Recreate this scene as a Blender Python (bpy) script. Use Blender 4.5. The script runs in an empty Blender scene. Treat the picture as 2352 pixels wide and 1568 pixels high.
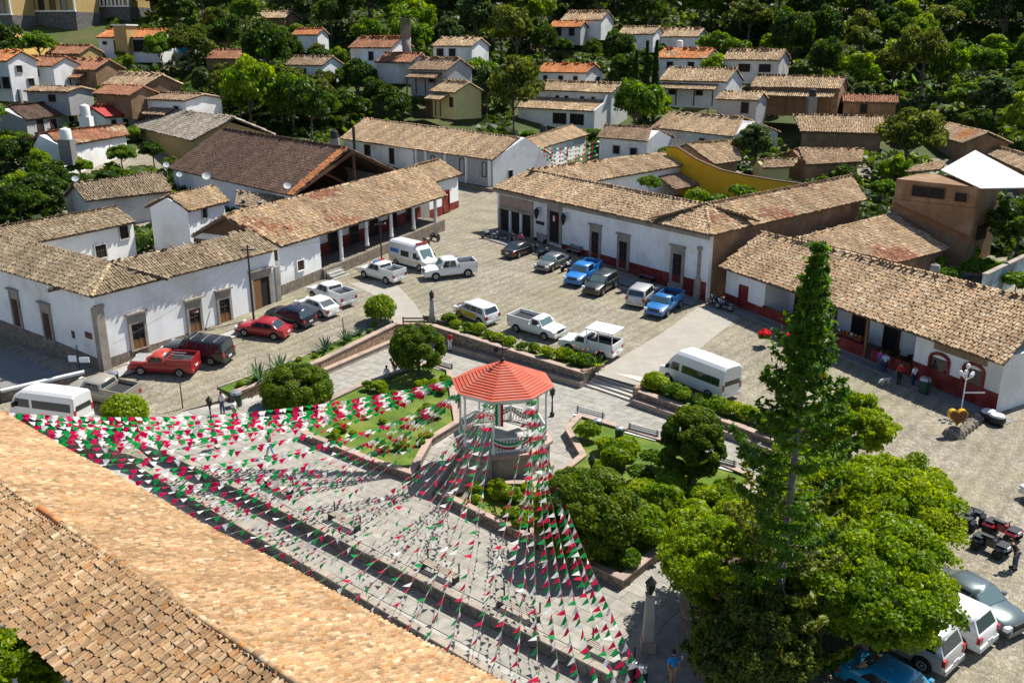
import bpy, math, random
import numpy as np
from mathutils import Vector, Matrix, geometry
random.seed(7)
RNG = np.random.default_rng(7)
R = math.radians
sc = bpy.context.scene
col = sc.collection

# ---------------------------------------------------------------- camera, world, sun
F, CX, CY, TH, CZ = 2124., 1176., 784., R(18.1), 25.0
cd = bpy.data.cameras.new('camera'); cam = bpy.data.objects.new('camera', cd); col.objects.link(cam)
cd.sensor_width = 36.0; cd.lens = 36.0 * F / 2352.0; cd.clip_start = 0.5; cd.clip_end = 3000
cam.location = (0, 0, CZ); cam.rotation_euler = (math.pi / 2 - TH, 0, 0); sc.camera = cam

SUN_AZ, SUN_EL = R(52), R(57)
SUNV = Vector((math.sin(SUN_AZ) * math.cos(SUN_EL), math.cos(SUN_AZ) * math.cos(SUN_EL), math.sin(SUN_EL)))
w = bpy.data.worlds.new('World'); sc.world = w; w.use_nodes = True
nt = w.node_tree; nt.nodes.clear()
sky = nt.nodes.new('ShaderNodeTexSky'); sky.sky_type = 'NISHITA'; sky.sun_disc = False
sky.sun_elevation = SUN_EL; sky.sun_rotation = SUN_AZ; sky.altitude = 1500
bg = nt.nodes.new('ShaderNodeBackground'); bg.inputs[1].default_value = 0.082
wo = nt.nodes.new('ShaderNodeOutputWorld')
nt.links.new(sky.outputs[0], bg.inputs[0]); nt.links.new(bg.outputs[0], wo.inputs[0])
ld = bpy.data.lights.new('sun', 'SUN'); ld.energy = 4.6; ld.angle = R(0.53); ld.color = (1.0, 0.95, 0.86)
sun = bpy.data.objects.new('sun', ld); col.objects.link(sun); sun.location = (60, 60, 120)
sun.rotation_euler = SUNV.to_track_quat('Z', 'Y').to_euler()
vs = sc.view_settings
vs.view_transform = 'Standard'; vs.look = 'None'; vs.gamma = 1.0; vs.use_curve_mapping = False; vs.exposure = 0.78

# ---------------------------------------------------------------- pixels (of the 2352 px wide photograph) to places
def ray(px, py):
    a = (px - CX) / F; b = -(py - CY) / F
    return Vector((a, b * math.sin(TH) + math.cos(TH), b * math.cos(TH) - math.sin(TH)))
CAMP = Vector((0, 0, CZ))
def at(px, py, z=0.0):
    d = ray(px, py); return CAMP + d * ((z - CZ) / d.z)
def aty(px, py, Y):
    d = ray(px, py); return CAMP + d * (Y / d.y)
def proj(p):
    x, y, z = p[0], p[1], p[2] - CZ
    f = y * math.cos(TH) - z * math.sin(TH); u = y * math.sin(TH) + z * math.cos(TH)
    return CX + F * x / f, CY - F * u / f, F / f
def hit_plane(px, py, p0, n):
    d = ray(px, py); return CAMP + d * ((p0 - CAMP).dot(n) / d.dot(n))

# ---------------------------------------------------------------- materials
M = {}
def mat(name, c, rough=0.85, c2=None, scale=3.0, bump=0.0, bscale=None, metal=0.0, spec=0.35, detail=5, c3=None, s3=0.4, contrast=(0.3, 0.7), coat=0.0):
    m = bpy.data.materials.new(name); m.use_nodes = True; t = m.node_tree; b = t.nodes['Principled BSDF']
    b.inputs['Roughness'].default_value = rough; b.inputs['Metallic'].default_value = metal
    b.inputs['Specular IOR Level'].default_value = spec
    if coat: b.inputs['Coat Weight'].default_value = coat; b.inputs['Coat Roughness'].default_value = 0.05
    b.inputs['Base Color'].default_value = (*c, 1)
    if c2 or bump:
        tc = t.nodes.new('ShaderNodeTexCoord')
        geo = t.nodes.new('ShaderNodeNewGeometry')
        src = geo.outputs['Position']
    if c2:
        n = t.nodes.new('ShaderNodeTexNoise'); n.inputs['Scale'].default_value = scale; n.inputs['Detail'].default_value = detail; n.inputs['Roughness'].default_value = 0.65
        t.links.new(src, n.inputs['Vector'])
        r = t.nodes.new('ShaderNodeValToRGB'); r.color_ramp.elements[0].position = contrast[0]; r.color_ramp.elements[1].position = contrast[1]
        r.color_ramp.elements[0].color = (*c, 1); r.color_ramp.elements[1].color = (*c2, 1)
        t.links.new(n.outputs[0], r.inputs[0]); out = r.outputs[0]
        if c3:
            n3 = t.nodes.new('ShaderNodeTexNoise'); n3.inputs['Scale'].default_value = s3; n3.inputs['Detail'].default_value = 4
            t.links.new(src, n3.inputs['Vector'])
            r3 = t.nodes.new('ShaderNodeValToRGB'); r3.color_ramp.elements[0].position = 0.48; r3.color_ramp.elements[1].position = 0.68
            r3.color_ramp.elements[0].color = (0, 0, 0, 1); r3.color_ramp.elements[1].color = (1, 1, 1, 1)
            t.links.new(n3.outputs[0], r3.inputs[0])
            mx = t.nodes.new('ShaderNodeMix'); mx.data_type = 'RGBA'; mx.inputs[7].default_value = (*c3, 1)
            t.links.new(r3.outputs[0], mx.inputs[0]); t.links.new(out, mx.inputs[6]); out = mx.outputs[2]
        t.links.new(out, b.inputs['Base Color'])
    if bump:
        nb = t.nodes.new('ShaderNodeTexNoise'); nb.inputs['Scale'].default_value = bscale or scale * 4; nb.inputs['Detail'].default_value = 6
        t.links.new(src, nb.inputs['Vector'])
        bp = t.nodes.new('ShaderNodeBump'); bp.inputs['Strength'].default_value = bump; bp.inputs['Distance'].default_value = 0.05
        t.links.new(nb.outputs[0], bp.inputs['Height']); t.links.new(bp.outputs[0], b.inputs['Normal'])
    M[name] = m
    return m

def attr_mat(name, rough=0.9, trans=0.0, obj=False, noise=0.0, spec=0.25, nscale=9.0):
    """colour from the mesh's own per-piece colours (or the object's colour)"""
    m = bpy.data.materials.new(name); m.use_nodes = True; t = m.node_tree; b = t.nodes['Principled BSDF']
    b.inputs['Roughness'].default_value = rough; b.inputs['Specular IOR Level'].default_value = spec
    if obj:
        a = t.nodes.new('ShaderNodeObjectInfo'); out = a.outputs['Color']
    else:
        a = t.nodes.new('ShaderNodeVertexColor'); a.layer_name = 'Col'; out = a.outputs[0]
    if noise:
        g = t.nodes.new('ShaderNodeNewGeometry'); n = t.nodes.new('ShaderNodeTexNoise'); n.inputs['Scale'].default_value = nscale; n.inputs['Detail'].default_value = 4
        t.links.new(g.outputs['Position'], n.inputs['Vector'])
        mr = t.nodes.new('ShaderNodeMapRange'); mr.inputs[1].default_value = 0.3; mr.inputs[2].default_value = 0.7
        mr.inputs[3].default_value = 1 - noise; mr.inputs[4].default_value = 1 + noise * 0.6
        t.links.new(n.outputs[0], mr.inputs[0])
        mx = t.nodes.new('ShaderNodeMix'); mx.data_type = 'RGBA'; mx.blend_type = 'MULTIPLY'; mx.inputs[0].default_value = 1.0
        t.links.new(out, mx.inputs[6]); t.links.new(mr.outputs[0], mx.inputs[7]); out = mx.outputs[2]
    t.links.new(out, b.inputs['Base Color'])
    if trans:
        tr = t.nodes.new('ShaderNodeBsdfTranslucent'); ms = t.nodes.new('ShaderNodeMixShader'); ms.inputs[0].default_value = trans
        hs = t.nodes.new('ShaderNodeHueSaturation'); hs.inputs['Hue'].default_value = 0.485; hs.inputs['Saturation'].default_value = 1.1; hs.inputs['Value'].default_value = 1.35
        t.links.new(out, hs.inputs['Color']); t.links.new(hs.outputs[0], tr.inputs[0])
        t.links.new(b.outputs[0], ms.inputs[1]); t.links.new(tr.outputs[0], ms.inputs[2])
        t.links.new(ms.outputs[0], t.nodes['Material Output'].inputs[0])
    M[name] = m
    return m

attr_mat('tile', 0.92, noise=0.25); attr_mat('tile_one', 0.92, obj=True, noise=0.25)
attr_mat('leaf', 0.5, trans=0.5, spec=0.3); attr_mat('slab', 0.9, noise=0.22, nscale=2.0); attr_mat('slab_one', 0.9, obj=True, noise=0.22, nscale=2.0)
attr_mat('flag_cloth', 0.75, obj=True, trans=0.5)
mat('plaster', (0.83, 0.83, 0.83), 0.9, (0.77, 0.77, 0.76), 0.9, bump=0.12, bscale=14, c3=(0.62, 0.61, 0.57), s3=0.28, contrast=(0.35, 0.75))
mat('plaster_old', (0.66, 0.65, 0.62), 0.9, (0.50, 0.48, 0.45), 0.8, bump=0.2, bscale=12, c3=(0.36, 0.34, 0.31), s3=0.35)
mat('plaster_grey', (0.42, 0.42, 0.42), 0.9, (0.33, 0.33, 0.34), 1.1, bump=0.15)
mat('redbrick', (0.30, 0.10, 0.05), 0.9, (0.22, 0.08, 0.045), 4, bump=0.3)
mat('red_paint', (0.20, 0.018, 0.014), 0.8, (0.14, 0.014, 0.012), 1.5, bump=0.08, c3=(0.24, 0.05, 0.04), s3=0.8)
mat('yellow_wall', (0.60, 0.36, 0.012), 0.85, (0.52, 0.30, 0.012), 0.8, bump=0.1)
mat('ochre_wall', (0.46, 0.33, 0.13), 0.9, (0.38, 0.27, 0.11), 0.7, bump=0.1)
mat('pale_yellow', (0.50, 0.47, 0.22), 0.9, (0.42, 0.39, 0.19), 0.7)
mat('adobe', (0.26, 0.155, 0.085), 0.95, (0.19, 0.11, 0.06), 1.3, bump=0.35, bscale=8, c3=(0.31, 0.20, 0.12), s3=0.5)
mat('adobe_dark', (0.14, 0.085, 0.05), 0.95, (0.10, 0.06, 0.04), 1.3, bump=0.3, bscale=8)
mat('concrete', (0.40, 0.39, 0.36), 0.9, (0.32, 0.31, 0.28), 1.2, bump=0.15, c3=(0.27, 0.26, 0.24), s3=0.6)
mat('lane', (0.36, 0.335, 0.285), 0.9, (0.29, 0.27, 0.23), 1.4, bump=0.3, bscale=9, c3=(0.30, 0.28, 0.24), s3=0.5)
mat('step_stone', (0.52, 0.49, 0.43), 0.9, (0.45, 0.42, 0.37), 1.4, bump=0.15)
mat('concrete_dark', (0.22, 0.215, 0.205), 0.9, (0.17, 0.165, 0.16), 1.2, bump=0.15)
mat('cantera', (0.36, 0.31, 0.25), 0.9, (0.26, 0.23, 0.19), 2.2, bump=0.25, c3=(0.20, 0.18, 0.16), s3=0.9)
mat('cantera_pink', (0.42, 0.30, 0.24), 0.9, (0.33, 0.25, 0.20), 1.8, bump=0.25, c3=(0.25, 0.21, 0.18), s3=0.9)
mat('wood', (0.10, 0.045, 0.02), 0.7, (0.06, 0.03, 0.015), 6, bump=0.2)
mat('wood_light', (0.24, 0.11, 0.04), 0.7, (0.16, 0.075, 0.03), 5, bump=0.2)
mat('dark_void', (0.018, 0.016, 0.015), 0.9)  # near-black panels painted in place of the shaded depth behind openings
mat('dark_glass', (0.015, 0.02, 0.024), 0.08, spec=0.7)
mat('glass_tint', (0.03, 0.05, 0.055), 0.06, spec=0.8)
mat('windscreen', (0.10, 0.16, 0.16), 0.05, spec=0.9)
mat('iron', (0.03, 0.032, 0.034), 0.5, metal=0.5)
mat('steel', (0.45, 0.46, 0.47), 0.4, metal=0.8)
mat('rubber', (0.018, 0.018, 0.019), 0.85)
mat('roof_deck', (0.13, 0.095, 0.07), 0.95, (0.085, 0.06, 0.045), 2.0)  # dark brown stands in for the shade in the channels between tiles
mat('white_sheet', (0.66, 0.67, 0.68), 0.6, (0.58, 0.59, 0.60), 0.8, c3=(0.52, 0.52, 0.50), s3=0.5)
mat('red_sheet', (0.36, 0.03, 0.025), 0.55, (0.28, 0.03, 0.025), 1.0)
mat('orange_roof', (0.52, 0.14, 0.05), 0.85, (0.42, 0.12, 0.05), 2.0)
mat('kiosk_red', (0.50, 0.085, 0.04), 0.6, (0.40, 0.08, 0.045), 1.2, c3=(0.44, 0.12, 0.075), s3=1.1)
mat('white_paint', (0.80, 0.80, 0.79), 0.5, (0.72, 0.72, 0.71), 2.0)
mat('soil', (0.12, 0.08, 0.05), 0.95, (0.07, 0.05, 0.035), 3, bump=0.4)
mat('bark', (0.16, 0.13, 0.105), 0.95, (0.09, 0.075, 0.06), 6, bump=0.5)
mat('bark_pale', (0.30, 0.27, 0.23), 0.95, (0.17, 0.15, 0.13), 6, bump=0.4)
mat('skin', (0.34, 0.19, 0.12), 0.6); mat('hair', (0.015, 0.012, 0.01), 0.6)
mat('lawn', (0.10, 0.17, 0.012), 0.95, (0.055, 0.10, 0.012), 1.6, bump=0.6, bscale=30, c3=(0.16, 0.19, 0.03), s3=0.7)
mat('tank_white', (0.75, 0.74, 0.70), 0.6); mat('tank_black', (0.02, 0.02, 0.022), 0.5); mat('tank_blue', (0.03, 0.25, 0.42), 0.5)

def streaks(m, c, lo=0.52, hi=0.8, amt=0.55, sx=1.3, sz=0.16):
    """rain streaks and damp marks running down a wall"""
    t = M[m].node_tree; b = t.nodes['Principled BSDF']; src = b.inputs['Base Color'].links[0].from_socket; g = t.nodes.new('ShaderNodeNewGeometry'); mp = t.nodes.new('ShaderNodeMapping'); mp.inputs['Scale'].default_value = (sx, sx, sz)
    t.links.new(g.outputs['Position'], mp.inputs[0]); n = t.nodes.new('ShaderNodeTexNoise'); n.inputs['Scale'].default_value = 1.0; n.inputs['Detail'].default_value = 7; n.inputs['Roughness'].default_value = 0.7; t.links.new(mp.outputs[0], n.inputs['Vector'])
    mr = t.nodes.new('ShaderNodeMapRange'); mr.inputs[1].default_value = lo; mr.inputs[2].default_value = hi; mr.inputs[4].default_value = amt; t.links.new(n.outputs[0], mr.inputs[0])
    mx = t.nodes.new('ShaderNodeMix'); mx.data_type = 'RGBA'; mx.inputs[7].default_value = (*c, 1); t.links.new(mr.outputs[0], mx.inputs[0]); t.links.new(src, mx.inputs[6]); t.links.new(mx.outputs[2], b.inputs['Base Color'])
streaks('plaster', (0.46, 0.45, 0.42), amt=0.35); streaks('adobe', (0.12, 0.075, 0.045), amt=0.7); streaks('red_paint', (0.10, 0.03, 0.03), amt=0.5); streaks('plaster_grey', (0.22, 0.21, 0.20)); streaks('ochre_wall', (0.25, 0.19, 0.10))
def stone_mat(name, c, c2, joint, scale, bump=0.6, rnd=1.0, jw=0.06, stretch=(1, 1, 1), c3=None):
    m = bpy.data.materials.new(name); m.use_nodes = True; t = m.node_tree; b = t.nodes['Principled BSDF']
    b.inputs['Roughness'].default_value = 0.9; b.inputs['Specular IOR Level'].default_value = 0.2
    g = t.nodes.new('ShaderNodeNewGeometry'); mp = t.nodes.new('ShaderNodeMapping'); mp.inputs['Scale'].default_value = stretch
    mp.inputs['Rotation'].default_value = (0, 0, R(39.5))
    t.links.new(g.outputs['Position'], mp.inputs[0])
    v1 = t.nodes.new('ShaderNodeTexVoronoi'); v1.inputs['Scale'].default_value = scale; v1.inputs['Randomness'].default_value = rnd
    v2 = t.nodes.new('ShaderNodeTexVoronoi'); v2.feature = 'DISTANCE_TO_EDGE'; v2.inputs['Scale'].default_value = scale; v2.inputs['Randomness'].default_value = rnd
    for v in (v1, v2): t.links.new(mp.outputs[0], v.inputs['Vector'])
    sp = t.nodes.new('ShaderNodeSeparateColor'); t.links.new(v1.outputs['Color'], sp.inputs[0])
    mx = t.nodes.new('ShaderNodeMix'); mx.data_type = 'RGBA'; mx.inputs[6].default_value = (*c, 1); mx.inputs[7].default_value = (*c2, 1)
    t.links.new(sp.outputs[0], mx.inputs[0])
    out = mx.outputs[2]
    n = t.nodes.new('ShaderNodeTexNoise'); n.inputs['Scale'].default_value = 0.16; n.inputs['Detail'].default_value = 6; n.inputs['Roughness'].default_value = 0.6
    t.links.new(g.outputs['Position'], n.inputs['Vector'])
    rr = t.nodes.new('ShaderNodeValToRGB'); rr.color_ramp.elements[0].position = 0.42; rr.color_ramp.elements[1].position = 0.72
    t.links.new(n.outputs[0], rr.inputs[0])
    m3 = t.nodes.new('ShaderNodeMix'); m3.data_type = 'RGBA'; m3.inputs[7].default_value = (*(c3 or c), 1)
    t.links.new(rr.outputs[0], m3.inputs[0]); t.links.new(out, m3.inputs[6]); out = m3.outputs[2]
    mr = t.nodes.new('ShaderNodeMapRange'); mr.inputs[2].default_value = jw; t.links.new(v2.outputs['Distance'], mr.inputs[0])
    mj = t.nodes.new('ShaderNodeMix'); mj.data_type = 'RGBA'; mj.inputs[6].default_value = (*joint, 1)
    t.links.new(mr.outputs[0], mj.inputs[0]); t.links.new(out, mj.inputs[7])
    t.links.new(mj.outputs[2], b.inputs['Base Color'])
    bp = t.nodes.new('ShaderNodeBump'); bp.inputs['Strength'].default_value = bump; bp.inputs['Distance'].default_value = 0.06
    t.links.new(mr.outputs[0], bp.inputs['Height']); t.links.new(bp.outputs[0], b.inputs['Normal'])
    M[name] = m
    return m
def cobble_mat():
    m = stone_mat('cobble', (0.345, 0.31, 0.24), (0.20, 0.175, 0.132), (0.165, 0.145, 0.105), 6.0, 0.5, stretch=(1, 0.75, 1), c3=(0.262, 0.24, 0.155), jw=0.06)
    t = m.node_tree; b = t.nodes['Principled BSDF']; src = b.inputs['Base Color'].links[0].from_socket; g = t.nodes.new('ShaderNodeNewGeometry'); out = src
    for ang, sc_, amt in ((39.5, 0.62, 0.11), (-48, 0.13, 0.05)):
        mp = t.nodes.new('ShaderNodeMapping'); mp.inputs['Rotation'].default_value = (0, 0, R(ang)); t.links.new(g.outputs['Position'], mp.inputs[0])
        wv_ = t.nodes.new('ShaderNodeTexWave'); wv_.inputs['Scale'].default_value = sc_ * 0.5; wv_.inputs['Distortion'].default_value = 3.5; wv_.inputs['Detail'].default_value = 3; wv_.inputs['Detail Scale'].default_value = 1.5
        t.links.new(mp.outputs[0], wv_.inputs[0])
        mr = t.nodes.new('ShaderNodeMapRange'); mr.inputs[1].default_value = 0.1; mr.inputs[2].default_value = 0.55; mr.inputs[3].default_value = 1 - amt; mr.inputs[4].default_value = 1 + amt * 0.5; t.links.new(wv_.outputs[0], mr.inputs[0])
        mx = t.nodes.new('ShaderNodeMix'); mx.data_type = 'RGBA'; mx.blend_type = 'MULTIPLY'; mx.inputs[0].default_value = 1; t.links.new(out, mx.inputs[6]); t.links.new(mr.outputs[0], mx.inputs[7]); out = mx.outputs[2]
    n = t.nodes.new('ShaderNodeTexNoise'); n.inputs['Scale'].default_value = 0.35; n.inputs['Detail'].default_value = 8; n.inputs['Roughness'].default_value = 0.7; t.links.new(g.outputs['Position'], n.inputs['Vector'])
    mr = t.nodes.new('ShaderNodeMapRange'); mr.inputs[1].default_value = 0.35; mr.inputs[2].default_value = 0.68; mr.inputs[3].default_value = 0.8; mr.inputs[4].default_value = 1.14; t.links.new(n.outputs[0], mr.inputs[0])
    mx = t.nodes.new('ShaderNodeMix'); mx.data_type = 'RGBA'; mx.blend_type = 'MULTIPLY'; mx.inputs[0].default_value = 1; t.links.new(out, mx.inputs[6]); t.links.new(mr.outputs[0], mx.inputs[7])
    t.links.new(mx.outputs[2], b.inputs['Base Color'])
cobble_mat()
stone_mat('rubble', (0.27, 0.22, 0.17), (0.17, 0.145, 0.12), (0.11, 0.095, 0.08), 2.6, 0.8, c3=(0.22, 0.19, 0.15))
stone_mat('rubble_red', (0.36, 0.24, 0.16), (0.25, 0.17, 0.12), (0.16, 0.12, 0.09), 2.4, 0.8, c3=(0.33, 0.26, 0.18))
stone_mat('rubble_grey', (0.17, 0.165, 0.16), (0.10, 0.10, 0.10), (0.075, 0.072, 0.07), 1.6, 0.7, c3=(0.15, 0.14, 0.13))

# ---------------------------------------------------------------- mesh helpers
WL = {}
class Fr:
    """upright frame: u runs along a front, n points away behind it"""
    def __init__(s, o, u):
        s.o = Vector((o[0], o[1], 0)); s.u = Vector((u[0], u[1], 0)).normalized(); s.n = Vector((-s.u.y, s.u.x, 0))
    def P(s, a, b, z): return s.o + s.u * a + s.n * b + Vector((0, 0, z))
class MB:
    def __init__(s): s.v = []; s.f = []; s.c = None
    def q(s, *pts):
        i = len(s.v); s.v += [tuple(p) for p in pts]; s.f.append(tuple(range(i, i + len(pts)))); return s
    def hexa(s, b, t):
        """closed solid between a bottom ring and a top ring (same count, counter-clockwise from above)"""
        i = len(s.v); n = len(b); s.v += [tuple(p) for p in b] + [tuple(p) for p in t]
        s.f.append(tuple(range(i + n - 1, i - 1, -1))); s.f.append(tuple(range(i + n, i + 2 * n)))
        for k in range(n):
            k2 = (k + 1) % n; s.f.append((i + k, i + k2, i + n + k2, i + n + k))
        return s
    def fb(s, fr, a0, a1, b0, b1, z0, z1):
        r = [(a0, b0), (a1, b0), (a1, b1), (a0, b1)]
        return s.hexa([fr.P(a, b, z0) for a, b in r], [fr.P(a, b, z1) for a, b in r])
    def box(s, x0, x1, y0, y1, z0, z1, tx=0, ty=0):
        r = [(x0, y0), (x1, y0), (x1, y1), (x0, y1)]; t = [(x0 + tx, y0 + ty), (x1 - tx, y0 + ty), (x1 - tx, y1 - ty), (x0 + tx, y1 - ty)]
        return s.hexa([(a, b, z0) for a, b in r], [(a, b, z1) for a, b in t])
    def prism(s, poly, z0, z1):
        p = [Vector((a[0], a[1])) for a in poly]
        ar = sum(p[i].x * p[(i + 1) % len(p)].y - p[(i + 1) % len(p)].x * p[i].y for i in range(len(p)))
        if ar < 0: p = p[::-1]
        return s.hexa([(a.x, a.y, z0) for a in p], [(a.x, a.y, z1) for a in p])
    def tube(s, p0, p1, r0, r1=None, n=8, cap=True):
        p0 = Vector(p0); p1 = Vector(p1); r1 = r0 if r1 is None else r1
        d = (p1 - p0).normalized(); a = d.orthogonal().normalized(); b = d.cross(a)
        ri = lambda p, r: [p + (a * math.cos(2 * math.pi * k / n) + b * math.sin(2 * math.pi * k / n)) * r for k in range(n)]
        return s.hexa(ri(p0, r0), ri(p1, r1))
    def path(s, pts, r, n=5):
        for i in range(len(pts) - 1): s.tube(pts[i], pts[i + 1], r, r, n)
        return s
    def lathe(s, prof, c=(0, 0, 0), n=12):
        i = len(s.v); c = Vector(c)
        for r, z in prof:
            for k in range(n): s.v.append(tuple(c + Vector((r * math.cos(2 * math.pi * k / n), r * math.sin(2 * math.pi * k / n), z))))
        for j in range(len(prof) - 1):
            for k in range(n):
                k2 = (k + 1) % n; s.f.append((i + j * n + k, i + j * n + k2, i + (j + 1) * n + k2, i + (j + 1) * n + k))
        s.f.append(tuple(range(i + n - 1, i - 1, -1))); j = len(prof) - 1; s.f.append(tuple(range(i + j * n, i + j * n + n)))
        return s
    def build(s, name, m, parent=None, smooth=False):
        return mesh_obj(name, s.v, s.f, m, parent, smooth)
def mesh_obj(name, v, f, m, parent=None, smooth=False, colors=None, kind=None):
    me = bpy.data.meshes.new(name); off = WL.get(parent.name, Vector((0, 0, 0))) if parent else Vector((0, 0, 0))
    va = np.asarray(v, dtype=np.float32).reshape(-1, 3) - np.array(off, dtype=np.float32)
    if isinstance(f, np.ndarray):
        nf, k = f.shape
        me.vertices.add(len(va)); me.vertices.foreach_set('co', va.ravel())
        me.loops.add(nf * k); me.loops.foreach_set('vertex_index', f.astype(np.int32).ravel())
        me.polygons.add(nf); me.polygons.foreach_set('loop_start', np.arange(0, nf * k, k, dtype=np.int32))
        me.update(calc_edges=True)
    else:
        me.from_pydata(va.tolist(), [], f)
    if colors is not None:
        ca = me.color_attributes.new('Col', 'FLOAT_COLOR', 'POINT')
        c = np.ones((len(va), 4), dtype=np.float32); c[:, :3] = colors; ca.data.foreach_set('color', c.ravel())
    me.validate()
    if smooth: me.polygons.foreach_set('use_smooth', np.ones(len(me.polygons), dtype=bool))
    me.materials.append(M[m] if isinstance(m, str) else m)
    o = bpy.data.objects.new(name, me); col.objects.link(o)
    if parent: o.parent = parent; WL[o.name] = off
    if kind: o['kind'] = kind
    return o
def thing(name, label, cat, loc=(0, 0, 0), group=None):
    o = bpy.data.objects.new(name, None); col.objects.link(o); o.empty_display_size = 0.3; o.location = loc; WL[o.name] = Vector(loc)
    o['label'] = label; o['category'] = cat
    if group: o['group'] = group
    return o
def tag(o, label, cat, group=None):
    o['label'] = label; o['category'] = cat
    if group: o['group'] = group
    return o
def copy_tree(o, parent=None):
    c = o.copy(); col.objects.link(c); c.parent = parent
    for ch in o.children: copy_tree(ch, c)
    return c

# ---------------------------------------------------------------- clay roof tiles, each one a half-round piece
PAL = {
    'tan': [(0.43, 0.30, 0.17), (0.35, 0.23, 0.13), (0.29, 0.185, 0.105), (0.50, 0.38, 0.24), (0.24, 0.16, 0.095), (0.40, 0.245, 0.13), (0.47, 0.33, 0.19), (0.54, 0.44, 0.31)],
    'brown': [(0.29, 0.19, 0.12), (0.22, 0.15, 0.10), (0.34, 0.23, 0.14), (0.17, 0.12, 0.085), (0.38, 0.28, 0.18), (0.26, 0.15, 0.09)],
    'mossy': [(0.25, 0.19, 0.12), (0.20, 0.155, 0.10), (0.30, 0.23, 0.14), (0.16, 0.12, 0.08), (0.36, 0.28, 0.18), (0.23, 0.16, 0.10), (0.42, 0.33, 0.22)],
    'dark': [(0.10, 0.062, 0.045), (0.085, 0.052, 0.04), (0.125, 0.075, 0.05), (0.07, 0.045, 0.035), (0.15, 0.095, 0.065)],
    'orange': [(0.52, 0.19, 0.065), (0.45, 0.15, 0.05), (0.56, 0.24, 0.09), (0.40, 0.17, 0.07)],
    'grey': [(0.30, 0.25, 0.19), (0.23, 0.19, 0.15), (0.37, 0.32, 0.25), (0.17, 0.14, 0.11), (0.43, 0.38, 0.31)],
    'gold': [(0.423, 0.262, 0.129), (0.368, 0.219, 0.101), (0.478, 0.323, 0.179), (0.304, 0.176, 0.082), (0.442, 0.288, 0.160), (0.368, 0.176, 0.066), (0.276, 0.181, 0.098), (0.534, 0.396, 0.250), (0.221, 0.142, 0.078)],
    'redbrown': [(0.34, 0.15, 0.08), (0.28, 0.12, 0.07), (0.38, 0.19, 0.10), (0.24, 0.11, 0.065)],
}
def plane_axes(eL, eR, up):
    u = (eR - eL).normalized(); v = (up - eL); v = (v - u * v.dot(u)).normalized(); n = u.cross(v)
    if n.z < 0: n = -n
    return u, v, n
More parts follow.
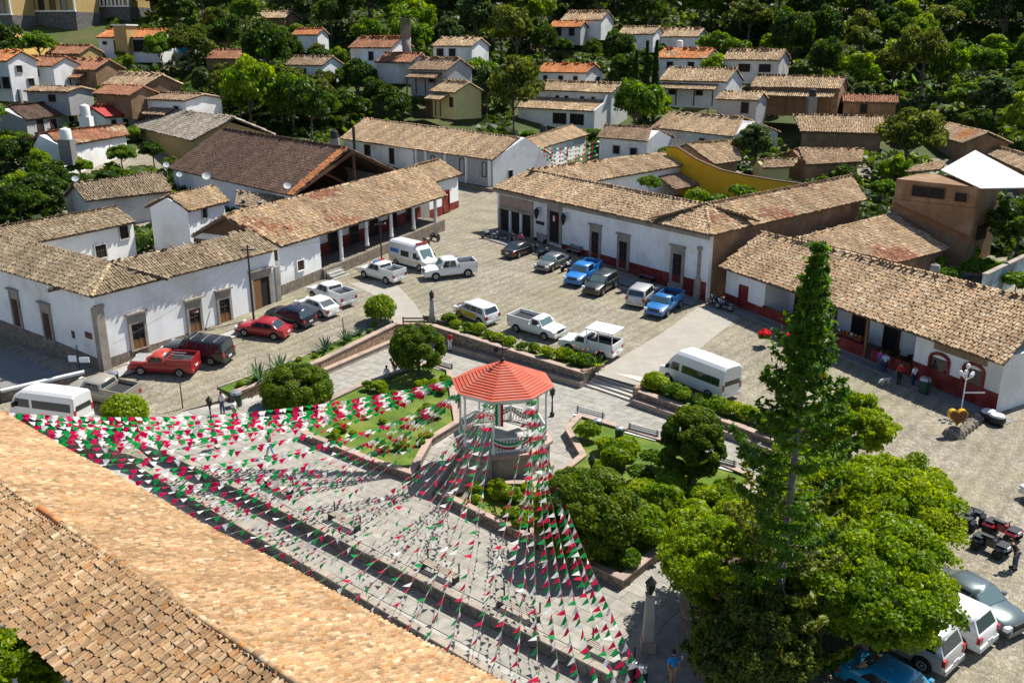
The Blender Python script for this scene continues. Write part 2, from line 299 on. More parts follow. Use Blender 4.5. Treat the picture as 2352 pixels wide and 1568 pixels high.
def tiles(name, poly, parent, pal='tan', tw=0.24, tl=0.38, one=0, patch=None, seed=1, gap=0.0, lift=0.03, warp=0.0):
    """poly: world corners, first edge is the eave"""
    rng = np.random.default_rng(seed + 11)
    p = [Vector(a) for a in poly]; u, v, n = plane_axes(p[0], p[1], p[-1])
    pts = [((a - p[0]).dot(u), (a - p[0]).dot(v)) for a in p]
    u0 = min(a for a, b in pts); u1 = max(a for a, b in pts)
    cu, cv = [], []
    for x in np.arange(u0 + tw / 2, u1, tw):
        ys = []
        for i in range(len(pts)):
            (xa, ya), (xb, yb) = pts[i], pts[(i + 1) % len(pts)]
            if (xa - x) * (xb - x) < 0: ys.append(ya + (yb - ya) * (x - xa) / (xb - xa))
        if len(ys) < 2: continue
        a, b = min(ys), max(ys)
        jit = rng.uniform(-0.06, 0.06) * tl / 0.38
        k = np.arange(a - 0.06 + jit, b - 0.12, tl); cu.append(np.full(len(k), x)); cv.append(k)
    if not cu: return None
    cu = np.concatenate(cu); cv = np.concatenate(cv); N = len(cu)
    cu = cu + rng.normal(0, 0.07 * tw, N); cv = cv + rng.normal(0, 0.06 * tl, N)
    rot = rng.normal(0, 0.045, N); r0 = tw * rng.uniform(0.44, 0.53, N); r1 = r0 * 0.84; L = tl * 1.16
    # colours: random pick per tile, with larger patches
    P = np.array(PAL[pal]); mu = P.mean(axis=0); ci = mu + (P[rng.integers(0, len(P), N)] - mu) * rng.choice([0.35, 0.6, 1.0], N, p=[.45, .35, .2])[:, None]; ci = ci * rng.uniform(0.86, 1.14, (N, 1)) * (1 + 0.10 * np.sin(np.round(cu / tw) * 12.9898 + seed))[:, None]
    if patch:
        PP = np.array(PAL[patch])
        f = np.sin(cu * 0.55 + seed) + np.sin(cv * 0.9 + cu * 0.31 + seed * 2.1) + np.sin(cu * 0.17 - cv * 0.4 + seed)
        k = f + rng.normal(0, 0.45, N) > 1.7
        ci[k] = PP[rng.integers(0, len(PP), k.sum())] * rng.uniform(0.8, 1.15, (k.sum(), 1))
    f = np.sin(cu * 0.9 + seed * 3) * np.sin(cv * 1.1 + seed) + np.sin(cu * 0.23 + seed)
    ci *= (1 + 0.08 * f)[:, None]
    z0 = lift + 0.03 + rng.normal(0, 0.008, N)
    if warp: z0 = z0 + warp * (np.sin(cu * 0.5 + seed) + np.sin(cu * 0.21 + cv * 0.4))
    un, vn, nn = np.array(u), np.array(v), np.array(n); O = np.array(p[0])
    ang = np.array([0, 52, 90, 128, 180]) * math.pi / 180
    K = len(ang)
    def ring(rr, vv, zz):
        cs, sn = np.cos(rot), np.sin(rot)
        x = rr[:, None] * np.cos(ang)[None]; h = rr[:, None] * np.sin(ang)[None] * 0.85 + zz[:, None] - 0.02
        return (O[None, None] + (cu[:, None] + x - (vv * sn)[:, None])[..., None] * un + ((cv + vv * cs)[:, None] + 0 * x)[..., None] * vn + h[..., None] * nn)
    A = ring(r0, np.zeros(N), z0); B = ring(r1, np.full(N, L), z0 - 0.024)
    V = np.concatenate([A, B], axis=1)          # N, 2K, 3
    base = (np.arange(N) * 2 * K)[:, None, None]
    fq = np.array([[i, i + 1, K + i + 1, K + i] for i in range(K - 1)])[None]
    # darker lower mouth is real: end cap as a thin back face
    if one:
        ctr = V.mean(axis=1); d = np.linalg.norm(ctr - np.array(CAMP), axis=1)
        pr = np.array([proj(c) for c in ctr]); inside = (pr[:, 0] > 10) & (pr[:, 0] < 2340) & (pr[:, 1] < 1560) & (pr[:, 1] > 5)
        d = np.where(inside, d, 1e6); sel = np.argsort(d)[:one]; keep = np.ones(N, bool); keep[sel] = False
        rr = 0.48 * tw
        lv = [(rr * math.cos(a), 0, rr * math.sin(a) * 0.85 + 0.0) for a in ang] + [(rr * .84 * math.cos(a), L, rr * .84 * math.sin(a) * 0.85 - 0.024) for a in ang]
        me = None
        for i in sel:
            if me is None:
                o = mesh_obj('tile', lv, [tuple(int(x) for x in q) for q in fq[0]], 'tile_one', None, True); me = o.data
            else:
                o = bpy.data.objects.new('tile', me); col.objects.link(o)
            o.parent = parent; off = WL.get(parent.name, Vector((0, 0, 0)))
            cs, sn = math.cos(rot[i]), math.sin(rot[i])
            us = u if u.cross(v).dot(n) > 0 else -u; X = us * cs + v * sn; Y = -us * sn + v * cs
            mt = Matrix((X, Y, n)).transposed().to_4x4()
            mt.translation = p[0] + u * cu[i] + v * cv[i] + n * (z0[i] - 0.02) - off
            o.matrix_local = mt; o.color = (*[float(min(1, max(0, x))) for x in ci[i]], 1)
        V = V[keep]; ci = ci[keep]; N = len(V); base = (np.arange(N) * 2 * K)[:, None, None]
    FQ = (base + fq).reshape(-1, 4)
    cols = np.repeat(np.clip(ci, 0, 1), 2 * K, axis=0)
    return mesh_obj(name, V.reshape(-1, 3), FQ, 'tile', parent, True, cols, 'stuff')
def ridge_caps(p0, p1, parent, pal='tan', r=0.14, l=0.42, seed=3):
    rng = np.random.default_rng(seed); p0 = Vector(p0); p1 = Vector(p1); d = p1 - p0; L = d.length; d.normalize()
    side = d.cross(Vector((0, 0, 1))).normalized(); up = side.cross(d)
    n = max(1, int(L / l)); v, f, c = [], [], []
    P = PAL[pal]
    for k in range(n):
        i = len(v); cc = np.array(P[rng.integers(0, len(P))]) * rng.uniform(0.8, 1.2)
        for e, (t, rr) in enumerate(((k * L / n - 0.03, r), ((k + 1) * L / n + 0.03, r * 0.82))):
            for a in (0, 45, 90, 135, 180):
                a = R(a); v.append(p0 + d * t + side * rr * math.cos(a) + up * (rr * math.sin(a) + 0.03 - 0.02 * e)); c.append(cc)
        for j in range(4): f.append((i + j, i + j + 1, i + 6 + j, i + 5 + j))
    return mesh_obj('ridge_tiles', v, f, 'tile', parent, True, np.clip(np.array(c), 0, 1), 'stuff')

def loft(secs, cap=True):
    """skin over a row of closed rings"""
    mb = MB(); n = len(secs[0]); mb.v = [tuple(p) for s in secs for p in s]
    for i in range(len(secs) - 1):
        for k in range(n):
            k2 = (k + 1) % n; mb.f.append((i * n + k, i * n + k2, (i + 1) * n + k2, (i + 1) * n + k))
    if cap: mb.f.append(tuple(range(n - 1, -1, -1))); mb.f.append(tuple((len(secs) - 1) * n + k for k in range(n)))
    return mb
def sharp(o, a=38):
    me = o.data; me.polygons.foreach_set('use_smooth', np.ones(len(me.polygons), dtype=bool))
    try: me.set_sharp_from_angle(angle=R(a))
    except Exception: pass
    return o
def part(mb, name, m, root, a=None):
    o = mb.build(name, m, None); o.parent = root
    return sharp(o, a) if a else o

# ---------------------------------------------------------------- the lie of the land
# anchors (px, py, z) read along kerbs, wall feet and door sills; far ones (px, py, depth)
GA = [(238, 868, 0.9), (0, 800, 0.5), (0, 905, 0.2), (-200, 760, 0.8), (110, 985, 0.05), (300, 965, 0.05), (440, 935, 0.1), (545, 912, 0.3), (400, 872, 0.8),
      (610, 722, 1.9), (775, 632, 2.5), (900, 660, 2.3), (1010, 508, 3.4), (1133, 530, 3.5), (1080, 470, 3.9), (975, 742, 1.55), (760, 800, 1.0), (905, 755, 1.5),
      (1250, 800, 1.25), (1430, 850, 1.0), (1612, 692, 2.0), (1300, 680, 2.3), (1700, 780, 1.5), (1600, 905, 0.9), (2275, 955, 0.9), (2000, 855, 1.2),
      (2190, 985, 0.9), (2270, 1290, 0.9), (2300, 1500, 0.8), (2352, 1120, 0.9), (1790, 1010, 0.8), (1040, 638, 2.6), (2500, 1000, 1.0), (2700, 1300, 0.8), (2100, 1650, 0.6), (2500, 1700, 0.6)]
ctrl = []
for px, py, z in GA:
    p = at(px, py, z); ctrl.append((p.x, p.y, z))
ctrl += [(-25, 58, 0.0), (-40, 50, -0.9), (-60, 40, -1.2), (-30, 25, -1.5), (0, 12, -1.5), (30, 8, 0.2), (60, 20, 0.6), (-90, 60, 1), (-110, 20, 0), (80, 60, 2), (0, -30, -2), (-120, -30, -2), (120, -30, 0)]
# ground beyond the square
for x, y, z in [(-75, 85, 2.5), (-40, 95, 3.0), (-45, 118, 4.6), (-75, 115, 5.5), (-60, 140, 7.6), (-100, 140, 8.5), (-20, 145, 4.8), (5, 140, 4.6), (20, 130, 4.8), (40, 110, 3.5), (60, 95, 3.2), (50, 80, 2.4),
                (45, 140, 6.0), (75, 130, 5.0), (25, 160, 6.2), (60, 155, 7.5), (90, 145, 6.5), (0, 175, 6.4), (-30, 170, 7.8), (-70, 165, 10.5), (-110, 170, 13), (-30, 200, 12.5), (-75, 200, 17), (-120, 205, 22),
                (15, 190, 8.6), (15, 208, 14.5), (50, 190, 12.5), (90, 185, 13), (120, 165, 10), (-110, 245, 30), (-60, 245, 28), (0, 240, 25), (50, 235, 25), (100, 230, 25), (140, 220, 24),
                (-140, 300, 52), (-60, 300, 50), (0, 300, 49), (70, 300, 50), (150, 290, 50), (-180, 380, 88), (0, 380, 86), (180, 380, 88), (-250, 250, 40), (-250, 150, 16), (260, 250, 40), (260, 150, 12), (-250, 60, 4), (260, 60, 6), (-260, 420, 105), (260, 420, 105), (0, 440, 112)]:
    ctrl.append((x, y, z))
C_ = np.array(ctrl)
def tps(c, lam=0.02):
    n = len(c); d = np.linalg.norm(c[:, None, :2] - c[None, :, :2], axis=2)
    K = np.where(d > 0, d * d * np.log(d + 1e-9), 0) + np.eye(n) * lam * 50
    P = np.c_[np.ones(n), c[:, :2]]; A = np.block([[K, P], [P.T, np.zeros((3, 3))]])
    return np.linalg.solve(A, np.r_[c[:, 2], 0, 0, 0])
W_ = tps(C_)
def gzv(x, y):
    x = np.asarray(x, float); y = np.asarray(y, float)
    d = np.hypot(x[..., None] - C_[:, 0], y[..., None] - C_[:, 1])
    K = np.where(d > 0, d * d * np.log(d + 1e-9), 0)
    return K @ W_[:-3] + W_[-3] + W_[-2] * x + W_[-1] * y
def gz(x, y): return float(gzv(x, y))
def ground(px, py):
    """where the ray through a pixel meets the ground"""
    d = ray(px, py); lo, t = 20.0, 20.0
    while t < 420:
        p = CAMP + d * t
        if p.z < gz(p.x, p.y): break
        t += 1.5
    a, b = t - 1.5, t
    for _ in range(14):
        m = (a + b) / 2; p = CAMP + d * m
        if p.z < gz(p.x, p.y): b = m
        else: a = m
    p = CAMP + d * a; return Vector((p.x, p.y, gz(p.x, p.y)))

AZ = R(129.6); UA = Vector((math.sin(AZ), math.cos(AZ), 0)); UB = Vector((-UA.y, UA.x, 0))   # along the church, and across it
# square: hole in the street sheet (edges lie inside the planter walls)
HOLE_PX = [(352, 1052), (300, 1010), (420, 945), (545, 917), (625, 893), (728, 852), (900, 778), (930, 763), (985, 768), (1180, 828), (1342, 876), (1452, 921), (1700, 1006), (1900, 1090), (2010, 1180), (1960, 1330), (1850, 1500), (1780, 1680)]
HOLE = [at(a, b, 0.0) for a, b in HOLE_PX]
_a, _b = at(1343, 887, 0), at(1454, 925, 0); _n = Vector((-(_b - _a).y, (_b - _a).x, 0)).normalized() * 2.05
i_ = HOLE_PX.index((1342, 876)); HOLE[i_:i_ + 2] = [_a, _a + _n, _b + _n, _b]          # the stairway rises inside the hole
near = [at(1420, 1560, 0), at(370, 1035, 0)]
HOLE_XY = [Vector((p.x, p.y)) for p in HOLE]
LOWP = [Vector((2, 14)), Vector((-48, 44)), Vector((-42, 56))]     # open lower ground by the church
HOLE_XY2 = HOLE_XY + [Vector((14, 18)), Vector((-4, 8)), Vector((-40, 22)), Vector((-52, 52)), Vector((-32, 58))]
def inpoly(x, y, poly):
    c = False; n = len(poly); j = n - 1
    for i in range(n):
        xi, yi = poly[i][0], poly[i][1]; xj, yj = poly[j][0], poly[j][1]
        if (yi > y) != (yj > y) and x < (xj - xi) * (y - yi) / (yj - yi) + xi: c = not c
        j = i
    return c
SX0, SX1, SY0, SY1 = -90., 75., 6., 150.
def street():
    pts = []; step = 1.3
    xs = np.arange(SX0, SX1 + .1, step); ys = np.arange(SY0, SY1 + .1, step)
    for x in xs:
        for y in ys:
            if not inpoly(x, y, HOLE_XY2): pts.append(Vector((x, y)))
    n0 = len(pts); edges = []; bp = []
    H = HOLE_XY2
    for i in range(len(H)):
        a, b = H[i], H[(i + 1) % len(H)]; k = max(1, int((b - a).length / 1.0))
        for j in range(k): bp.append(a.lerp(b, j / k))
    for i in range(len(bp)): edges.append((n0 + i, n0 + (i + 1) % len(bp)))
    res = geometry.delaunay_2d_cdt(pts + bp, edges, [], 0, 1e-4)
    V = np.array([(v.x, v.y) for v in res[0]]); Z = gzv(V[:, 0], V[:, 1])
    fs = [tuple(f) for f in res[2] if not inpoly(*V[list(f)].mean(axis=0), H)]
    o = mesh_obj('street', np.c_[V, Z], fs, 'cobble', None, True); o['kind'] = 'structure'
    return o
STREET = street()
def street_skirt():
    v, f = [], []; H = HOLE_XY2
    for i in range(len(H)):
        a, b = H[i], H[(i + 1) % len(H)]; k = max(1, int((b - a).length / 1.0))
        for j in range(k):
            p, q = a.lerp(b, j / k), a.lerp(b, (j + 1) / k); n0 = len(v)
            v += [(p.x, p.y, gz(p.x, p.y)), (q.x, q.y, gz(q.x, q.y)), (q.x, q.y, -1.5), (p.x, p.y, -1.5)]; f.append((n0, n0 + 1, n0 + 2, n0 + 3))
    o = mesh_obj('street_edge', v, f, 'rubble'); o['kind'] = 'structure'
street_skirt()
def terrain():
    xs = np.r_[np.arange(-300, -100, 8), np.arange(-100, 120, 4), np.arange(120, 301, 8)]; ys = np.r_[np.arange(-40, 250, 4), np.arange(250, 450, 8)]
    X, Y = np.meshgrid(xs, ys); Z = gzv(X, Y) - 0.12
    V = np.c_[X.ravel(), Y.ravel(), Z.ravel()]; nx = len(xs); fs = []
    for j in range(len(ys) - 1):
        for i in range(nx - 1):
            cx, cy = (xs[i] + xs[i + 1]) / 2, (ys[j] + ys[j + 1]) / 2
            if SX0 + 4 < xs[i] and xs[i + 1] < SX1 - 4 and SY0 + 4 < ys[j] and ys[j + 1] < SY1 - 4: continue
            fs.append((j * nx + i, j * nx + i + 1, (j + 1) * nx + i + 1, (j + 1) * nx + i))
    o = mesh_obj('hillside', V, fs, 'hill', None, True); o['kind'] = 'structure'
mat('hill', (0.03, 0.055, 0.01), 0.95, (0.065, 0.085, 0.016), 0.5, bump=0.5, bscale=2, c3=(0.085, 0.075, 0.025), s3=0.08)
terrain()

def drape(name, pxpts, m, lift=0.012, parent=None, wid=None, z=None):
    """a sheet laid on the ground between two pixel polylines (left side, right side)"""
    A, B = pxpts; n = 26
    def samp(L):
        P = [ground(*p) for p in L]; seg = [(P[i + 1] - P[i]).length for i in range(len(P) - 1)]; T = sum(seg); out = []
        for k in range(n + 1):
            d = T * k / n; i = 0
            while i < len(seg) - 1 and d > seg[i]: d -= seg[i]; i += 1
            out.append(P[i].lerp(P[i + 1], min(1, d / seg[i])))
        return out
    a, b = samp(A), samp(B); v, f = [], []; m_ = 8
    for k in range(n + 1):
        for j in range(m_ + 1):
            p = a[k].lerp(b[k], j / m_); v.append((p.x, p.y, gz(p.x, p.y) + lift))
    for k in range(n):
        for j in range(m_):
            i = k * (m_ + 1) + j; f.append((i, i + 1, i + m_ + 2, i + m_ + 1))
    o = mesh_obj(name, v, f, m, parent, True); o['kind'] = 'structure'; return o

# ---------------------------------------------------------------- roofs and buildings
def quad_px(eL, eR, zL, zR, rR, rL, pitch):
    A = at(*eL, zL); B = at(*eR, zR); u = Vector((B.x - A.x, B.y - A.y, 0)).normalized(); n = Vector((-u.y, u.x, 0))
    wv = n * math.cos(R(pitch)) + Vector((0, 0, math.sin(R(pitch)))); N = (B - A).cross(wv).normalized()
    return [A, B, hit_plane(*rR, A, N), hit_plane(*rL, A, N)]
def slab(mb, q, t=0.14, drop=0.03):
    n = (Vector(q[1]) - Vector(q[0])).cross(Vector(q[-1]) - Vector(q[0])).normalized()
    if n.z < 0: n = -n
    top = [Vector(p) - n * drop for p in q]; bot = [p - n * t for p in top]
    u, v = top[1] - top[0], top[-1] - top[0]
    if u.cross(v).z < 0: top = top[::-1]; bot = bot[::-1]
    mb.hexa(bot, top); return mb
def slope(root, q, pal='tan', tw=0.26, tl=0.42, one=0, patch=None, seed=1, caps=True, warp=0.0, m='roof_deck', lab=None):
    mb = MB(); slab(mb, q); r = mb.build('roof', m, root)
    if lab: r['label'] = lab
    tiles('roof_tiles', q, r, pal, tw, tl, one, patch, seed, warp=warp)
    if caps and len(q) == 4 and tw < 0.3: ridge_caps(q[3], q[2], r, pal, r=0.15 * tw / 0.24, seed=seed)
    return r
def back_slope(q, run=None):
    """mirror of a front slope over its ridge, kept flat"""
    A, B, C, D = q; u = Vector((B.x - A.x, B.y - A.y, 0)).normalized(); n = Vector((-u.y, u.x, 0))
    N = (B - A).cross(D - A); gn = -N.dot(n) / N.z
    gu = (C.z - D.z + gn * (C - D).dot(n)) / (C - D).dot(u); d = run or (C - B).dot(n); d0 = run or (D - A).dot(n); out = []
    for P, k in ((C, (B - C).dot(u)), (D, (A - D).dot(u))):
        e = P + u * k + n * d; e.z = P.z + gu * k - gn * d; out.append(e)
    return [out[0], out[1], D, C]
def facade(fr, px, py):
    """(a, z) where a pixel's ray meets the front plane of a frame"""
    p = hit_plane(px, py, fr.o, fr.n); return (p - fr.o).dot(fr.u), p.z
def win(root, fr, a, z, W, H, kind='window', frame='cantera', pane='dark_glass', b=0.0, fw=0.22, cornice=0.0, bars=(1, 1), door_m=None, head=0.0, label=None):
    """an opening: jambs, lintel and sill stand proud of the wall, the leaf sits back between them"""
    x0, x1 = a - W / 2, a + W / 2
    P = MB().fb(fr, x0, x1, b - 0.02, b + 0.03, z, z + H).build(kind, door_m or pane, root)
    if label: P['label'] = label
    f = MB(); d = -0.13 + b
    f.fb(fr, x0 - fw, x0, d, b + 0.02, z, z + H); f.fb(fr, x1, x1 + fw, d, b + 0.02, z, z + H)
    f.fb(fr, x0 - fw, x1 + fw, d, b + 0.02, z + H, z + H + fw + head)
    f.fb(fr, x0 - fw, x1 + fw, d - 0.03, b + 0.02, z - 0.1, z)
    f.build('frame', frame, P)
    if cornice:
        MB().fb(fr, x0 - fw - 0.12, x1 + fw + 0.12, d - 0.16, b + 0.02, z + H + fw + head, z + H + fw + head + cornice).build('cornice', frame, P)
    if bars != (0, 0):
        g = MB()
        for k in range(1, bars[0] + 1): xx = x0 + W * k / (bars[0] + 1); g.fb(fr, xx - 0.03, xx + 0.03, b - 0.06, b - 0.02, z, z + H)
        for k in range(1, bars[1] + 1): zz = z + H * k / (bars[1] + 1); g.fb(fr, x0, x1, b - 0.055, b - 0.02, zz - 0.03, zz + 0.03)
        if g.f: g.build('bars', 'wood', P)
    return P
def walls(root, q, qb, h, m='plaster', over=0.45, end=0.3, gable=True, name='wall'):
    """closed wall body under a front slope q and a back slope qb"""
    A, B, C, D = q; u = Vector((B.x - A.x, B.y - A.y, 0)).normalized(); n = Vector((-u.y, u.x, 0))
    tanp = (C.z - B.z) / max(0.1, (C - B).dot(n)); fl = A + n * over; frr = B + n * over
    bk = (qb[0] - A).dot(n) - over
    fr = Fr(fl, u); L = (B - A).dot(u); a0, a1 = end, L - end
    zA = A.z + over * tanp - 0.2; zB = B.z + over * tanp - 0.2; zb = min(A.z, B.z) - h
    d = bk - over; mb = MB()
    zt = lambda a: zA + (zB - zA) * a / L
    if gable:
        rd = (D - A).dot(n) - over; rise = D.z - A.z - over * tanp
        def ring(a): return [fr.P(a, 0, zb), fr.P(a, d, zb), fr.P(a, d, zt(a)), fr.P(a, rd, zt(a) + rise - 0.02), fr.P(a, 0, zt(a))]
        mb.hexa(ring(a1)[::-1], ring(a0)[::-1])
    else:
        mb.hexa([fr.P(a0, 0, zb), fr.P(a1, 0, zb), fr.P(a1, d, zb), fr.P(a0, d, zb)], [fr.P(a0, 0, zt(a0)), fr.P(a1, 0, zt(a1)), fr.P(a1, d, zt(a1)), fr.P(a0, d, zt(a0))])
    o = mb.build(name, m, root)
    return fr, zb, L, d, o
def bld(name, label, q, h, cat='house', wall='plaster', pal='tan', tw=0.26, tl=0.42, patch=None, seed=1, over=0.45, end=0.3, gable=True, one=0, run=None, back=True, group=None, caps=True, warp=0.02):
    """gabled building under a roof whose front slope q is known"""
    A, B, C, D = q; ctr = (A + B) / 2
    root = thing(name, label, cat, (ctr.x, ctr.y, min(A.z, B.z) - h), group)
    qb = back_slope(q, run)
    slope(root, q, pal, tw, tl, one, patch, seed, caps, warp)
    n = (qb[1] - qb[0]).cross(qb[3] - qb[0]); n = n if n.z > 0 else -n
    if back:
        if n.dot(CAMP - qb[0]) > 0: slope(root, qb, pal, tw, tl, 0, patch, seed + 5, False)
        else: slope(root, qb, pal, tw * 1.6, tl * 1.6, 0, patch, seed + 5, False)
    else: qb = qb
    fr, zb, L, d, wo = walls(root, q, qb, h, wall, over, end, gable)
    return root, fr, zb, L, d, wo, qb
def house(name, label, px, py, Y, L, D, h, az=128, pitch=24, wall='plaster', pal='tan', wins=(), seed=1, over=0.5, tw=0.34, tl=0.55, cat='house', patch=None, group=None, side_wins=(), asym=1.0):
    """far house: front wall foot at a pixel, at a depth judged from its doors"""
    L *= 0.95; D *= 0.9; h *= 0.8; wins = [(f, z_ * 0.8, W, H * 0.85, k) for f, z_, W, H, k in wins]; side_wins = [(f, z_ * 0.8, W, H * 0.85, k) for f, z_, W, H, k in side_wins]
    c = aty(px, py, Y); u = Vector((math.sin(R(az)), math.cos(R(az)), 0)); n = Vector((-u.y, u.x, 0)); t = math.tan(R(pitch))
    A = c - u * (L / 2 + 0.3) - n * over; B = c + u * (L / 2 + 0.3) - n * over
    A.z = B.z = c.z + h - over * t + 0.2; run = D / 2 + over; up = n * run + Vector((0, 0, run * t))
    q = [A, B, B + up, A + up]
    r, fr, zb, LL, d, wo, qb = bld(name, label, q, h + 2.0, cat, wall, pal, tw, tl, patch, seed, over, 0.3, group=group)
    for (fa, zz, W, H, kind) in wins:
        win(r, fr, LL * fa, zb + 2.0 + zz, W, H, kind, 'wood' if wall != 'plaster' else 'concrete', 'dark_void', fw=0.1, bars=(0, 0))
    if seed % 2 == 0 and h > 2.4:
        zf = zb + 2.0; zt_ = zf + max(2.25, h * 0.62); pr = random.Random(seed); x0, x1 = LL * pr.uniform(0.02, 0.2), LL * pr.uniform(0.7, 0.97)
        slope(r, [fr.P(x0, -2.3, zt_ - 0.75), fr.P(x1, -2.3, zt_ - 0.75), fr.P(x1, 0, zt_ + 0.1), fr.P(x0, 0, zt_ + 0.1)], pal, tw, tl, 0, None, seed + 9, False)
        for k in range(4): xx = x0 + 0.2 + (x1 - x0 - 0.4) * k / 3; MB().fb(fr, xx - 0.09, xx + 0.09, -2.1, -1.92, zf - 1.5, zt_ - 0.78).build('porch_post', 'wood', r)
    sf = Fr(fr.P(LL - 0.3, 0, 0), fr.n)
    for (fa, zz, W, H, kind) in side_wins:
        win(r, sf, d * fa, zb + 2.0 + zz, W, H, kind, 'concrete', 'dark_void', fw=0.1, bars=(0, 0))
    return r, fr, zb + 2.0, LL, d

# ================================================================ corner house with its courtyard
ZE = 7.0
qB = quad_px((213, 681), (637, 573), ZE, ZE, (574, 535), (254, 604), 26)
qA = quad_px((-260, 542), (207, 682), ZE, ZE, (254, 604), (-260, 478), 26)
corner = (qB[0] + qA[1]) / 2; hipt = (qB[3] + qA[2]) / 2
qB[0] = qA[1] = corner; qB[3] = qA[2] = hipt
ch = thing('corner_house', 'long white corner house with stone base and tall framed windows under weathered tile roof', 'house', (corner.x, corner.y, 0.6))
slope(ch, qB, 'mossy', 0.25, 0.42, seed=4); slope(ch, qA, 'mossy', 0.25, 0.42, seed=5)
ridge_caps(corner, hipt, ch.children[0], 'tan', 0.17)
for q_, s_ in ((qB, 8), (qA, 9)): slope(ch, back_slope(q_, 3.0), 'mossy', 0.32, 0.5, seed=s_, caps=False)
def wing(q, root, h, over=0.45, depth=6.0, m='plaster', e0=0.0, e1=0.0):
    A, B, C, D = q; u = Vector((B.x - A.x, B.y - A.y, 0)).normalized(); fr = Fr(A + Vector((-u.y, u.x, 0)) * over, u); L = (B - A).dot(u)
    zb = min(A.z, B.z) - h; MB().fb(fr, e0, L - e1, 0, depth, zb, min(A.z, B.z) + over * 0.4 - 0.12).build('wall', m, root)
    return fr, L, zb
def wfr(q, over=0.45):
    A, B = q[0], q[1]; u = Vector((B.x - A.x, B.y - A.y, 0)).normalized(); return Fr(A + Vector((-u.y, u.x, 0)) * over, u), (B - A).dot(u)
def xlines(f1, b1, f2, b2):
    """crossing of two lines parallel to two fronts, set back by b1 and b2"""
    p, d, q, e = f1.P(0, b1, 0), f1.u, f2.P(0, b2, 0), f2.u; w_ = q - p; k = d.x * e.y - d.y * e.x
    t = (w_.x * e.y - w_.y * e.x) / k; return p + d * t
def ell(root, f1, L1, f2, L2, d1, d2, z0, z1, m1, m2=None, s1=0.0, s2=0.0):
    """two wings meeting at a mitred corner (f1 ends where f2 begins)"""
    c, i = xlines(f1, 0, f2, 0), xlines(f1, d1, f2, d2)
    MB().prism([f1.P(s1, 0, 0), c, i, f1.P(s1, d1, 0)], z0, z1).build('wall', m1, root)
    MB().prism([c, f2.P(L2 - s2, 0, 0), f2.P(L2 - s2, d2, 0), i], z0, z1 - 0.003).build('wall', m2 or m1, root)
frB, LB = wfr(qB); frA, LA = wfr(qA)
ell(ch, frA, LA, frB, LB, 6, 6, -0.6, ZE + 0.05, 'plaster')
# stone base, its top falling with the street
def wainscot(root, fr, pts, z0, m, t=0.07, name='stone_base'):
    P = [facade(fr, *p) for p in pts]; mb = MB()
    for (a0, za), (a1, zc) in zip(P[:-1], P[1:]):
        mb.hexa([fr.P(a0, -t, z0), fr.P(a1, -t, z0), fr.P(a1, 0.05, z0), fr.P(a0, 0.05, z0)], [fr.P(a0, -t, za), fr.P(a1, -t, zc), fr.P(a1, 0.05, zc), fr.P(a0, 0.05, za)])
    return mb.build(name, m, root)
wainscot(ch, frB, [(231, 827), (339, 793), (431, 766), (579, 722), (637, 703)], -0.5, 'rubble')
wainscot(ch, frA, [(-200, 660), (0, 734), (129, 783), (233, 826)], -0.6, 'rubble')
for k, (px, py) in enumerate(((321, 799), (450, 763), (518, 739))):
    a, z = facade(frB, px, py); win(ch, frB, a, z, 1.15, 2.05, 'window', 'cantera', 'dark_glass', fw=0.24, cornice=0.14, bars=(1, 2), head=0.55)
    MB().fb(frB, a - 0.57, a + 0.57, -0.055, 0, z, z + 0.75).build('shutter_panel', 'wood_light', ch)
a, z = facade(frB, 604, 712); win(ch, frB, a, z, 1.9, 3.0, 'door', 'cantera', 'dark_void', fw=0.36, cornice=0.16, bars=(0, 0), head=0.35)
MB().fb(frB, a - 0.95, a - 0.1, -0.09, -0.03, z, z + 2.9).build('door_leaf', 'wood_light', ch)
for px, py in ((45, 748), (117, 782), (-60, 715)):
    a, z = facade(frA, px, py); win(ch, frA, a, z, 1.1, 2.35, 'window', 'cantera', 'wood', fw=0.24, cornice=0.14, bars=(1, 1), head=0.5)
b0_ = (xlines(frA, 0, frB, 0) - frB.o).dot(frB.u); pil = MB().fb(frB, b0_ - 0.14, b0_ + 0.55, -0.14, 0.05, 0.2, 5.9).fb(frB, b0_ - 0.2, b0_ + 0.62, -0.22, 0.05, 5.9, 6.15)
LA = (xlines(frA, 0, frB, 0) - frA.o).dot(frA.u); pil.fb(frA, LA - 0.5, LA + 0.02, -0.14, 0.02, 0.2, 5.9); pil.build('corner_pilaster', 'cantera', ch)
a, z = facade(frB, 640, 690); MB().fb(frB, a - 0.28, a + 0.28, -0.13, 0.02, 1.5, z + 3.2).build('pilaster', 'cantera', ch)
for k in range(15): MB().fb(frB, 1 + k * LB / 15.5, 1.12 + k * LB / 15.5, -0.42, 0.2, 6.86, 6.97).build('rafter_end', 'wood', ch)
# wall signs
def sign(root, fr, px, py, W, H, m, name='street_sign', lab=None):
    a, z = facade(fr, px, py); return MB().fb(fr, a - W / 2, a + W / 2, -0.05, -0.01, z - H / 2, z + H / 2).build(name, m, root)
mat('sign_brown', (0.10, 0.03, 0.03), 0.5); mat('sign_white', (0.75, 0.76, 0.78), 0.5); mat('sign_red', (0.35, 0.02, 0.02), 0.5)
sign(ch, frA, 169, 768, 0.42, 0.6, 'sign_brown'); sg = sign(ch, frA, 204, 770, 0.95, 0.5, 'sign_brown', 'name_plate')
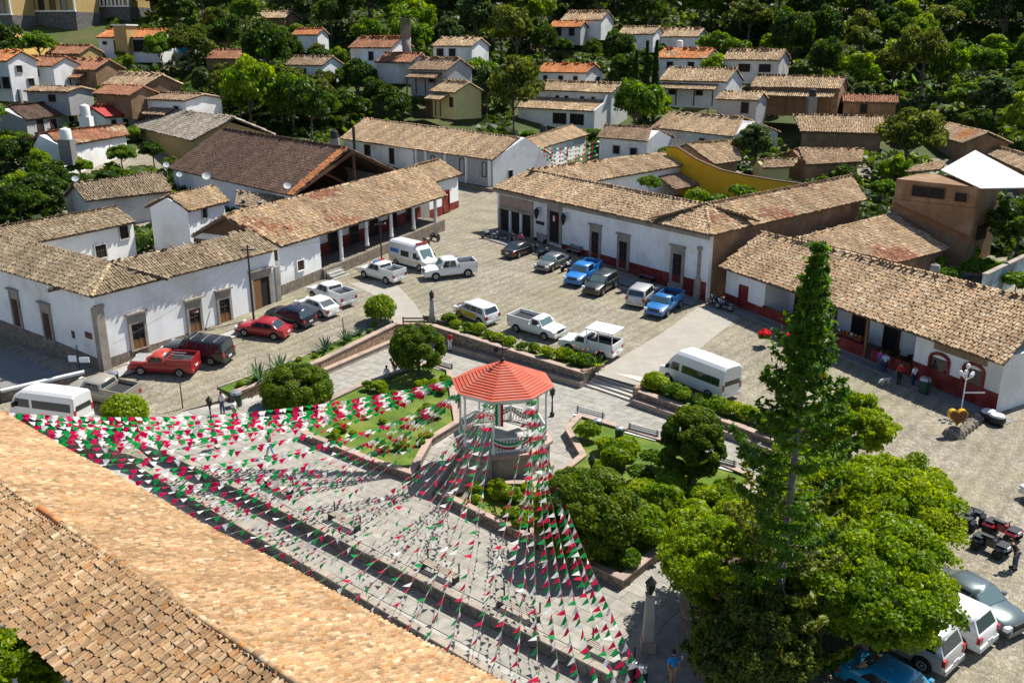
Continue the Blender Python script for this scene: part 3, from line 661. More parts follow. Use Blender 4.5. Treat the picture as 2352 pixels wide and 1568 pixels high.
# rear wing behind the courtyard
qC = quad_px((40, 566), (312, 510), 7.2, 7.2, (264, 476), (-40, 528), 24)
frC, LC, zbC = wing(qC, ch, 6.0, depth=5.0); slope(ch, qC, 'mossy', 0.26, 0.42, seed=6); slope(ch, back_slope(qC), 'mossy', 0.34, 0.5, seed=7, caps=False)
for px, py, W, H in ((286, 548, 1.1, 1.4), (233, 592, 1.3, 1.3)):
    a, z = facade(frC, px, py); win(ch, frC, a, z, W, H, 'window', 'plaster_old', 'dark_void', fw=0.12, bars=(1, 1))
# ================================================================ arcade house
qD = quad_px((646, 567), (1027, 449), 6.9, 7.5, (960, 381), (512, 497), 25)
ar = thing('arcade_house', 'white arcaded shop row with red dado behind columns on a raised stone platform', 'house', ((qD[0].x + qD[1].x) / 2, (qD[0].y + qD[1].y) / 2, 2.4))
slope(ar, qD, 'tan', 0.25, 0.40, patch='redbrown', seed=14, warp=0.03); qDb = back_slope(qD); slope(ar, qDb, 'brown', 0.36, 0.55, seed=15, caps=False)
A, B, C, D = qD; uD = Vector((B.x - A.x, B.y - A.y, 0)).normalized(); frD = Fr(A + Vector((-uD.y, uD.x, 0)) * 0.5, uD); LD = (B - A).dot(uD)
a_w, _ = facade(frD, 735, 560)
dD = (qDb[0] - A).dot(frD.n) - 1.0
zF = [facade(frD, 787, 599), facade(frD, 1002, 510)]
zfl = lambda a: zF[0][1] + (zF[1][1] - zF[0][1]) * (a - zF[0][0]) / (zF[1][0] - zF[0][0])
zee = lambda a: A.z + (B.z - A.z) * a / LD + 0.1
mb = MB()
def sl(mb, fr, a0, a1, b0, b1, zlo, zhi):
    """box whose top and foot follow two height functions"""
    g = lambda z, a: z(a) if callable(z) else z
    mb.hexa([fr.P(a0, b0, g(zlo, a0)), fr.P(a1, b0, g(zlo, a1)), fr.P(a1, b1, g(zlo, a1)), fr.P(a0, b1, g(zlo, a0))], [fr.P(a0, b0, g(zhi, a0)), fr.P(a1, b0, g(zhi, a1)), fr.P(a1, b1, g(zhi, a1)), fr.P(a0, b1, g(zhi, a0))])
    return mb
sl(mb, frD, 0.2, a_w, 0, 3.2, 0.5, zee); sl(mb, frD, 0.2, LD - 0.2, 3.2, dD, 0.5, lambda a: zee(a) + 0.2); mb.build('wall', 'plaster', ar)
MB().hexa([frD.P(0.1, 0.2, 5.5), frD.P(0.2, 0.2, 5.5), frD.P(0.2, dD, 5.5), frD.P(0.1, dD, 5.5)], [frD.P(0.1, 0.2, 6.6), frD.P(0.2, 0.2, 6.6), frD.P(0.2, dD, 6.6), frD.P(0.1, dD, 6.6)]).build('beam', 'wood', ar)
gb = MB(); rr = [frD.P(0.22, 0.3, 5.0), frD.P(0.22, dD, 5.0), frD.P(0.22, dD, 6.9), frD.P(0.22, dD / 2, qD[3].z - 0.25), frD.P(0.22, 0.3, 6.9)]
gb.hexa([p + frD.u * 0.3 for p in rr][::-1], rr[::-1]).build('gable', 'adobe_dark', ar)
sl(MB(), frD, 0.1, a_w + 0.1, -0.08, 0.0, 0.6, lambda a: zfl(a) + 0.1).build('stone_base', 'rubble', ar)
sl(MB(), frD, a_w, LD - 0.3, -0.3, 3.2, 1.5, zfl).build('platform', 'rubble', ar)
sl(MB(), frD, a_w + 0.02, LD - 0.25, 3.12, 3.2, zfl, lambda a: zfl(a) + 1.25).build('dado', 'red_paint', ar)
for px, pb in ((787, 599), (845, 564), (901, 544), (952, 526), (1002, 510)):
    a, z = facade(frD, px, pb); c = frD.P(a, 0.1, 0)
    MB().lathe([(0.24, z - 0.02), (0.24, z + 0.25), (0.2, z + 0.25), (0.185, zee(a) - 0.3), (0.27, zee(a) - 0.28), (0.27, zee(a) - 0.05)], (c.x, c.y, 0), 12).build('column', 'plaster', ar, False)
sl(MB(), frD, a_w, LD - 0.2, -0.02, 0.22, lambda a: zee(a) - 0.25, lambda a: zee(a) - 0.02).build('beam', 'wood', ar)
for a in np.linspace(a_w + 2.2, LD - 2.5, 6):
    win(ar, frD, float(a), zfl(a) + 0.02, 1.3, 2.4, 'door', 'wood', 'dark_void', b=3.12, fw=0.1, bars=(0, 0))
a, z = facade(frD, 690, 618); win(ar, frD, a, z - 0.1, 0.95, 0.95, 'window', 'plaster', 'wood', fw=0.1, bars=(2, 2))
sign(ar, frD, 646, 615, 0.45, 0.5, 'sign_white', 'plaque')
for k in range(5): sl(MB(), frD, a_w + 0.3, a_w + 2.6, -0.35 - 0.35 * k, -0.3 - 0.35 * (k - 1) + 0.0, 1.2, lambda a, k=k: zfl(a_w) - 0.22 * (k + 1)).build('step', 'concrete', ar)
# shaded swags of cloth and hanging shirts between the columns
mat('cloth_white', (0.7, 0.7, 0.7), 0.9); mat('cloth_black', (0.02, 0.02, 0.025), 0.9); mat('cloth_red', (0.45, 0.015, 0.02), 0.8)
# end block with the red door
qE = quad_px((990, 421), (1061, 401), 8.1, 8.1, (1011, 367), (955, 381), 25)
r_, fr_, zb_, L_, d_, wo, _ = bld('end_house', 'small white house with red door and red foot at the end of the arcade', qE, 4.9, wall='plaster', pal='tan', seed=17, run=2.0)
a, z = facade(fr_, 1022, 460); win(r_, fr_, L_ * 0.55, zb_ + 0.7, 1.5, 2.5, 'door', 'red_paint', 'red_paint', fw=0.15, bars=(0, 0))
MB().fb(fr_, 0.25, L_ - 0.25, -0.05, 0.0, zb_, zb_ + 1.5).build('dado', 'red_paint', r_)
# ================================================================ market hall
qH = quad_px((385, 386), (672, 450), 8.3, 8.3, (799, 341), (512, 296), 27)
hl = thing('market_hall', 'big open-ended hall under a wide dark brown roof with an orange tiled verge', 'hall', ((qH[0].x + qH[1].x) / 2, (qH[0].y + qH[1].y) / 2, 3.0))
slope(hl, qH, 'dark', 0.26, 0.40, seed=21); qHb = back_slope(qH); slope(hl, qHb, 'dark', 0.4, 0.6, seed=22, caps=False)
A, B, C, D = qH; uH = Vector((B.x - A.x, B.y - A.y, 0)).normalized(); frH = Fr(A, uH); LH = (B - A).dot(uH); dH = (qHb[0] - A).dot(frH.n)
vq = [B - uH * 1.3, B, C, C - uH * 1.3]; up3 = Vector((0, 0, 0.05)); tiles('verge_tiles', [p + up3 for p in vq], hl, 'orange', 0.27, 0.42, seed=23, patch='tan')
mb = MB(); mb.fb(frH, 0.5, LH - 0.8, 0.5, 0.9, 2.5, 8.4).fb(frH, 0.5, LH - 2, dH - 0.9, dH - 0.5, 2.5, 8.4).fb(frH, 0.5, 0.9, 0.9, dH - 0.9, 2.5, 8.4); mb.build('wall', 'plaster', hl)
rr = [frH.P(LH - 14, 0.9, 2.5), frH.P(LH - 14, dH - 0.9, 2.5), frH.P(LH - 14, dH - 0.9, 8.4), frH.P(LH - 14, dH / 2, C.z - 0.4), frH.P(LH - 14, 0.9, 8.4)]
MB().hexa([p + frH.u * 0.2 for p in rr][::-1], rr[::-1]).build('gable_wall', 'adobe_dark', hl)  # dark wall colour deepens the shade inside the open hall
def seg(p, q_, w_=0.22): return MB().tube(p, q_, w_ / 1.6, w_ / 1.6, 4)
px_, pz_ = LH - 0.5, C.z - 0.35
seg(frH.P(px_, dH / 2, 3), frH.P(px_, dH / 2, pz_), 0.3).build('post', 'wood', hl); seg(frH.P(px_, 0.2, 8.2), frH.P(px_, dH / 2, pz_), 0.35).build('rafter', 'wood', hl)
seg(frH.P(px_, dH - 0.2, 8.2), frH.P(px_, dH / 2, pz_), 0.35).build('rafter', 'wood', hl); seg(frH.P(px_, dH * 0.26, pz_ - 2.0), frH.P(px_, dH / 2, pz_ - 4.2), 0.25).build('brace', 'wood', hl)
seg(frH.P(px_, dH - 0.5, 3), frH.P(px_, dH - 0.5, 8.3), 0.3).build('post', 'wood', hl); seg(frH.P(px_, 0.5, 3), frH.P(px_, 0.5, 8.3), 0.3).build('post', 'wood', hl)
MB().fb(frH, LH - 0.35, LH - 0.1, dH / 2 - 0.12, dH / 2 + 0.12, C.z, C.z + 2.6).build('chimney_pipe', 'iron', hl)
# ================================================================ town hall
ZP = 8.35
qP = quad_px((1131, 431), (1634, 540), ZP, ZP, (1621, 470), (1215, 391), 22)
qL_ = None
tp = thing('town_hall', 'white colonial town hall with dark red dado and grey stone windows under tan tile roof', 'town hall', ((qP[0].x + qP[1].x) / 2, (qP[0].y + qP[1].y) / 2, 2.0))
slope(tp, qP, 'tan', 0.26, 0.42, seed=31, warp=0.02)
# right wing: street-side slope seen from here, ridge running back
A, B, C, D = qP; dirR = (at(1990, 459, ZP) - B); dirR.z = 0
qR = quad_px((1634, 540), (1990, 459), ZP, ZP, (1957, 403), (1621, 470), 24)
qR[0] = B; mid = (C + qR[3]) / 2; qP[2] = mid; qR[3] = mid
slope(tp, qR, 'tan', 0.26, 0.42, seed=32, patch='redbrown'); ridge_caps(B, mid, tp.children[0], 'tan', 0.17)
# left wing: slope down to the courtyard
qLw = quad_px((1362, 417), (1569, 380), 8.7, 8.7, (1530, 350), (1215, 391), 23)
slope(tp, qLw, 'tan', 0.26, 0.42, seed=33)
slope(tp, back_slope(qLw, 3.2), 'brown', 0.4, 0.6, seed=34, caps=False); slope(tp, back_slope(qP, 2.6), 'brown', 0.4, 0.6, seed=35, caps=False); slope(tp, back_slope(qR, 3.0), 'brown', 0.4, 0.6, seed=36, caps=False)
frP, LP_ = wfr(qP, 0.5); frR, LR_ = wfr(qR, 0.5)
ell(tp, frP, LP_, frR, LR_, 6, 5, 0.8, ZP + 0.06, 'plaster', 'adobe', s1=0.3, s2=0.3)
uL = (qLw[1] - qLw[0]); frLw, LLw, zbLw = wing(qLw, tp, 6.0, over=0.5, depth=5.5)
aR0 = (xlines(frP, 0, frR, 0) - frR.o).dot(frR.u); MB().fb(frR, aR0, aR0 + 0.5, -0.02, 0.0, 1.0, ZP - 0.1).build('white_return', 'plaster', tp)
LP_ = (xlines(frP, 0, frR, 0) - frP.o).dot(frP.u) + 0.5
cr = MB().fb(frP, 0.1, LP_ - 0.5, -0.25, 0.02, ZP - 0.32, ZP - 0.1).fb(frP, 0.1, LP_ - 0.5, -0.12, 0.02, ZP - 0.6, ZP - 0.32); cr.build('cornice', 'cantera', tp)
aq = [facade(frP, x, y) for x, y in ((1292, 559), (1448, 602), (1607, 645))]
zd = aq[1][1]
a0 = facade(frP, 1290, 560)[0]; MB().fb(frP, a0, LP_ - 0.6, -0.035, 0.0, 1.0, zd).build('dado', 'red_paint', tp)
MB().fb(frP, 0.12, facade(frP, 1147, 520)[0], -0.035, 0.0, 1.0, zd - 0.4).build('dado', 'red_paint', tp)
for px, py in ((1367, 596), (1431, 620), (1554, 652)):
    a, z = facade(frP, px, py - 4); win(tp, frP, a, z, 1.15, 2.75, 'window', 'cantera', 'dark_void', fw=0.32, cornice=0.15, bars=(1, 2), head=0.35)
MB().fb(frP, a - 0.9, a + 0.9, -0.3, 0.0, z - 0.75, z - 0.1).build('sill_block', 'cantera', tp)
a, z = facade(frP, 1274, 556); win(tp, frP, a, z, 1.7, 3.4, 'door', 'cantera', 'dark_void', fw=0.42, cornice=0.18, bars=(0, 0), head=0.75)
ad = a
# portico of three bays with white columns and a pink frieze
b0, b1 = facade(frP, 1150, 500)[0], facade(frP, 1224, 500)[0]
MB().fb(frP, b0, b1, -0.03, 0.0, zd - 1.0, ZP - 1.9).build('portico_shade', 'dark_void', tp)  # flat near-black sheet painted as the shade inside the bays
MB().fb(frP, b0 - 0.1, b1 + 0.1, -0.1, 0.0, ZP - 1.9, ZP - 0.75).build('frieze', 'cantera_pink', tp)
MB().fb(frP, b0 - 0.1, b1 + 0.1, -0.16, 0.0, ZP - 2.35, ZP - 1.9).build('lintel', 'cantera', tp)
for k in range(4):
    aa = b0 + (b1 - b0) * k / 3
    MB().fb(frP, aa - 0.16, aa + 0.16, -0.22, 0.0, zd - 1.1, ZP - 2.35).build('column' if k in (1, 2) else 'pilaster', 'plaster' if k in (1, 2) else 'cantera', tp)
aC = LP_ - 1.55
cc = frP.P(aC, -0.12, 0)
MB().lathe([(0.36, 1.2), (0.36, 3.6), (0.30, 3.9), (0.16, 4.2), (0.15, 6.6), (0.28, 6.75), (0.28, 6.95)], (cc.x, cc.y, 0), 10).build('corner_column', 'cantera', tp)
for px, py in ((1241, 487), (1303, 500)):
    a, z = facade(frP, px, py); c = frP.P(a, -0.55, 0); lm = MB()
    lm.lathe([(0.06, z - 0.75), (0.22, z - 0.35), (0.30, z + 0.15), (0.34, z + 0.2), (0.12, z + 0.45), (0.03, z + 0.6)], (c.x, c.y, 0), 6); lm.tube(frP.P(a, -0.55, z + 0.5), frP.P(a, 0, z + 0.5), 0.03)
    lm.build('wall_lantern', 'iron', tp)
sign(tp, frP, 1241, 512, 1.5, 0.38, 'iron', 'name_board'); sign(tp, frP, 1305, 529, 0.95, 0.7, 'sign_white', 'plaque')
fl = MB().fb(frP, ad - 0.1, ad + 0.15, -0.2, -0.16, zd + 2.3, zd + 2.9).build('flag_white_band', 'cloth_white', tp)
MB().fb(frP, ad + 0.15, ad + 0.42, -0.2, -0.16, zd + 2.3, zd + 2.9).build('flag_red_band', 'cloth_red', tp)
# courtyard: lean-to roof and the ochre yellow wall
qY = quad_px((1552, 436), (1614, 423), 6.4, 6.4, (1562, 388), (1500, 397), 20)
slope(tp, qY, 'brown', 0.28, 0.45, seed=37)
yw = thing('yellow_wall', 'tall ochre yellow courtyard wall with a sagging coped top', 'wall', tuple(aty(1690, 430, 122)))
ypts = [(1532, 338, 128), (1556, 340, 127.5), (1600, 368, 125), (1656, 392, 121.5), (1710, 404, 118), (1776, 415, 113), (1850, 425, 108)]
mb = MB(); cp = MB(); Pt = [aty(*p) for p in ypts]
for p, q_ in zip(Pt[:-1], Pt[1:]):
    d = (q_ - p); d.z = 0; nn = Vector((-d.y, d.x, 0)).normalized() * 0.35; zl = Vector((0, 0, 1)); f0 = lambda a: Vector((a.x, a.y, 2.5))
    mb.hexa([f0(p), f0(q_), f0(q_ + nn), f0(p + nn)], [p, q_, q_ + nn, p + nn])
    e = nn * 0.25; cp.hexa([p - e, q_ - e, q_ + nn + e, p + nn + e], [p - e + zl * .14, q_ - e + zl * .14, q_ + nn + e + zl * .14, p + nn + e + zl * .14])
mb.build('wall_panel', 'yellow_wall', yw); cp.build('coping', 'adobe_dark', yw)
# ================================================================ restaurant row on the right
qS = quad_px((1652, 612), (2306, 836), 5.35, 4.75, (2420, 700), (1750, 534), 22)
rs = thing('restaurant_row', 'long low restaurant and shop row with dark red dado and open porch under tile roof', 'house', ((qS[0].x + qS[1].x) / 2, (qS[0].y + qS[1].y) / 2, 1.0))
slope(rs, qS, 'tan', 0.25, 0.40, seed=41, one=300, warp=0.03); qSb = back_slope(qS); slope(rs, qSb, 'tan', 0.36, 0.55, seed=42, caps=False)
A, B, C, D = qS; uS = Vector((B.x - A.x, B.y - A.y, 0)).normalized(); frS = Fr(A + Vector((-uS.y, uS.x, 0)) * 0.8, uS); LS = (B - A).dot(uS); dS = (qSb[0] - A).dot(frS.n) - 1.6
zS = lambda a: A.z + (B.z - A.z) * a / LS + 0.18
gS = lambda a: 1.95 + (0.85 - 1.95) * a / LS
a1 = facade(frS, 1756, 690)[0]; a2 = facade(frS, 2100, 810)[0]
mb = MB(); sl(mb, frS, 0.15, a1, 0, 3.0, 0.2, zS); sl(mb, frS, a2, LS - 0.5, 0, 3.0, 0.2, zS); sl(mb, frS, 0.15, LS - 0.5, 3.0, dS, 0.2, lambda a: zS(a) + 0.6); mb.build('wall', 'plaster', rs)
sl(MB(), frS, 0.15, a1, -0.04, 0, 0.3, lambda a: gS(a) + 0.9).build('dado', 'red_paint', rs); sl(MB(), frS, a2, LS - 0.5, -0.04, 0, 0.2, lambda a: gS(a) + 1.45).build('dado', 'red_paint', rs)
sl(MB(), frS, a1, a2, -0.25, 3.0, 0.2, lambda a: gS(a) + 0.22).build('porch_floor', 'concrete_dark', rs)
g0 = facade(frS, 1985, 815)[0]; g1 = facade(frS, 2003, 825)[0]
sl(MB(), frS, a1, g0, -0.2, 0.0, 0.3, lambda a: gS(a) + 1.15).build('parapet', 'red_paint', rs); sl(MB(), frS, g1, a2, -0.2, 0.0, 0.3, lambda a: gS(a) + 1.15).build('parapet', 'red_paint', rs)
for px in (1884, 1912, 1996):
    a = facade(frS, px, 740)[0]; sl(MB(), frS, a - 0.09, a + 0.09, -0.16, 0.02, gS(a), zS(a) - 0.1).build('post', 'plaster_old' if px < 1990 else 'wood_light', rs)
sl(MB(), frS, a1, a2, -0.14, 0.04, lambda a: zS(a) - 0.22, lambda a: zS(a) - 0.02).build('beam', 'wood', rs)
for k, a in enumerate(np.linspace(a1 + 1.5, a2 - 1.2, 5)):
    win(rs, frS, float(a), gS(a) + 0.3, 1.3, 2.1, 'door', 'wood', 'dark_void', b=2.92, fw=0.1, bars=(0, 0))
a, z = facade(frS, 1706, 702); win(rs, frS, a, z - 0.1, 0.95, 1.9, 'door', 'red_paint', 'red_paint', fw=0.08, bars=(0, 0))
for px, py in ((2153, 868), (2231, 893)):
    a, z = facade(frS, px, py); W = 1.35
    P_ = MB().fb(frS, a - W / 2, a + W / 2, -0.03, 0.02, z, z + 1.45).build('window', 'dark_glass', rs)
    f = MB(); f.fb(frS, a - W / 2 - 0.2, a - W / 2, -0.12, 0, z - 0.1, z + 1.4); f.fb(frS, a + W / 2, a + W / 2 + 0.2, -0.12, 0, z - 0.1, z + 1.4)
    for k in range(6):
        t0, t1 = math.pi * (1 - k / 6), math.pi * (1 - (k + 1) / 6); Rr = W / 2
        p4 = [(a + (Rr + .2) * math.cos(t0), z + 1.4 + 0.55 * math.sin(t0)), (a + Rr * math.cos(t0), z + 1.4 + 0.32 * math.sin(t0)), (a + Rr * math.cos(t1), z + 1.4 + 0.32 * math.sin(t1)), (a + (Rr + .2) * math.cos(t1), z + 1.4 + 0.55 * math.sin(t1))]
        f.hexa([frS.P(x, 0, y) for x, y in p4], [frS.P(x, -0.12, y) for x, y in p4])
    f.build('frame', 'red_paint', P_)
a0, z0 = facade(frS, 2146, 802); a3, z3 = facade(frS, 2268, 838)
mat('sign_board', (0.30, 0.21, 0.12), 0.8, (0.20, 0.14, 0.08), 3)
sl(MB(), frS, a0, a3, -0.09, -0.02, lambda a: zS(a) - 1.05, lambda a: zS(a) - 0.42).build('sign_board', 'sign_board', rs)
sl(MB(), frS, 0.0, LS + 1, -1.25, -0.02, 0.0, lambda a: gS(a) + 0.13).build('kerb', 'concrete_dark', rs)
# roof behind it
qT = quad_px((2061, 604), (2182, 572), 4.9, 4.9, (2053, 491), (1833, 548), 20)
bld('rear_house', 'low house behind the restaurant with a broad tan tile roof', qT, 4.0, wall='adobe', pal='tan', seed=45, patch='redbrown', run=2.0)
# ================================================================ church roof in the foreground
qN = quad_px((1290, 1649), (-140, 874), 4.0, 4.0, (-140, 1016), (800, 1649), 25)
chh = thing('church', 'long church roof of pale golden clay tiles with an uneven ridge', 'church', (-20, 40, -1.3))
slope(chh, qN, 'gold', 0.19, 0.30, one=120, seed=51, caps=False, warp=0.04)
qNb = back_slope(qN, 3.5); qNb[0].z += 0.5; qNb[1].z += 0.5; slope(chh, qNb, 'gold', 0.19, 0.33, one=180, seed=52, caps=False, warp=0.03)
rp = [qN[2], qN[3]]
ridge_caps(rp[0], rp[1], chh.children[0], 'gold', 0.13, 0.36, 53)
rc = rp[0].lerp(rp[1], 0.36); rd_ = rp[0].lerp(rp[1], 0.42); ridge_caps(rc + Vector((0, 0, 0.05)), rd_ + Vector((0, 0, 0.05)), chh.children[0], 'orange', 0.15, 0.36, 54)
A, B, C, D = qN; uN = Vector((B.x - A.x, B.y - A.y, 0)).normalized(); frN = Fr(A, uN); LN = (B - A).dot(uN); dN = (qNb[0] - A).dot(frN.n)
MB().fb(frN, 0.4, LN - 0.4, 0.5, dN - 0.5, -2.5, 4.2).build('wall', 'plaster_grey', chh)
MB().fb(frN, 0, LN, dN - 0.52, dN - 0.3, 5.25, 5.6).build('eave_board', 'redbrick', chh)

# ================================================================ houses around and up the hill
def win_px(root, fr, lst, frame='concrete', pane='dark_void', b=0.0, bars=(0, 0)):
    for px, py, W, H, kind in lst:
        a, z = facade(fr, px, py); win(root, fr, a, z, W, H, kind, frame, pane, b=b, fw=0.12, bars=bars)
def B_(name, label, e, zz, r, h, pitch=24, w=(), cat='house', **k):
    q = quad_px(e[0], e[1], zz[0], zz[1], r[1], r[0], pitch); o = bld(name, label, q, h, cat, **k); win_px(o[0], o[1], w); return o
# small white house behind the corner house, mossy roofs beside it
B_('gabled_house', 'small white two-storey house with orange verge tiles behind the corner house', [(434, 485), (527, 463)], (8.4, 8.4), [(387, 449), (492, 428)], 6.5, pal='tan', patch='orange', seed=61, w=[(470, 500, 0.7, 1.0, 'window')])
B_('mossy_house', 'low old house with a dark moss-grown roof', [(197, 462), (395, 440)], (7.4, 7.4), [(165, 424), (372, 396)], 5, wall='plaster_old', pal='mossy', seed=62)
B_('lean_to', 'low lean-to with broken dark tiles beside the mossy roof', [(250, 474), (392, 448)], (6.4, 6.4), [(272, 453), (394, 426)], 4, cat='shed', wall='plaster_old', pal='brown', seed=63)
B_('white_annex', 'white plastered annex with dark coping below the hall roof', [(540, 470), (668, 490)], (6.6, 6.6), [(545, 440), (668, 458)], 5, wall='plaster', pal='mossy', seed=64, w=[(562, 478, 0.5, 0.9, 'window'), (600, 482, 0.6, 0.8, 'window')])
# long white house with porch
o = B_('long_house', 'long white house with a columned porch and bare white gable below the wooded slope', [(781, 318), (1130, 368)], (8.6, 8.6), [(838, 272), (1192, 317)], 4.6, pal='tan', seed=65)
r_, fr_, zb_, L_, d_ = o[:5]
win_px(r_, fr_, [(845, 356, 1.5, 1.6, 'window'), (901, 375, 1.1, 2.3, 'door')], 'wood')
pa = facade(fr_, 950, 380)[0]
MB().fb(fr_, pa, L_ - 0.4, -0.04, 0.0, zb_ + 0.8, 8.55).build('porch_back', 'plaster_grey', r_)
for px in (960, 982, 1026, 1074, 1127):
    a = facade(fr_, px, 380)[0]; MB().fb(fr_, a - 0.17, a + 0.17, -0.4, -0.06, zb_, 8.6).build('column', 'plaster', r_)
win_px(r_, fr_, [(1062, 400, 1.0, 2.2, 'door'), (1113, 405, 0.8, 1.9, 'door'), (995, 372, 0.7, 0.9, 'window')], 'wood')
sf = Fr(fr_.P(L_ - 0.3, 0, 0), fr_.n); win(r_, sf, d_ * 0.3, zb_ + 0.9, 0.8, 1.9, 'door', 'concrete', 'dark_void', fw=0.08, bars=(0, 0))
MB().fb(fr_, -1.5, L_ + 1, -1.4, 0, zb_ - 3, zb_ + 0.7).build('terrace', 'rubble', r_)
o = B_('side_house', 'white house with two dark windows at the lane end, flower garland across it', [(1240, 341), (1352, 309)], (8.9, 8.9), [(1210, 319), (1313, 287)], 4.2, pal='tan', seed=66, w=[(1262, 371, 1.2, 1.1, 'window'), (1300, 362, 1.2, 1.1, 'window')])
B_('cottage', 'white cottage with two dark windows and a corner of bare adobe', [(1370, 315), (1487, 325)], (9.2, 9.2), [(1389, 288), (1497, 293)], 4.0, pal='brown', seed=67, w=[(1416, 353, 1.3, 1.3, 'window'), (1455, 356, 1.3, 1.1, 'window')])
B_('porch_house', 'grey and white house with a shaded porch under a long tan roof', [(1495, 293), (1685, 314)], (10.2, 10.2), [(1535, 258), (1708, 270)], 4.0, wall='plaster_old', pal='tan', seed=68, w=[(1527, 333, 1.2, 1.6, 'door'), (1612, 338, 1.1, 1.4, 'window')])
B_('adobe_row', 'long bare adobe house with a wide tan roof', [(1838, 302), (2030, 307)], (10.6, 10.6), [(1821, 264), (2085, 268)], 5.0, wall='adobe', pal='tan', seed=69)
B_('adobe_barn', 'adobe barn with a bare gable and patchy orange tiles', [(2125, 305), (2212, 329)], (9.8, 9.8), [(2106, 268), (2271, 304)], 5.0, wall='adobe', pal='tan', patch='orange', seed=70)
B_('tiled_house', 'tan tiled roof just beyond the yellow wall', [(1642, 378), (1702, 369)], (8.4, 8.4), [(1575, 331), (1697, 322)], 4.5, wall='adobe', pal='tan', seed=71)
B_('orange_tiled_house', 'low house with orange patched tiles beside the banana plants', [(1852, 378), (1978, 372)], (8.0, 8.0), [(1834, 341), (1985, 343)], 4.0, wall='adobe', pal='tan', patch='orange', seed=72)
B_('balcony_house', 'small house with a pale yellow front below an open gable', [(1752, 386), (1822, 383)], (7.8, 7.8), [(1757, 366), (1835, 366)], 4.0, wall='pale_yellow', pal='tan', seed=73)
B_('edge_house', 'tan tiled roof beyond the white metal sheet', [(2262, 352), (2420, 425)], (8.2, 8.2), [(2240, 322), (2440, 380)], 5, wall='adobe', pal='tan', seed=74)
# adobe tower house under a white metal sheet
c0 = aty(2222, 585, 92); frT = Fr((c0.x - 0.70 * 8.4, c0.y + 0.71 * 8.4), (0.70, -0.71))
tw_ = thing('adobe_tower_house', 'tall unfinished adobe house under a bright white metal sheet roof', 'house', (c0.x, c0.y, 2.0))
zt = 11.0
MB().fb(frT, 0, 8.4, 0, 6.5, 1.0, 8.9).build('wall', 'adobe', tw_)
MB().fb(frT, 0.12, 8.28, 0.12, 6.4, 8.9, zt).build('upper_wall', 'adobe', tw_)
win(tw_, frT, 3.6, 9.5, 3.2, 0.95, 'opening', 'wood', 'dark_void', b=0.12, fw=0.1, bars=(1, 0)); 
sfT = Fr(frT.P(8.4, 0, 0), frT.n); win(tw_, sfT, 2.6, 5.4, 3.0, 1.6, 'opening', 'adobe', 'dark_void', fw=0.1, bars=(0, 0)); win(tw_, frT, 6.9, 9.4, 1.2, 0.9, 'opening', 'adobe', 'dark_void', b=0.12, fw=0.08, bars=(0, 0))
W0, W1, W2, W3 = at(2161, 390, 11.5), at(2252, 432, 11.2), at(2400, 430, 11.9), at(2240, 345, 12.3)
slab(MB(), [W0, W1, W2, W3], 0.08, 0).build('sheet_roof', 'white_sheet', tw_)
qW = [at(2082, 396, 11.2), at(2161, 390, 11.3), at(2178, 366, 12.0), at(2110, 380, 11.6)]
slab(MB(), qW, 0.12, 0.02).build('tile_roof', 'roof_deck', tw_); tiles('roof_tiles', qW, tw_, 'tan', 0.27, 0.4, seed=75)
sl(MB(), frT, 0.3, 8.2, -0.22, 0, lambda a: 8.4 - a * 0.3, lambda a: 8.55 - a * 0.3).build('brick_course', 'redbrick', tw_)
# left slope houses
B_('tank_house', 'white house with a rust-red tile roof beside a cream water tank', [(144, 336), (297, 310)], (11.0, 11.0), [(106, 305), (284, 288)], 4.5, pal='redbrown', patch='tan', seed=81, tw=0.3, tl=0.5, w=[(152, 356, 0.8, 0.9, 'window')])
o = B_('dark_roof_house', 'house with a dark brown roof, red posts and shaded front', [(63, 276), (184, 259)], (12.6, 12.6), [(21, 245), (148, 233)], 4.2, wall='plaster_grey', pal='dark', seed=82, tw=0.3, tl=0.5)
win_px(o[0], o[1], [(95, 305, 1.6, 2.1, 'door'), (125, 303, 1.5, 2.0, 'door')], 'red_paint'); win_px(o[0], o[1], [(164, 280, 1.9, 1.3, 'window')], 'plaster')
o = B_('red_sheet_house', 'small white house under a bright red sheet roof', [(243, 271), (323, 264)], (12.6, 12.6), [(209, 248), (286, 246)], 4.0, pal='redbrown', seed=83, tw=0.5, tl=0.9, w=[(262, 292, 1.0, 1.2, 'window'), (290, 293, 1.0, 2.0, 'door')])
qq = quad_px((243, 270), (323, 263), 12.72, 12.72, (286, 245), (209, 247), 24); slab(MB(), [p + Vector((0, 0, 0.14)) for p in qq], 0.05, 0).build('sheet_roof', 'red_sheet', o[0])
B_('grey_roof_house', 'house with a big grey weathered roof and ochre gable', [(301, 290), (440, 323)], (11.0, 11.0), [(380, 251), (539, 271)], 4.5, wall='ochre_wall', pal='grey', seed=84, tw=0.32, tl=0.5)
H = house
H('open_loft_house', 'tan roofed house with an open wooden loft gable above white walls', 290, 232, 170, 12.5, 8, 3.4, 125, 24, 'adobe', 'tan', [(0.5, 0.6, 1.2, 1.2, 'window')], 85)
H('white_terrace_house', 'white two-storey house with small square windows stepping down the slope', 385, 287, 160, 10, 9, 5.0, 118, 10, 'plaster', 'brown', [(0.35, 2.0, 1.1, 1.1, 'window'), (0.75, 2.6, 1.1, 1.1, 'window')], 86)
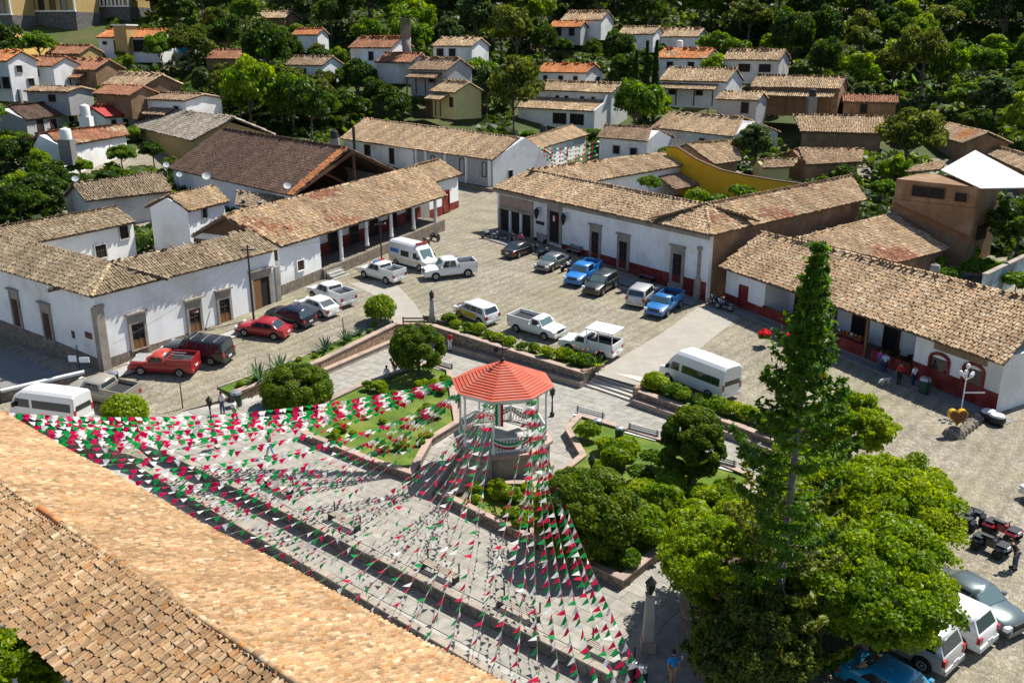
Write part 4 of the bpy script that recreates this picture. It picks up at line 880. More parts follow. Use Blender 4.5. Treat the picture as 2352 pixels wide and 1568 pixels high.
H('arched_house', 'white house with arched ground floor under bright orange tiles', -2, 205, 168, 7.5, 6, 6.0, 118, 26, 'plaster', 'orange', [(0.5, 3.9, 1.4, 1.2, 'window'), (0.45, 0.3, 2.2, 2.4, 'arch'), (0.8, 0.3, 2.0, 2.2, 'arch')], 87, side_wins=[(0.35, 3.6, 1.1, 1.3, 'window'), (0.7, 0.6, 1.2, 1.5, 'window')])
H('brick_house', 'plain brown adobe house with a dull brown roof', 180, 196, 185, 10, 8, 3.6, 112, 24, 'adobe', 'redbrown', [(0.4, 1.4, 0.9, 1.0, 'window')], 88)
o = H('chimney_house', 'white house with orange roof and a beige chimney tower', 298, 122, 212, 16, 9, 4.0, 105, 20, 'plaster', 'orange', [(0.12, 2.2, 1.0, 0.7, 'window'), (0.3, 0.4, 1.0, 2.6, 'door'), (0.72, 0.3, 4.6, 2.9, 'window')], 89)
MB().fb(o[1], o[3] * 0.36, o[3] * 0.56, -1.6, 2.0, o[2] - 2, o[2] + 5.6).build('chimney_tower', 'ochre_wall', o[0]); MB().fb(o[1], o[3] * 0.34, o[3] * 0.58, -1.9, 2.3, o[2] + 5.6, o[2] + 5.9).build('tower_cap', 'white_paint', o[0])
H('hut', 'small tan roof half hidden among the upper trees', 622, 62, 246, 9, 7, 2.6, 112, 24, 'adobe', 'tan', (), 90)
H('eave_house', 'white house with a rusty brown roof beside the stout palm trunk', 853, 141, 200, 11, 8, 3.4, 118, 26, 'plaster', 'redbrown', [(0.5, 0.3, 1.2, 2.0, 'door')], 91)
H('brown_house', 'dark tiled house below the palm trunk', 985, 196, 184, 10, 8, 3.6, 128, 26, 'plaster_grey', 'brown', [(0.6, 0.8, 1.6, 1.8, 'window')], 92)
H('balustrade_house', 'white two-storey house with railed balcony behind trees', 1040, 166, 205, 10, 8, 6.6, 118, 22, 'plaster', 'tan', [(0.2, 3.6, 1.6, 2.2, 'window'), (0.5, 3.6, 1.6, 2.2, 'window'), (0.2, 0.4, 1.4, 2.0, 'window'), (0.55, 0.4, 1.4, 2.0, 'door')], 93)
H('yellow_cottage', 'small pale yellow cottage with a plain gable', 1020, 246, 174, 7.5, 6.5, 3.4, 140, 26, 'pale_yellow', 'tan', [(0.8, 0.3, 0.9, 1.8, 'door')], 94)
H('hill_pavilion', 'hilltop house with a light tan roof and white gable', 1335, 72, 236, 11, 8, 3.2, 120, 26, 'plaster', 'tan', [(0.5, 0.5, 1.2, 1.4, 'window')], 95)
o = H('orange_pavilion', 'open pavilion with a pale orange hipped roof on the hill', 1298, 84, 231, 8, 6, 2.6, 112, 22, 'plaster_grey', 'orange', [(0.3, 0.3, 1.2, 1.8, 'door'), (0.7, 0.3, 1.2, 1.8, 'door')], 96)
H('white_box_house', 'white house with a bright orange tile roof above the two-storey house', 1288, 196, 206, 13, 8, 3.3, 124, 22, 'plaster', 'orange', [(0.2, 0.9, 1.0, 1.4, 'window'), (0.5, 0.3, 1.1, 2.0, 'door'), (0.78, 0.9, 1.0, 1.4, 'window')], 97, side_wins=[(0.7, 0.6, 1.6, 1.4, 'window')])
o = H('two_storey_house', 'white two-storey house with twin tan roofs and a bright curved gable', 1315, 262, 192, 19, 7, 5.6, 127, 24, 'plaster', 'tan', [(f, 3.4, 0.8, 0.9, 'window') for f in (0.3, 0.42, 0.62, 0.76)], 98, side_wins=[(0.4, 3.2, 0.9, 1.3, 'window')])
fr_, z_, L_ = o[1], o[2], o[3]
qv = [fr_.P(-1.5, -5.2, z_ + 1.2), fr_.P(L_ - 1, -5.2, z_ + 1.2), fr_.P(L_ - 1, 0, z_ + 3.0), fr_.P(-1.5, 0, z_ + 3.0)]; slope(o[0], qv, 'tan', 0.34, 0.55, seed=99, caps=False)
MB().fb(fr_, -1, L_ - 1.5, -4.6, 0, z_ - 5, z_ + 1.3).build('lower_wall', 'plaster', o[0])
fl_ = Fr(fr_.P(0, -4.6, 0), fr_.u); [win(o[0], fl_, L_ * f, z_ - 1.5, 3.0, 1.9, 'opening', 'wood', 'dark_void', fw=0.1, bars=(1, 0)) for f in (0.5, 0.72)]
gw = [fr_.P(L_ - 0.9, -5.6, z_ - 5), fr_.P(L_ - 0.9, 0.3, z_ - 5), fr_.P(L_ - 0.9, 0.3, z_ + 4.2), fr_.P(L_ - 0.9, -1.0, z_ + 4.0), fr_.P(L_ - 0.9, -2.2, z_ + 2.6), fr_.P(L_ - 0.9, -5.6, z_ + 1.4)]
MB().hexa([p + fr_.u * 0.3 for p in gw][::-1], gw[::-1]).build('curved_gable', 'plaster', o[0])
H('veranda_house', 'white house with orange-tan roof and dark veranda behind the cypresses', 1562, 168, 205, 12, 8, 3.8, 124, 24, 'plaster', 'orange', [(0.3, 0.5, 1.4, 2.2, 'door'), (0.7, 0.5, 1.4, 2.2, 'door')], 101, patch='tan')
H('gable_house', 'white gabled house with a steep tan roof right of the cypresses', 1590, 222, 182, 14, 9, 3.6, 124, 26, 'plaster', 'tan', [(0.2, 0.4, 1.4, 2.0, 'door'), (0.6, 0.4, 1.4, 1.8, 'window')], 102)
H('upper_house', 'tan roofed house with an open porch high on the right', 1722, 168, 194, 12, 8, 3.2, 122, 24, 'plaster_old', 'tan', [(0.4, 0.4, 2.2, 1.6, 'opening'), (0.75, 0.4, 2.2, 1.6, 'opening')], 103)
H('dark_gable_house', 'old adobe house with a wide tan roof and dark gable', 1822, 240, 170, 16, 9, 3.6, 118, 22, 'adobe', 'tan', [(0.7, 0.5, 1.2, 1.9, 'door')], 104)
H('low_porch_house', 'low grey house with a small tan porch roof', 1690, 262, 166, 7.5, 6, 3.0, 122, 20, 'plaster_grey', 'tan', [(0.7, 0.3, 1.2, 2.0, 'door')], 105)
H('far_roof_house', 'white gabled house peeping over bushes near the hilltop', 1555, 108, 226, 10, 8, 2.8, 120, 24, 'plaster', 'tan', (), 106)
H('shed', 'small brown shed with patched roof and white bins beside it', 1995, 262, 165, 9, 6, 2.4, 108, 18, 'adobe', 'redbrown', [(0.4, 0.2, 1.0, 1.6, 'door')], 107, cat='shed')
H('rust_roof_hut', 'small rusty roof peeping through the trees above the hall', 512, 158, 205, 9, 7, 2.6, 114, 26, 'adobe', 'redbrown', (), 111)
H('tan_annex', 'low rusty tiled annex between the loft house and the red sheet house', 262, 244, 161, 9, 6, 2.4, 118, 22, 'adobe', 'redbrown', (), 113)
H('service_block', 'grey concrete service block with a shallow roof beside the black tank tower', 112, 238, 164, 10, 6, 2.4, 112, 12, 'plaster_grey', 'brown', [(0.6, 0.4, 1.4, 1.2, 'window')], 115)
H('orange_hut', 'tiny orange roofed hut half lost in trees left of the stout palm', 702, 100, 224, 7, 5, 2.4, 112, 26, 'plaster', 'orange', (), 117)
H('lower_cottage', 'low white cottage with a brown roof tucked beneath the brick house', 88, 180, 182, 9, 7, 2.8, 114, 24, 'plaster', 'redbrown', [(0.5, 0.4, 1.0, 1.4, 'window')], 119)
H('slope_house', 'cream house with a rusty roof between the arched house and chimney house', 150, 150, 200, 9, 7, 2.8, 110, 24, 'ochre_wall', 'redbrown', [(0.5, 0.5, 1.0, 1.2, 'window')], 121)
H('mid_slope_house', 'brown roofed white house among trees left of the long house', 700, 176, 196, 10, 7, 2.8, 118, 24, 'plaster', 'brown', [(0.5, 0.5, 1.0, 1.4, 'window')], 123)
H('upper_tile_house', 'old tiled house under the trees behind the brown house', 905, 168, 192, 9, 7, 2.6, 122, 24, 'plaster_old', 'redbrown', (), 125)
H('garden_house', 'tan roofed house deep in trees right of the hilltop pavilion', 1460, 100, 226, 9, 7, 2.6, 120, 24, 'plaster', 'tan', (), 127)
# big ochre building on stone walls, top left
for (n_, lab, px, py, Y, L, D, h1, h2, az, ws) in (('ochre_block', 'ochre block on a tall grey stone base, white floor bands', 132, 98, 236, 12.5, 9, 7.0, 8.2, 104, 3), ('ochre_wing', 'ochre wing with striped balustrade on a grey stone wall', 245, 70, 246, 14.5, 9, 5.5, 8.5, 104, 3), ('ochre_end', 'ochre block cut by the frame edge on its own stone wall', 5, 92, 230, 7.5, 8, 5.5, 9, 104, 2)):
    c = aty(px, py, Y); u = Vector((math.sin(R(az)), math.cos(R(az)), 0)); fr = Fr(c - u * L / 2, u); r = thing(n_, lab, 'building', tuple(c))
    MB().fb(fr, 0, L, 0, D, c.z - 5, c.z + h1).build('stone_base', 'rubble_grey', r); MB().fb(fr, 0.2, L - 0.2, 0.2, D, c.z + h1, c.z + h1 + h2).build('wall', 'ochre_wall', r)
    for k in range(3): MB().fb(fr, -0.2, L + 0.2, -0.35, 0.2, c.z + h1 + k * 3.6, c.z + h1 + 0.35 + k * 3.6).build('floor_band', 'white_paint', r)
    for k in range(2):
        for j in range(ws): win(r, fr, L * (j + 1) / (ws + 1), c.z + h1 + 0.5 + 3.6 * k, 1.5, 2.6, 'window', 'wood', 'dark_glass', b=0.2, fw=0.08, bars=(0, 0))
    if n_ == 'ochre_wing':
        for j in range(9): MB().fb(fr, 4 + j * 1.1, 4.5 + j * 1.1, -0.3, -0.1, c.z + h1 + 0.4, c.z + h1 + 2.2).build('baluster', 'white_paint', r)
    for sx in (0.1, L - 0.1): MB().fb(fr, sx - 0.2, sx + 0.2, -0.2, 0.1, c.z + h1, c.z + h1 + h2).build('corner_post', 'white_paint', r)

# ================================================================ the square
def xy(p): return (p.x, p.y)
PLAZA = HOLE[1:] + [at(1640, 1670, 0), at(370, 1035, 0)]
mb = MB().prism([xy(p) for p in PLAZA], -3.0, 0.0); plaza = mb.build('plaza', 'concrete', None); plaza['kind'] = 'structure'
t1 = MB().prism([xy(at(315, 1070, -.65)), xy(at(1150, 1560, -.65)), xy(at(1400, 1707, -.65)), xy(at(1640, 1640, -.65)), xy(at(430, 1035, -.65))], -3, -0.65).build('lower_terrace', 'concrete', None); t1['kind'] = 'structure'
t2 = MB().prism([(-70, 12), (30, 4), (30, 50), (-22, 58), (-70, 60)], -3.2, -1.3).build('church_walk', 'concrete', None); t2['kind'] = 'structure'
# paving slabs laid along the church, open joints between them
def slabs(parent, poly, z, w_, h_, one, seed, avoid=()):
    rng = np.random.default_rng(seed); P = [Vector((p[0], p[1])) for p in poly]; u = Vector((UA.x, UA.y)); v = Vector((UB.x, UB.y))
    us = [p.dot(u) for p in P]; vs = [p.dot(v) for p in P]; L = []
    j = 0
    b = min(vs)
    while b < max(vs):
        a = min(us) + rng.uniform(-0.5, 0)
        while a < max(us):
            ww = w_ * rng.uniform(0.75, 1.3); c = u * (a + ww / 2) + v * (b + h_ / 2)
            if all(inpoly(*(u * x + v * y), poly) for x, y in ((a + .05, b + .05), (a + ww - .05, b + .05), (a + ww - .05, b + h_ - .05), (a + .05, b + h_ - .05))) and not any(inpoly(c.x, c.y, q) for q in avoid):
                L.append((a, b, ww, c))
            a += ww
        b += h_
    pal = [(0.30, 0.285, 0.25), (0.285, 0.272, 0.24), (0.312, 0.296, 0.26), (0.295, 0.278, 0.242), (0.275, 0.262, 0.23)]
    L.sort(key=lambda t: (t[3] - Vector((0, 0))).length)
    vis = [t for t in L if -50 < proj((t[3].x, t[3].y, z))[0] < 2400 and proj((t[3].x, t[3].y, z))[1] < 1600]; rest = [t for t in L if t not in vis]
    V, FF, Cc = [], [], []
    base = [(x, y, zz) for zz in (-0.03, 0.0) for x, y in ((-.5, -.5), (.5, -.5), (.5, .5), (-.5, .5))]
    fs = [(4, 5, 6, 7), (0, 1, 5, 4), (1, 2, 6, 5), (2, 3, 7, 6), (3, 0, 4, 7)]; me = None
    for i, (a, b, ww, c) in enumerate(vis + rest):
        cc = np.array(pal[rng.integers(0, len(pal))]) * rng.uniform(0.94, 1.05); dz = 0.03 + rng.uniform(-0.004, 0.004)
        if i < one and i < len(vis):
            if me is None: o = mesh_obj('paving_slab', base, fs, 'slab_one'); me = o.data
            else: o = bpy.data.objects.new('paving_slab', me); col.objects.link(o)
            o.parent = parent; o.location = (c.x, c.y, z + dz); o.rotation_euler = (0, 0, math.atan2(u.y, u.x)); o.scale = (ww - 0.018, h_ - 0.018, 1); o.color = (*[float(k) for k in cc], 1)
        else:
            n0 = len(V)
            for x, y, zz in base:
                p = c + u * x * (ww - 0.018) + v * y * (h_ - 0.018); V.append((p.x, p.y, z + dz + zz)); Cc.append(cc)
            FF += [tuple(n0 + k for k in f) for f in fs]
    if FF: mesh_obj('paving_slabs', V, FF, 'slab', parent, False, np.array(Cc), 'stuff')
BEDS = {
    'left_bed': [(833, 895), (943, 856), (990, 847), (1036, 864), (1056, 985), (992, 1025), (948, 1108), (844, 1073), (694, 1011), (748, 935)],
    'front_bed': [(1008, 1152), (1060, 1143), (1106, 1124), (1212, 1124), (1232, 1262)],
    'right_bed': [(1330, 966), (1520, 1024), (1735, 1112), (1660, 1240), (1512, 1288), (1430, 1355), (1238, 1265), (1220, 1128), (1262, 1118), (1333, 1062), (1298, 1000)],
    'tree_bed': [(1770, 1130), (1930, 1210), (1850, 1380), (1700, 1560), (1600, 1560), (1560, 1400), (1620, 1290), (1720, 1240)],
}
BXY = {k: [xy(at(*p, 0)) for p in v] for k, v in BEDS.items()}
slabs(plaza, [xy(p) for p in PLAZA], 0.0, 1.25, 0.85, 300, 5, list(BXY.values()))
slabs(t1, [xy(at(315, 1070, -.65)), xy(at(1150, 1560, -.65)), xy(at(1400, 1707, -.65)), xy(at(1640, 1685, -.65)), xy(at(365, 1050, -.65))], -0.65, 1.6, 0.95, 120, 6)
def inset(poly, d):
    P = [Vector(p) for p in poly]; n = len(P); ar = sum(P[i].x * P[(i + 1) % n].y - P[(i + 1) % n].x * P[i].y for i in range(n)); s = 1 if ar > 0 else -1; out = []
    for i in range(n):
        a, b, c = P[i - 1], P[i], P[(i + 1) % n]; d1 = (b - a).normalized(); d2 = (c - b).normalized()
        n1 = Vector((-d1.y, d1.x)) * s; n2 = Vector((-d2.y, d2.x)) * s; k = n1 + n2; out.append(b + k * (d / max(0.4, k.dot(n1))))
    return out
def bed(name, label, key, zt=0.5, w_=0.32, wall='cantera_pink', fill='lawn'):
    poly = BXY[key]; c = sum((Vector(p) for p in poly), Vector((0, 0))) / len(poly); r = thing(name, label, 'garden bed', (c.x, c.y, 0), 'raised garden beds around the bandstand')
    P = [Vector(p) for p in poly]; I = inset(poly, w_); n = len(P); kb = MB(); cp = MB(); I2 = inset(poly, w_ + .06); O2 = inset(poly, -0.06)
    for i in range(n):
        j = (i + 1) % n
        kb.hexa([(P[i].x, P[i].y, 0), (P[j].x, P[j].y, 0), (I[j].x, I[j].y, 0), (I[i].x, I[i].y, 0)], [(P[i].x, P[i].y, zt), (P[j].x, P[j].y, zt), (I[j].x, I[j].y, zt), (I[i].x, I[i].y, zt)])
        cp.hexa([(q.x, q.y, zt + 0.004) for q in (O2[i], O2[j], I2[j], I2[i])], [(q.x, q.y, zt + 0.09) for q in (O2[i], O2[j], I2[j], I2[i])])
    kb.build('kerb_wall', 'rubble', r); cp.build('coping', wall, r)
    MB().prism([(p.x, p.y) for p in I], 0, zt - 0.08).build('soil', fill, r); return r
bed('garden_bed', 'lawn bed with clipped shrubs under the dense bunting left of the bandstand', 'left_bed')
bed('garden_bed', 'narrow planted bed in front of the bandstand under bunting', 'front_bed')
bed('garden_bed', 'wide shrub bed holding the two round clipped trees right of the bandstand', 'right_bed')
bed('garden_bed', 'shaded bed at the foot of the tall pine and broad trees', 'tree_bed', fill='soil')

# retaining walls with planted strips along the street
def ret_wall(name, label, p0, p1, h0, h1, strip=2.2, m='rubble_red', ledge=0.45, plant=True, cop='cantera_pink', th=0.45):
    A, B = at(*p0, 0), at(*p1, 0); fr = Fr(A, (B - A).xy); L = (B - A).length; r = thing(name, label, 'wall', tuple(A.lerp(B, 0.5)))
    hh = lambda a: h0 + (h1 - h0) * a / L
    sl(MB(), fr, 0, L, 0, th, -0.3, hh).build('wall_face', m, r); sl(MB(), fr, -0.02, L + 0.02, -0.06, th + 0.04, hh, lambda a: hh(a) + 0.1).build('coping', cop, r)
    if ledge: sl(MB(), fr, 0, L, -ledge, 0, 0, 0.42).build('bench_ledge', 'cantera', r); sl(MB(), fr, 0, L, -ledge - 0.05, -0.002, 0.42, 0.5).build('ledge_top', 'cantera_pink', r)
    if strip: sl(MB(), fr, 0, L, th, strip, -0.3, lambda a: hh(a) - 0.04).build('soil_strip', 'lawn', r); sl(MB(), fr, 0, L, strip, strip + 0.25, -0.3, lambda a: hh(a) + 0.05).build('street_kerb', 'cantera', r)
    return r, fr, L, hh
WALLS = [ret_wall('planter_wall', 'low stone planter wall with agaves, end nearest the green bin', (540, 923), (739, 860), 0.62, 1.05, 2.0, ledge=0),
         ret_wall('planter_wall', 'brown stone planter wall with grass and agaves and a bench ledge', (739, 860), (912, 785), 1.05, 1.55, 2.0),
         ret_wall('planter_wall', 'shaded stone planter wall with shrubs between the lamp pillar and the steps', (990, 788), (1340, 889), 1.55, 1.05, 2.4, m='rubble'),
         ret_wall('planter_wall', 'low stone planter wall with bushes beside the white passenger van', (1455, 926), (1702, 1012), 0.95, 0.85, 2.3, m='rubble'),
         ret_wall('planter_wall', 'shaded plaza wall under the trees toward the heart sculpture', (1702, 1012), (1905, 1098), 0.85, 0.9, 2.0, m='rubble')]
ret_wall('corner_wall', 'stone corner wall behind the round clipped tree', (912, 785), (990, 788), 1.55, 1.55, 1.2, ledge=0)
for a_, b_, la in (((1905, 1098), (2012, 1184), 'low stone wall at the right end of the square, heart side'), ((2012, 1184), (1960, 1332), 'low stone wall under the trees by the quad bikes'), ((1960, 1332), (1850, 1502), 'low stone wall under the trees by the parked cars'), ((1850, 1502), (1780, 1675), 'low stone wall at the near right corner of the square')):
    ret_wall('edge_wall', la, a_, b_, 0.95, 0.95, 0, ledge=0, m='rubble')
# near edge walls of the two terraces, stone coloured darker to deepen their shade
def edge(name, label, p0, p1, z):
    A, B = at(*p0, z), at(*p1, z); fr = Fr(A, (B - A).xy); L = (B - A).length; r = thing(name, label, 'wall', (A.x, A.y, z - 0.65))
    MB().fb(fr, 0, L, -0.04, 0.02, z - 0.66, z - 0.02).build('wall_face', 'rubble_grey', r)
    k = 0; n = int(L / 1.4)
    for k in range(n): MB().fb(fr, k * L / n + 0.012, (k + 1) * L / n - 0.012, -0.1, 0.3, z + 0.035, z + 0.115).build('coping_stone', 'cantera', r)
    return fr, L
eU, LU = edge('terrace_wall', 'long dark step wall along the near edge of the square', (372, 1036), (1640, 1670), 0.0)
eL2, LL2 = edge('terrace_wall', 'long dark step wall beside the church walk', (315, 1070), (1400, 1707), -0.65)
# steps up to the street
A, B = at(1343, 887, 0), at(1454, 925, 0); frq = Fr(A, (B - A).xy); Lq = (B - A).length
st = thing('stairway', 'wide flight of pale stone steps from the square up to the street', 'steps', tuple(A.lerp(B, .5)))
for k in range(6):
    MB().fb(frq, 0, Lq, 0.36 * k, 2.6, 0.165 * k, 0.165 * (k + 1) - (0.0 if k < 5 else 0.02)).build('step', 'step_stone', st)
for s_ in (-0.42, Lq): MB().fb(frq, s_, s_ + 0.42, -0.1, 2.3, 0, 1.25).build('cheek_wall', 'rubble_red', st)
# concrete lanes set in the cobbles
mat('dry_grass', (0.42, 0.27, 0.06), 0.95, (0.30, 0.20, 0.05), 0.6, bump=0.5, c3=(0.16, 0.17, 0.04), s3=0.15)
drape('dry_slope', [[(-30, 78), (50, 84), (110, 100), (228, 120)], [(-30, 128), (60, 133), (130, 138), (240, 140)]], 'dry_grass', 0.5)
drape('stone_lane', [[(1365, 858), (1398, 838), (1520, 765), (1612, 700)], [(1500, 895), (1520, 880), (1620, 790), (1700, 728)]], 'lane')
drape('footpath', [[(905, 742), (880, 690), (840, 668), (800, 650)], [(975, 735), (955, 700), (925, 668), (900, 640)]], 'lane')
drape('side_street', [[(232, 885), (120, 845), (0, 800), (-120, 760)], [(200, 905), (60, 905), (-80, 915), (-200, 930)]], 'concrete_dark')
drape('pavement', [[(243, 858), (330, 830), (450, 790), (600, 738), (690, 700)], [(262, 872), (345, 846), (465, 805), (612, 748), (705, 708)]], 'concrete', 0.1)
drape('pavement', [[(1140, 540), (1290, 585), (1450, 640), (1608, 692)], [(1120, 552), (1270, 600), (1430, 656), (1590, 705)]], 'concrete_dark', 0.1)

# ================================================================ bandstand
KC = at(1155, 1068, 0); KR = R(11.5)
kio = thing('bandstand', 'octagonal bandstand with a ribbed orange-red roof, white columns and stone base', 'bandstand', (KC.x, KC.y, 0))
def octo(r, z, n=8, off=22.5): return [Vector((KC.x + r * math.cos(KR + R(off) + 2 * math.pi * k / n), KC.y + r * math.sin(KR + R(off) + 2 * math.pi * k / n), z)) for k in range(n)]
FLZ, EZ = 1.95, 5.45
mb = MB(); mb.hexa(octo(3.2, 0), octo(3.2, 0.35)); mb.build('plinth', 'cantera', kio)
MB().hexa(octo(2.92, 0.35), octo(2.92, FLZ - 0.2)).build('base', 'cantera', kio); MB().hexa(octo(3.1, FLZ - 0.2), octo(3.1, FLZ)).build('base_cornice', 'cantera_pink', kio)
MB().hexa(octo(2.7, FLZ), octo(2.7, FLZ + 0.02)).build('floor', 'concrete', kio)
n_r = 15; RR = 3.15; AP = 1.42; rg = []
for k in range(n_r):
    r0 = RR * (1 - k / n_r); r1 = RR * (1 - (k + 1) / n_r) + 0.012; z0 = EZ + AP * k / n_r; z1 = EZ + AP * (k + 1) / n_r - 0.055
    rg.append((octo(r0, z0), octo(max(r1, 0.05), z1)))
mb = MB()
for k, (a, b) in enumerate(rg):
    for j in range(8):
        j2 = (j + 1) % 8; mb.q(a[j], a[j2], b[j2], b[j])
        if k + 1 < n_r: c = rg[k + 1][0]; mb.q(b[j], b[j2], c[j2], c[j])
mb.q(*rg[-1][1]); mb.build('roof', 'kiosk_red', kio)
MB().hexa(octo(RR - 0.1, EZ - 0.16), octo(RR - 0.02, EZ - 0.02)).build('fascia', 'white_paint', kio)
for p, t in zip(octo(RR + 0.02, EZ), octo(0.06, EZ + AP)): pass
MB().lathe([(0.1, EZ + AP - 0.05), (0.14, EZ + AP + 0.1), (0.04, EZ + AP + 0.2), (0.03, EZ + AP + 0.9), (0.12, EZ + AP + 0.95), (0.02, EZ + AP + 1.1)], (KC.x, KC.y, 0), 8).build('finial', 'iron', kio)
wv = MB(); wv.fb(Fr((KC.x - 0.5, KC.y), (1, 0.3)), 0, 1.0, -0.02, 0.02, EZ + AP + 0.62, EZ + AP + 0.68).fb(Fr((KC.x - 0.5, KC.y), (1, 0.3)), 0, 0.25, -0.02, 0.02, EZ + AP + 0.5, EZ + AP + 0.8); wv.build('weather_vane', 'iron', kio)
cols_ = octo(2.65, FLZ)
for p in cols_:
    MB().lathe([(0.13, FLZ), (0.13, FLZ + 0.35), (0.07, FLZ + 0.4), (0.06, EZ - 0.5), (0.13, EZ - 0.4), (0.06, EZ - 0.35), (0.06, EZ - 0.05)], (p.x, p.y, 0), 8).build('column', 'white_paint', kio)
# which side holds the stair: towards the lower left
sd = (at(1035, 1118, 0) - KC); sa = math.atan2(sd.y, sd.x)
ks = min(range(8), key=lambda k: abs(((math.atan2(*((cols_[k] + cols_[(k + 1) % 8]) / 2 - KC).yx) - sa) + math.pi) % (2 * math.pi) - math.pi))
mat('cloth_green', (0.01, 0.22, 0.06), 0.8)
for k in range(8):
    a, b = cols_[k], cols_[(k + 1) % 8]; fr = Fr(a, (b - a).xy); L = (b - a).length
    ins = 1 if fr.n.dot(Vector((KC.x - a.x, KC.y - a.y, 0))) > 0 else -1
    MB().fb(fr, 0.0, L, -0.03, 0.03, EZ - 0.42, EZ - 0.3).build('lace_band', 'white_paint', kio)
    if k == ks: continue
    rl = MB().fb(fr, 0.06, L - 0.06, -0.03, 0.03, FLZ + 0.88, FLZ + 0.95).fb(fr, 0.06, L - 0.06, -0.03, 0.03, FLZ + 0.1, FLZ + 0.16)
    for j in range(9): x = 0.2 + (L - 0.4) * j / 8; rl.fb(fr, x - 0.025, x + 0.025, -0.02, 0.02, FLZ + 0.16, FLZ + 0.88)
    rl.build('railing', 'white_paint', kio)
    for j, m_ in enumerate(('cloth_green', 'cloth_white', 'cloth_red')):
        sw = MB()
        for i in range(8):
            t0, t1 = i / 8, (i + 1) / 8; sag = lambda t: 0.42 * 4 * t * (1 - t); hh = 0.13
            o_ = -0.07 * ins
            zz = lambda t: FLZ + 0.98 - 0.12 * j - sag(t) * 0.85
            sw.hexa([fr.P(L * t0, o_, zz(t0) - hh), fr.P(L * t1, o_, zz(t1) - hh), fr.P(L * t1, o_ + 0.02, zz(t1) - hh), fr.P(L * t0, o_ + 0.02, zz(t0) - hh)], [fr.P(L * t0, o_, zz(t0)), fr.P(L * t1, o_, zz(t1)), fr.P(L * t1, o_ + 0.02, zz(t1)), fr.P(L * t0, o_ + 0.02, zz(t0))])
        sw.build('bunting_swag', m_, kio)
a, b = cols_[ks], cols_[(ks + 1) % 8]; m0 = (a + b) / 2; od = (m0 - KC); od.z = 0; od.normalize(); frK = Fr(KC + od * 2.7 + Vector((-od.y, od.x, 0)) * 0.95, (od.y, -od.x)) if False else Fr(KC + od * 2.88, (-od.y, od.x))
sg_ = 1 if frK.n.dot(od) > 0 else -1
for k in range(10):
    z1 = FLZ - 0.195 * (k + 1) + 0.02; b0 = sg_ * 0.3 * k; b1 = sg_ * (0.3 * (k + 1))
    MB().fb(frK, -0.95, 0.95, min(b0, b1), max(b0, b1), 0, max(0.05, z1)).build('step', 'cantera', kio)
for s_ in (-1.2, 0.95):
    zt = lambda b: FLZ - 0.1 - 0.62 * abs(b)
    e = sg_ * 3.0; p = [frK.P(s_, 0, 0), frK.P(s_ + 0.25, 0, 0), frK.P(s_ + 0.25, e, 0), frK.P(s_, e, 0)]; t = [q + Vector((0, 0, h)) for q, h in zip(p, (FLZ, FLZ, 0.35, 0.35))]
    if sg_ < 0: p, t = p[::-1], t[::-1]
    MB().hexa(p, t).build('stair_cheek', 'cantera', kio)
# vertical flag banners between columns
for k in ((ks + 7) % 8, (ks + 1) % 8, (ks + 4) % 8):
    p = cols_[k]; fr = Fr(p, (p - KC).xy.orthogonal())
    for j, m_ in enumerate(('cloth_green', 'cloth_white', 'cloth_red')): MB().fb(fr, 0.1 + 0.16 * j, 0.26 + 0.16 * j, -0.01, 0.01, EZ - 1.7, EZ - 0.35).build('banner', m_, kio)

# ================================================================ bunting: strings of small flags from the bandstand roof to the church eave
FT = {}
def flag_mesh(i):
    if i not in FT:
        rng = random.Random(i); w_, h_ = 0.41, 0.42; b = rng.uniform(-0.07, 0.07); c = rng.uniform(-0.12, 0.12)
        v = [(-w_ / 2, 0, 0), (0, 0.03 * rng.uniform(-1, 1), 0), (w_ / 2, 0, 0), (-w_ / 4 + b, c * .5, -h_ * .5), (w_ / 4 + b, c * .7 + 0.03, -h_ * .5), (b * 1.5, c, -h_)]
        me = bpy.data.meshes.new('flag'); me.from_pydata(v, [], [(0, 1, 3), (1, 4, 3), (1, 2, 4), (3, 4, 5)]); me.materials.append(M['flag_cloth']); FT[i] = me
    return FT[i]
FC = [(0.012, 0.30, 0.085, 1), (0.82, 0.82, 0.80, 1), (0.58, 0.012, 0.045, 1)]
eA_, eB_ = at(0, 950, 4.0), at(1140, 1568, 4.0)
rngb = random.Random(3)
def bunting(p0, p1, sag, n, label, group, off):
    r = thing('bunting_string', label, 'bunting', tuple(p0), group); L = (p1 - p0).length; N = 14
    pt = lambda t: p0.lerp(p1, t) - Vector((0, 0, sag * 4 * t * (1 - t)))
    MB().path([pt(i / N) for i in range(N + 1)], 0.004, 3).build('cord', 'cantera', r)
    sp = 0.40; nf = int(L / sp); ang = math.atan2(p1.y - p0.y, p1.x - p0.x)
    for k in range(nf):
        t = (k + 0.5) * sp / L
        if rngb.random() < 0.02: continue
        o = bpy.data.objects.new('flag', flag_mesh(rngb.randrange(10))); col.objects.link(o); o.parent = r; p = pt(t) - p0; o.location = p
        sl_ = math.atan2((pt(min(1, t + .01)) - pt(t)).z, 0.01 * L)
        o.rotation_euler = (rngb.gauss(-0.7, 0.3), -sl_, ang + rngb.gauss(0, 0.07)); o.color = FC[(k + off) % 3]; s_ = rngb.uniform(0.84, 1.0); o.scale = (s_, s_, s_)
    return r
NB = 46
ev = octo(RR, EZ - 0.1)
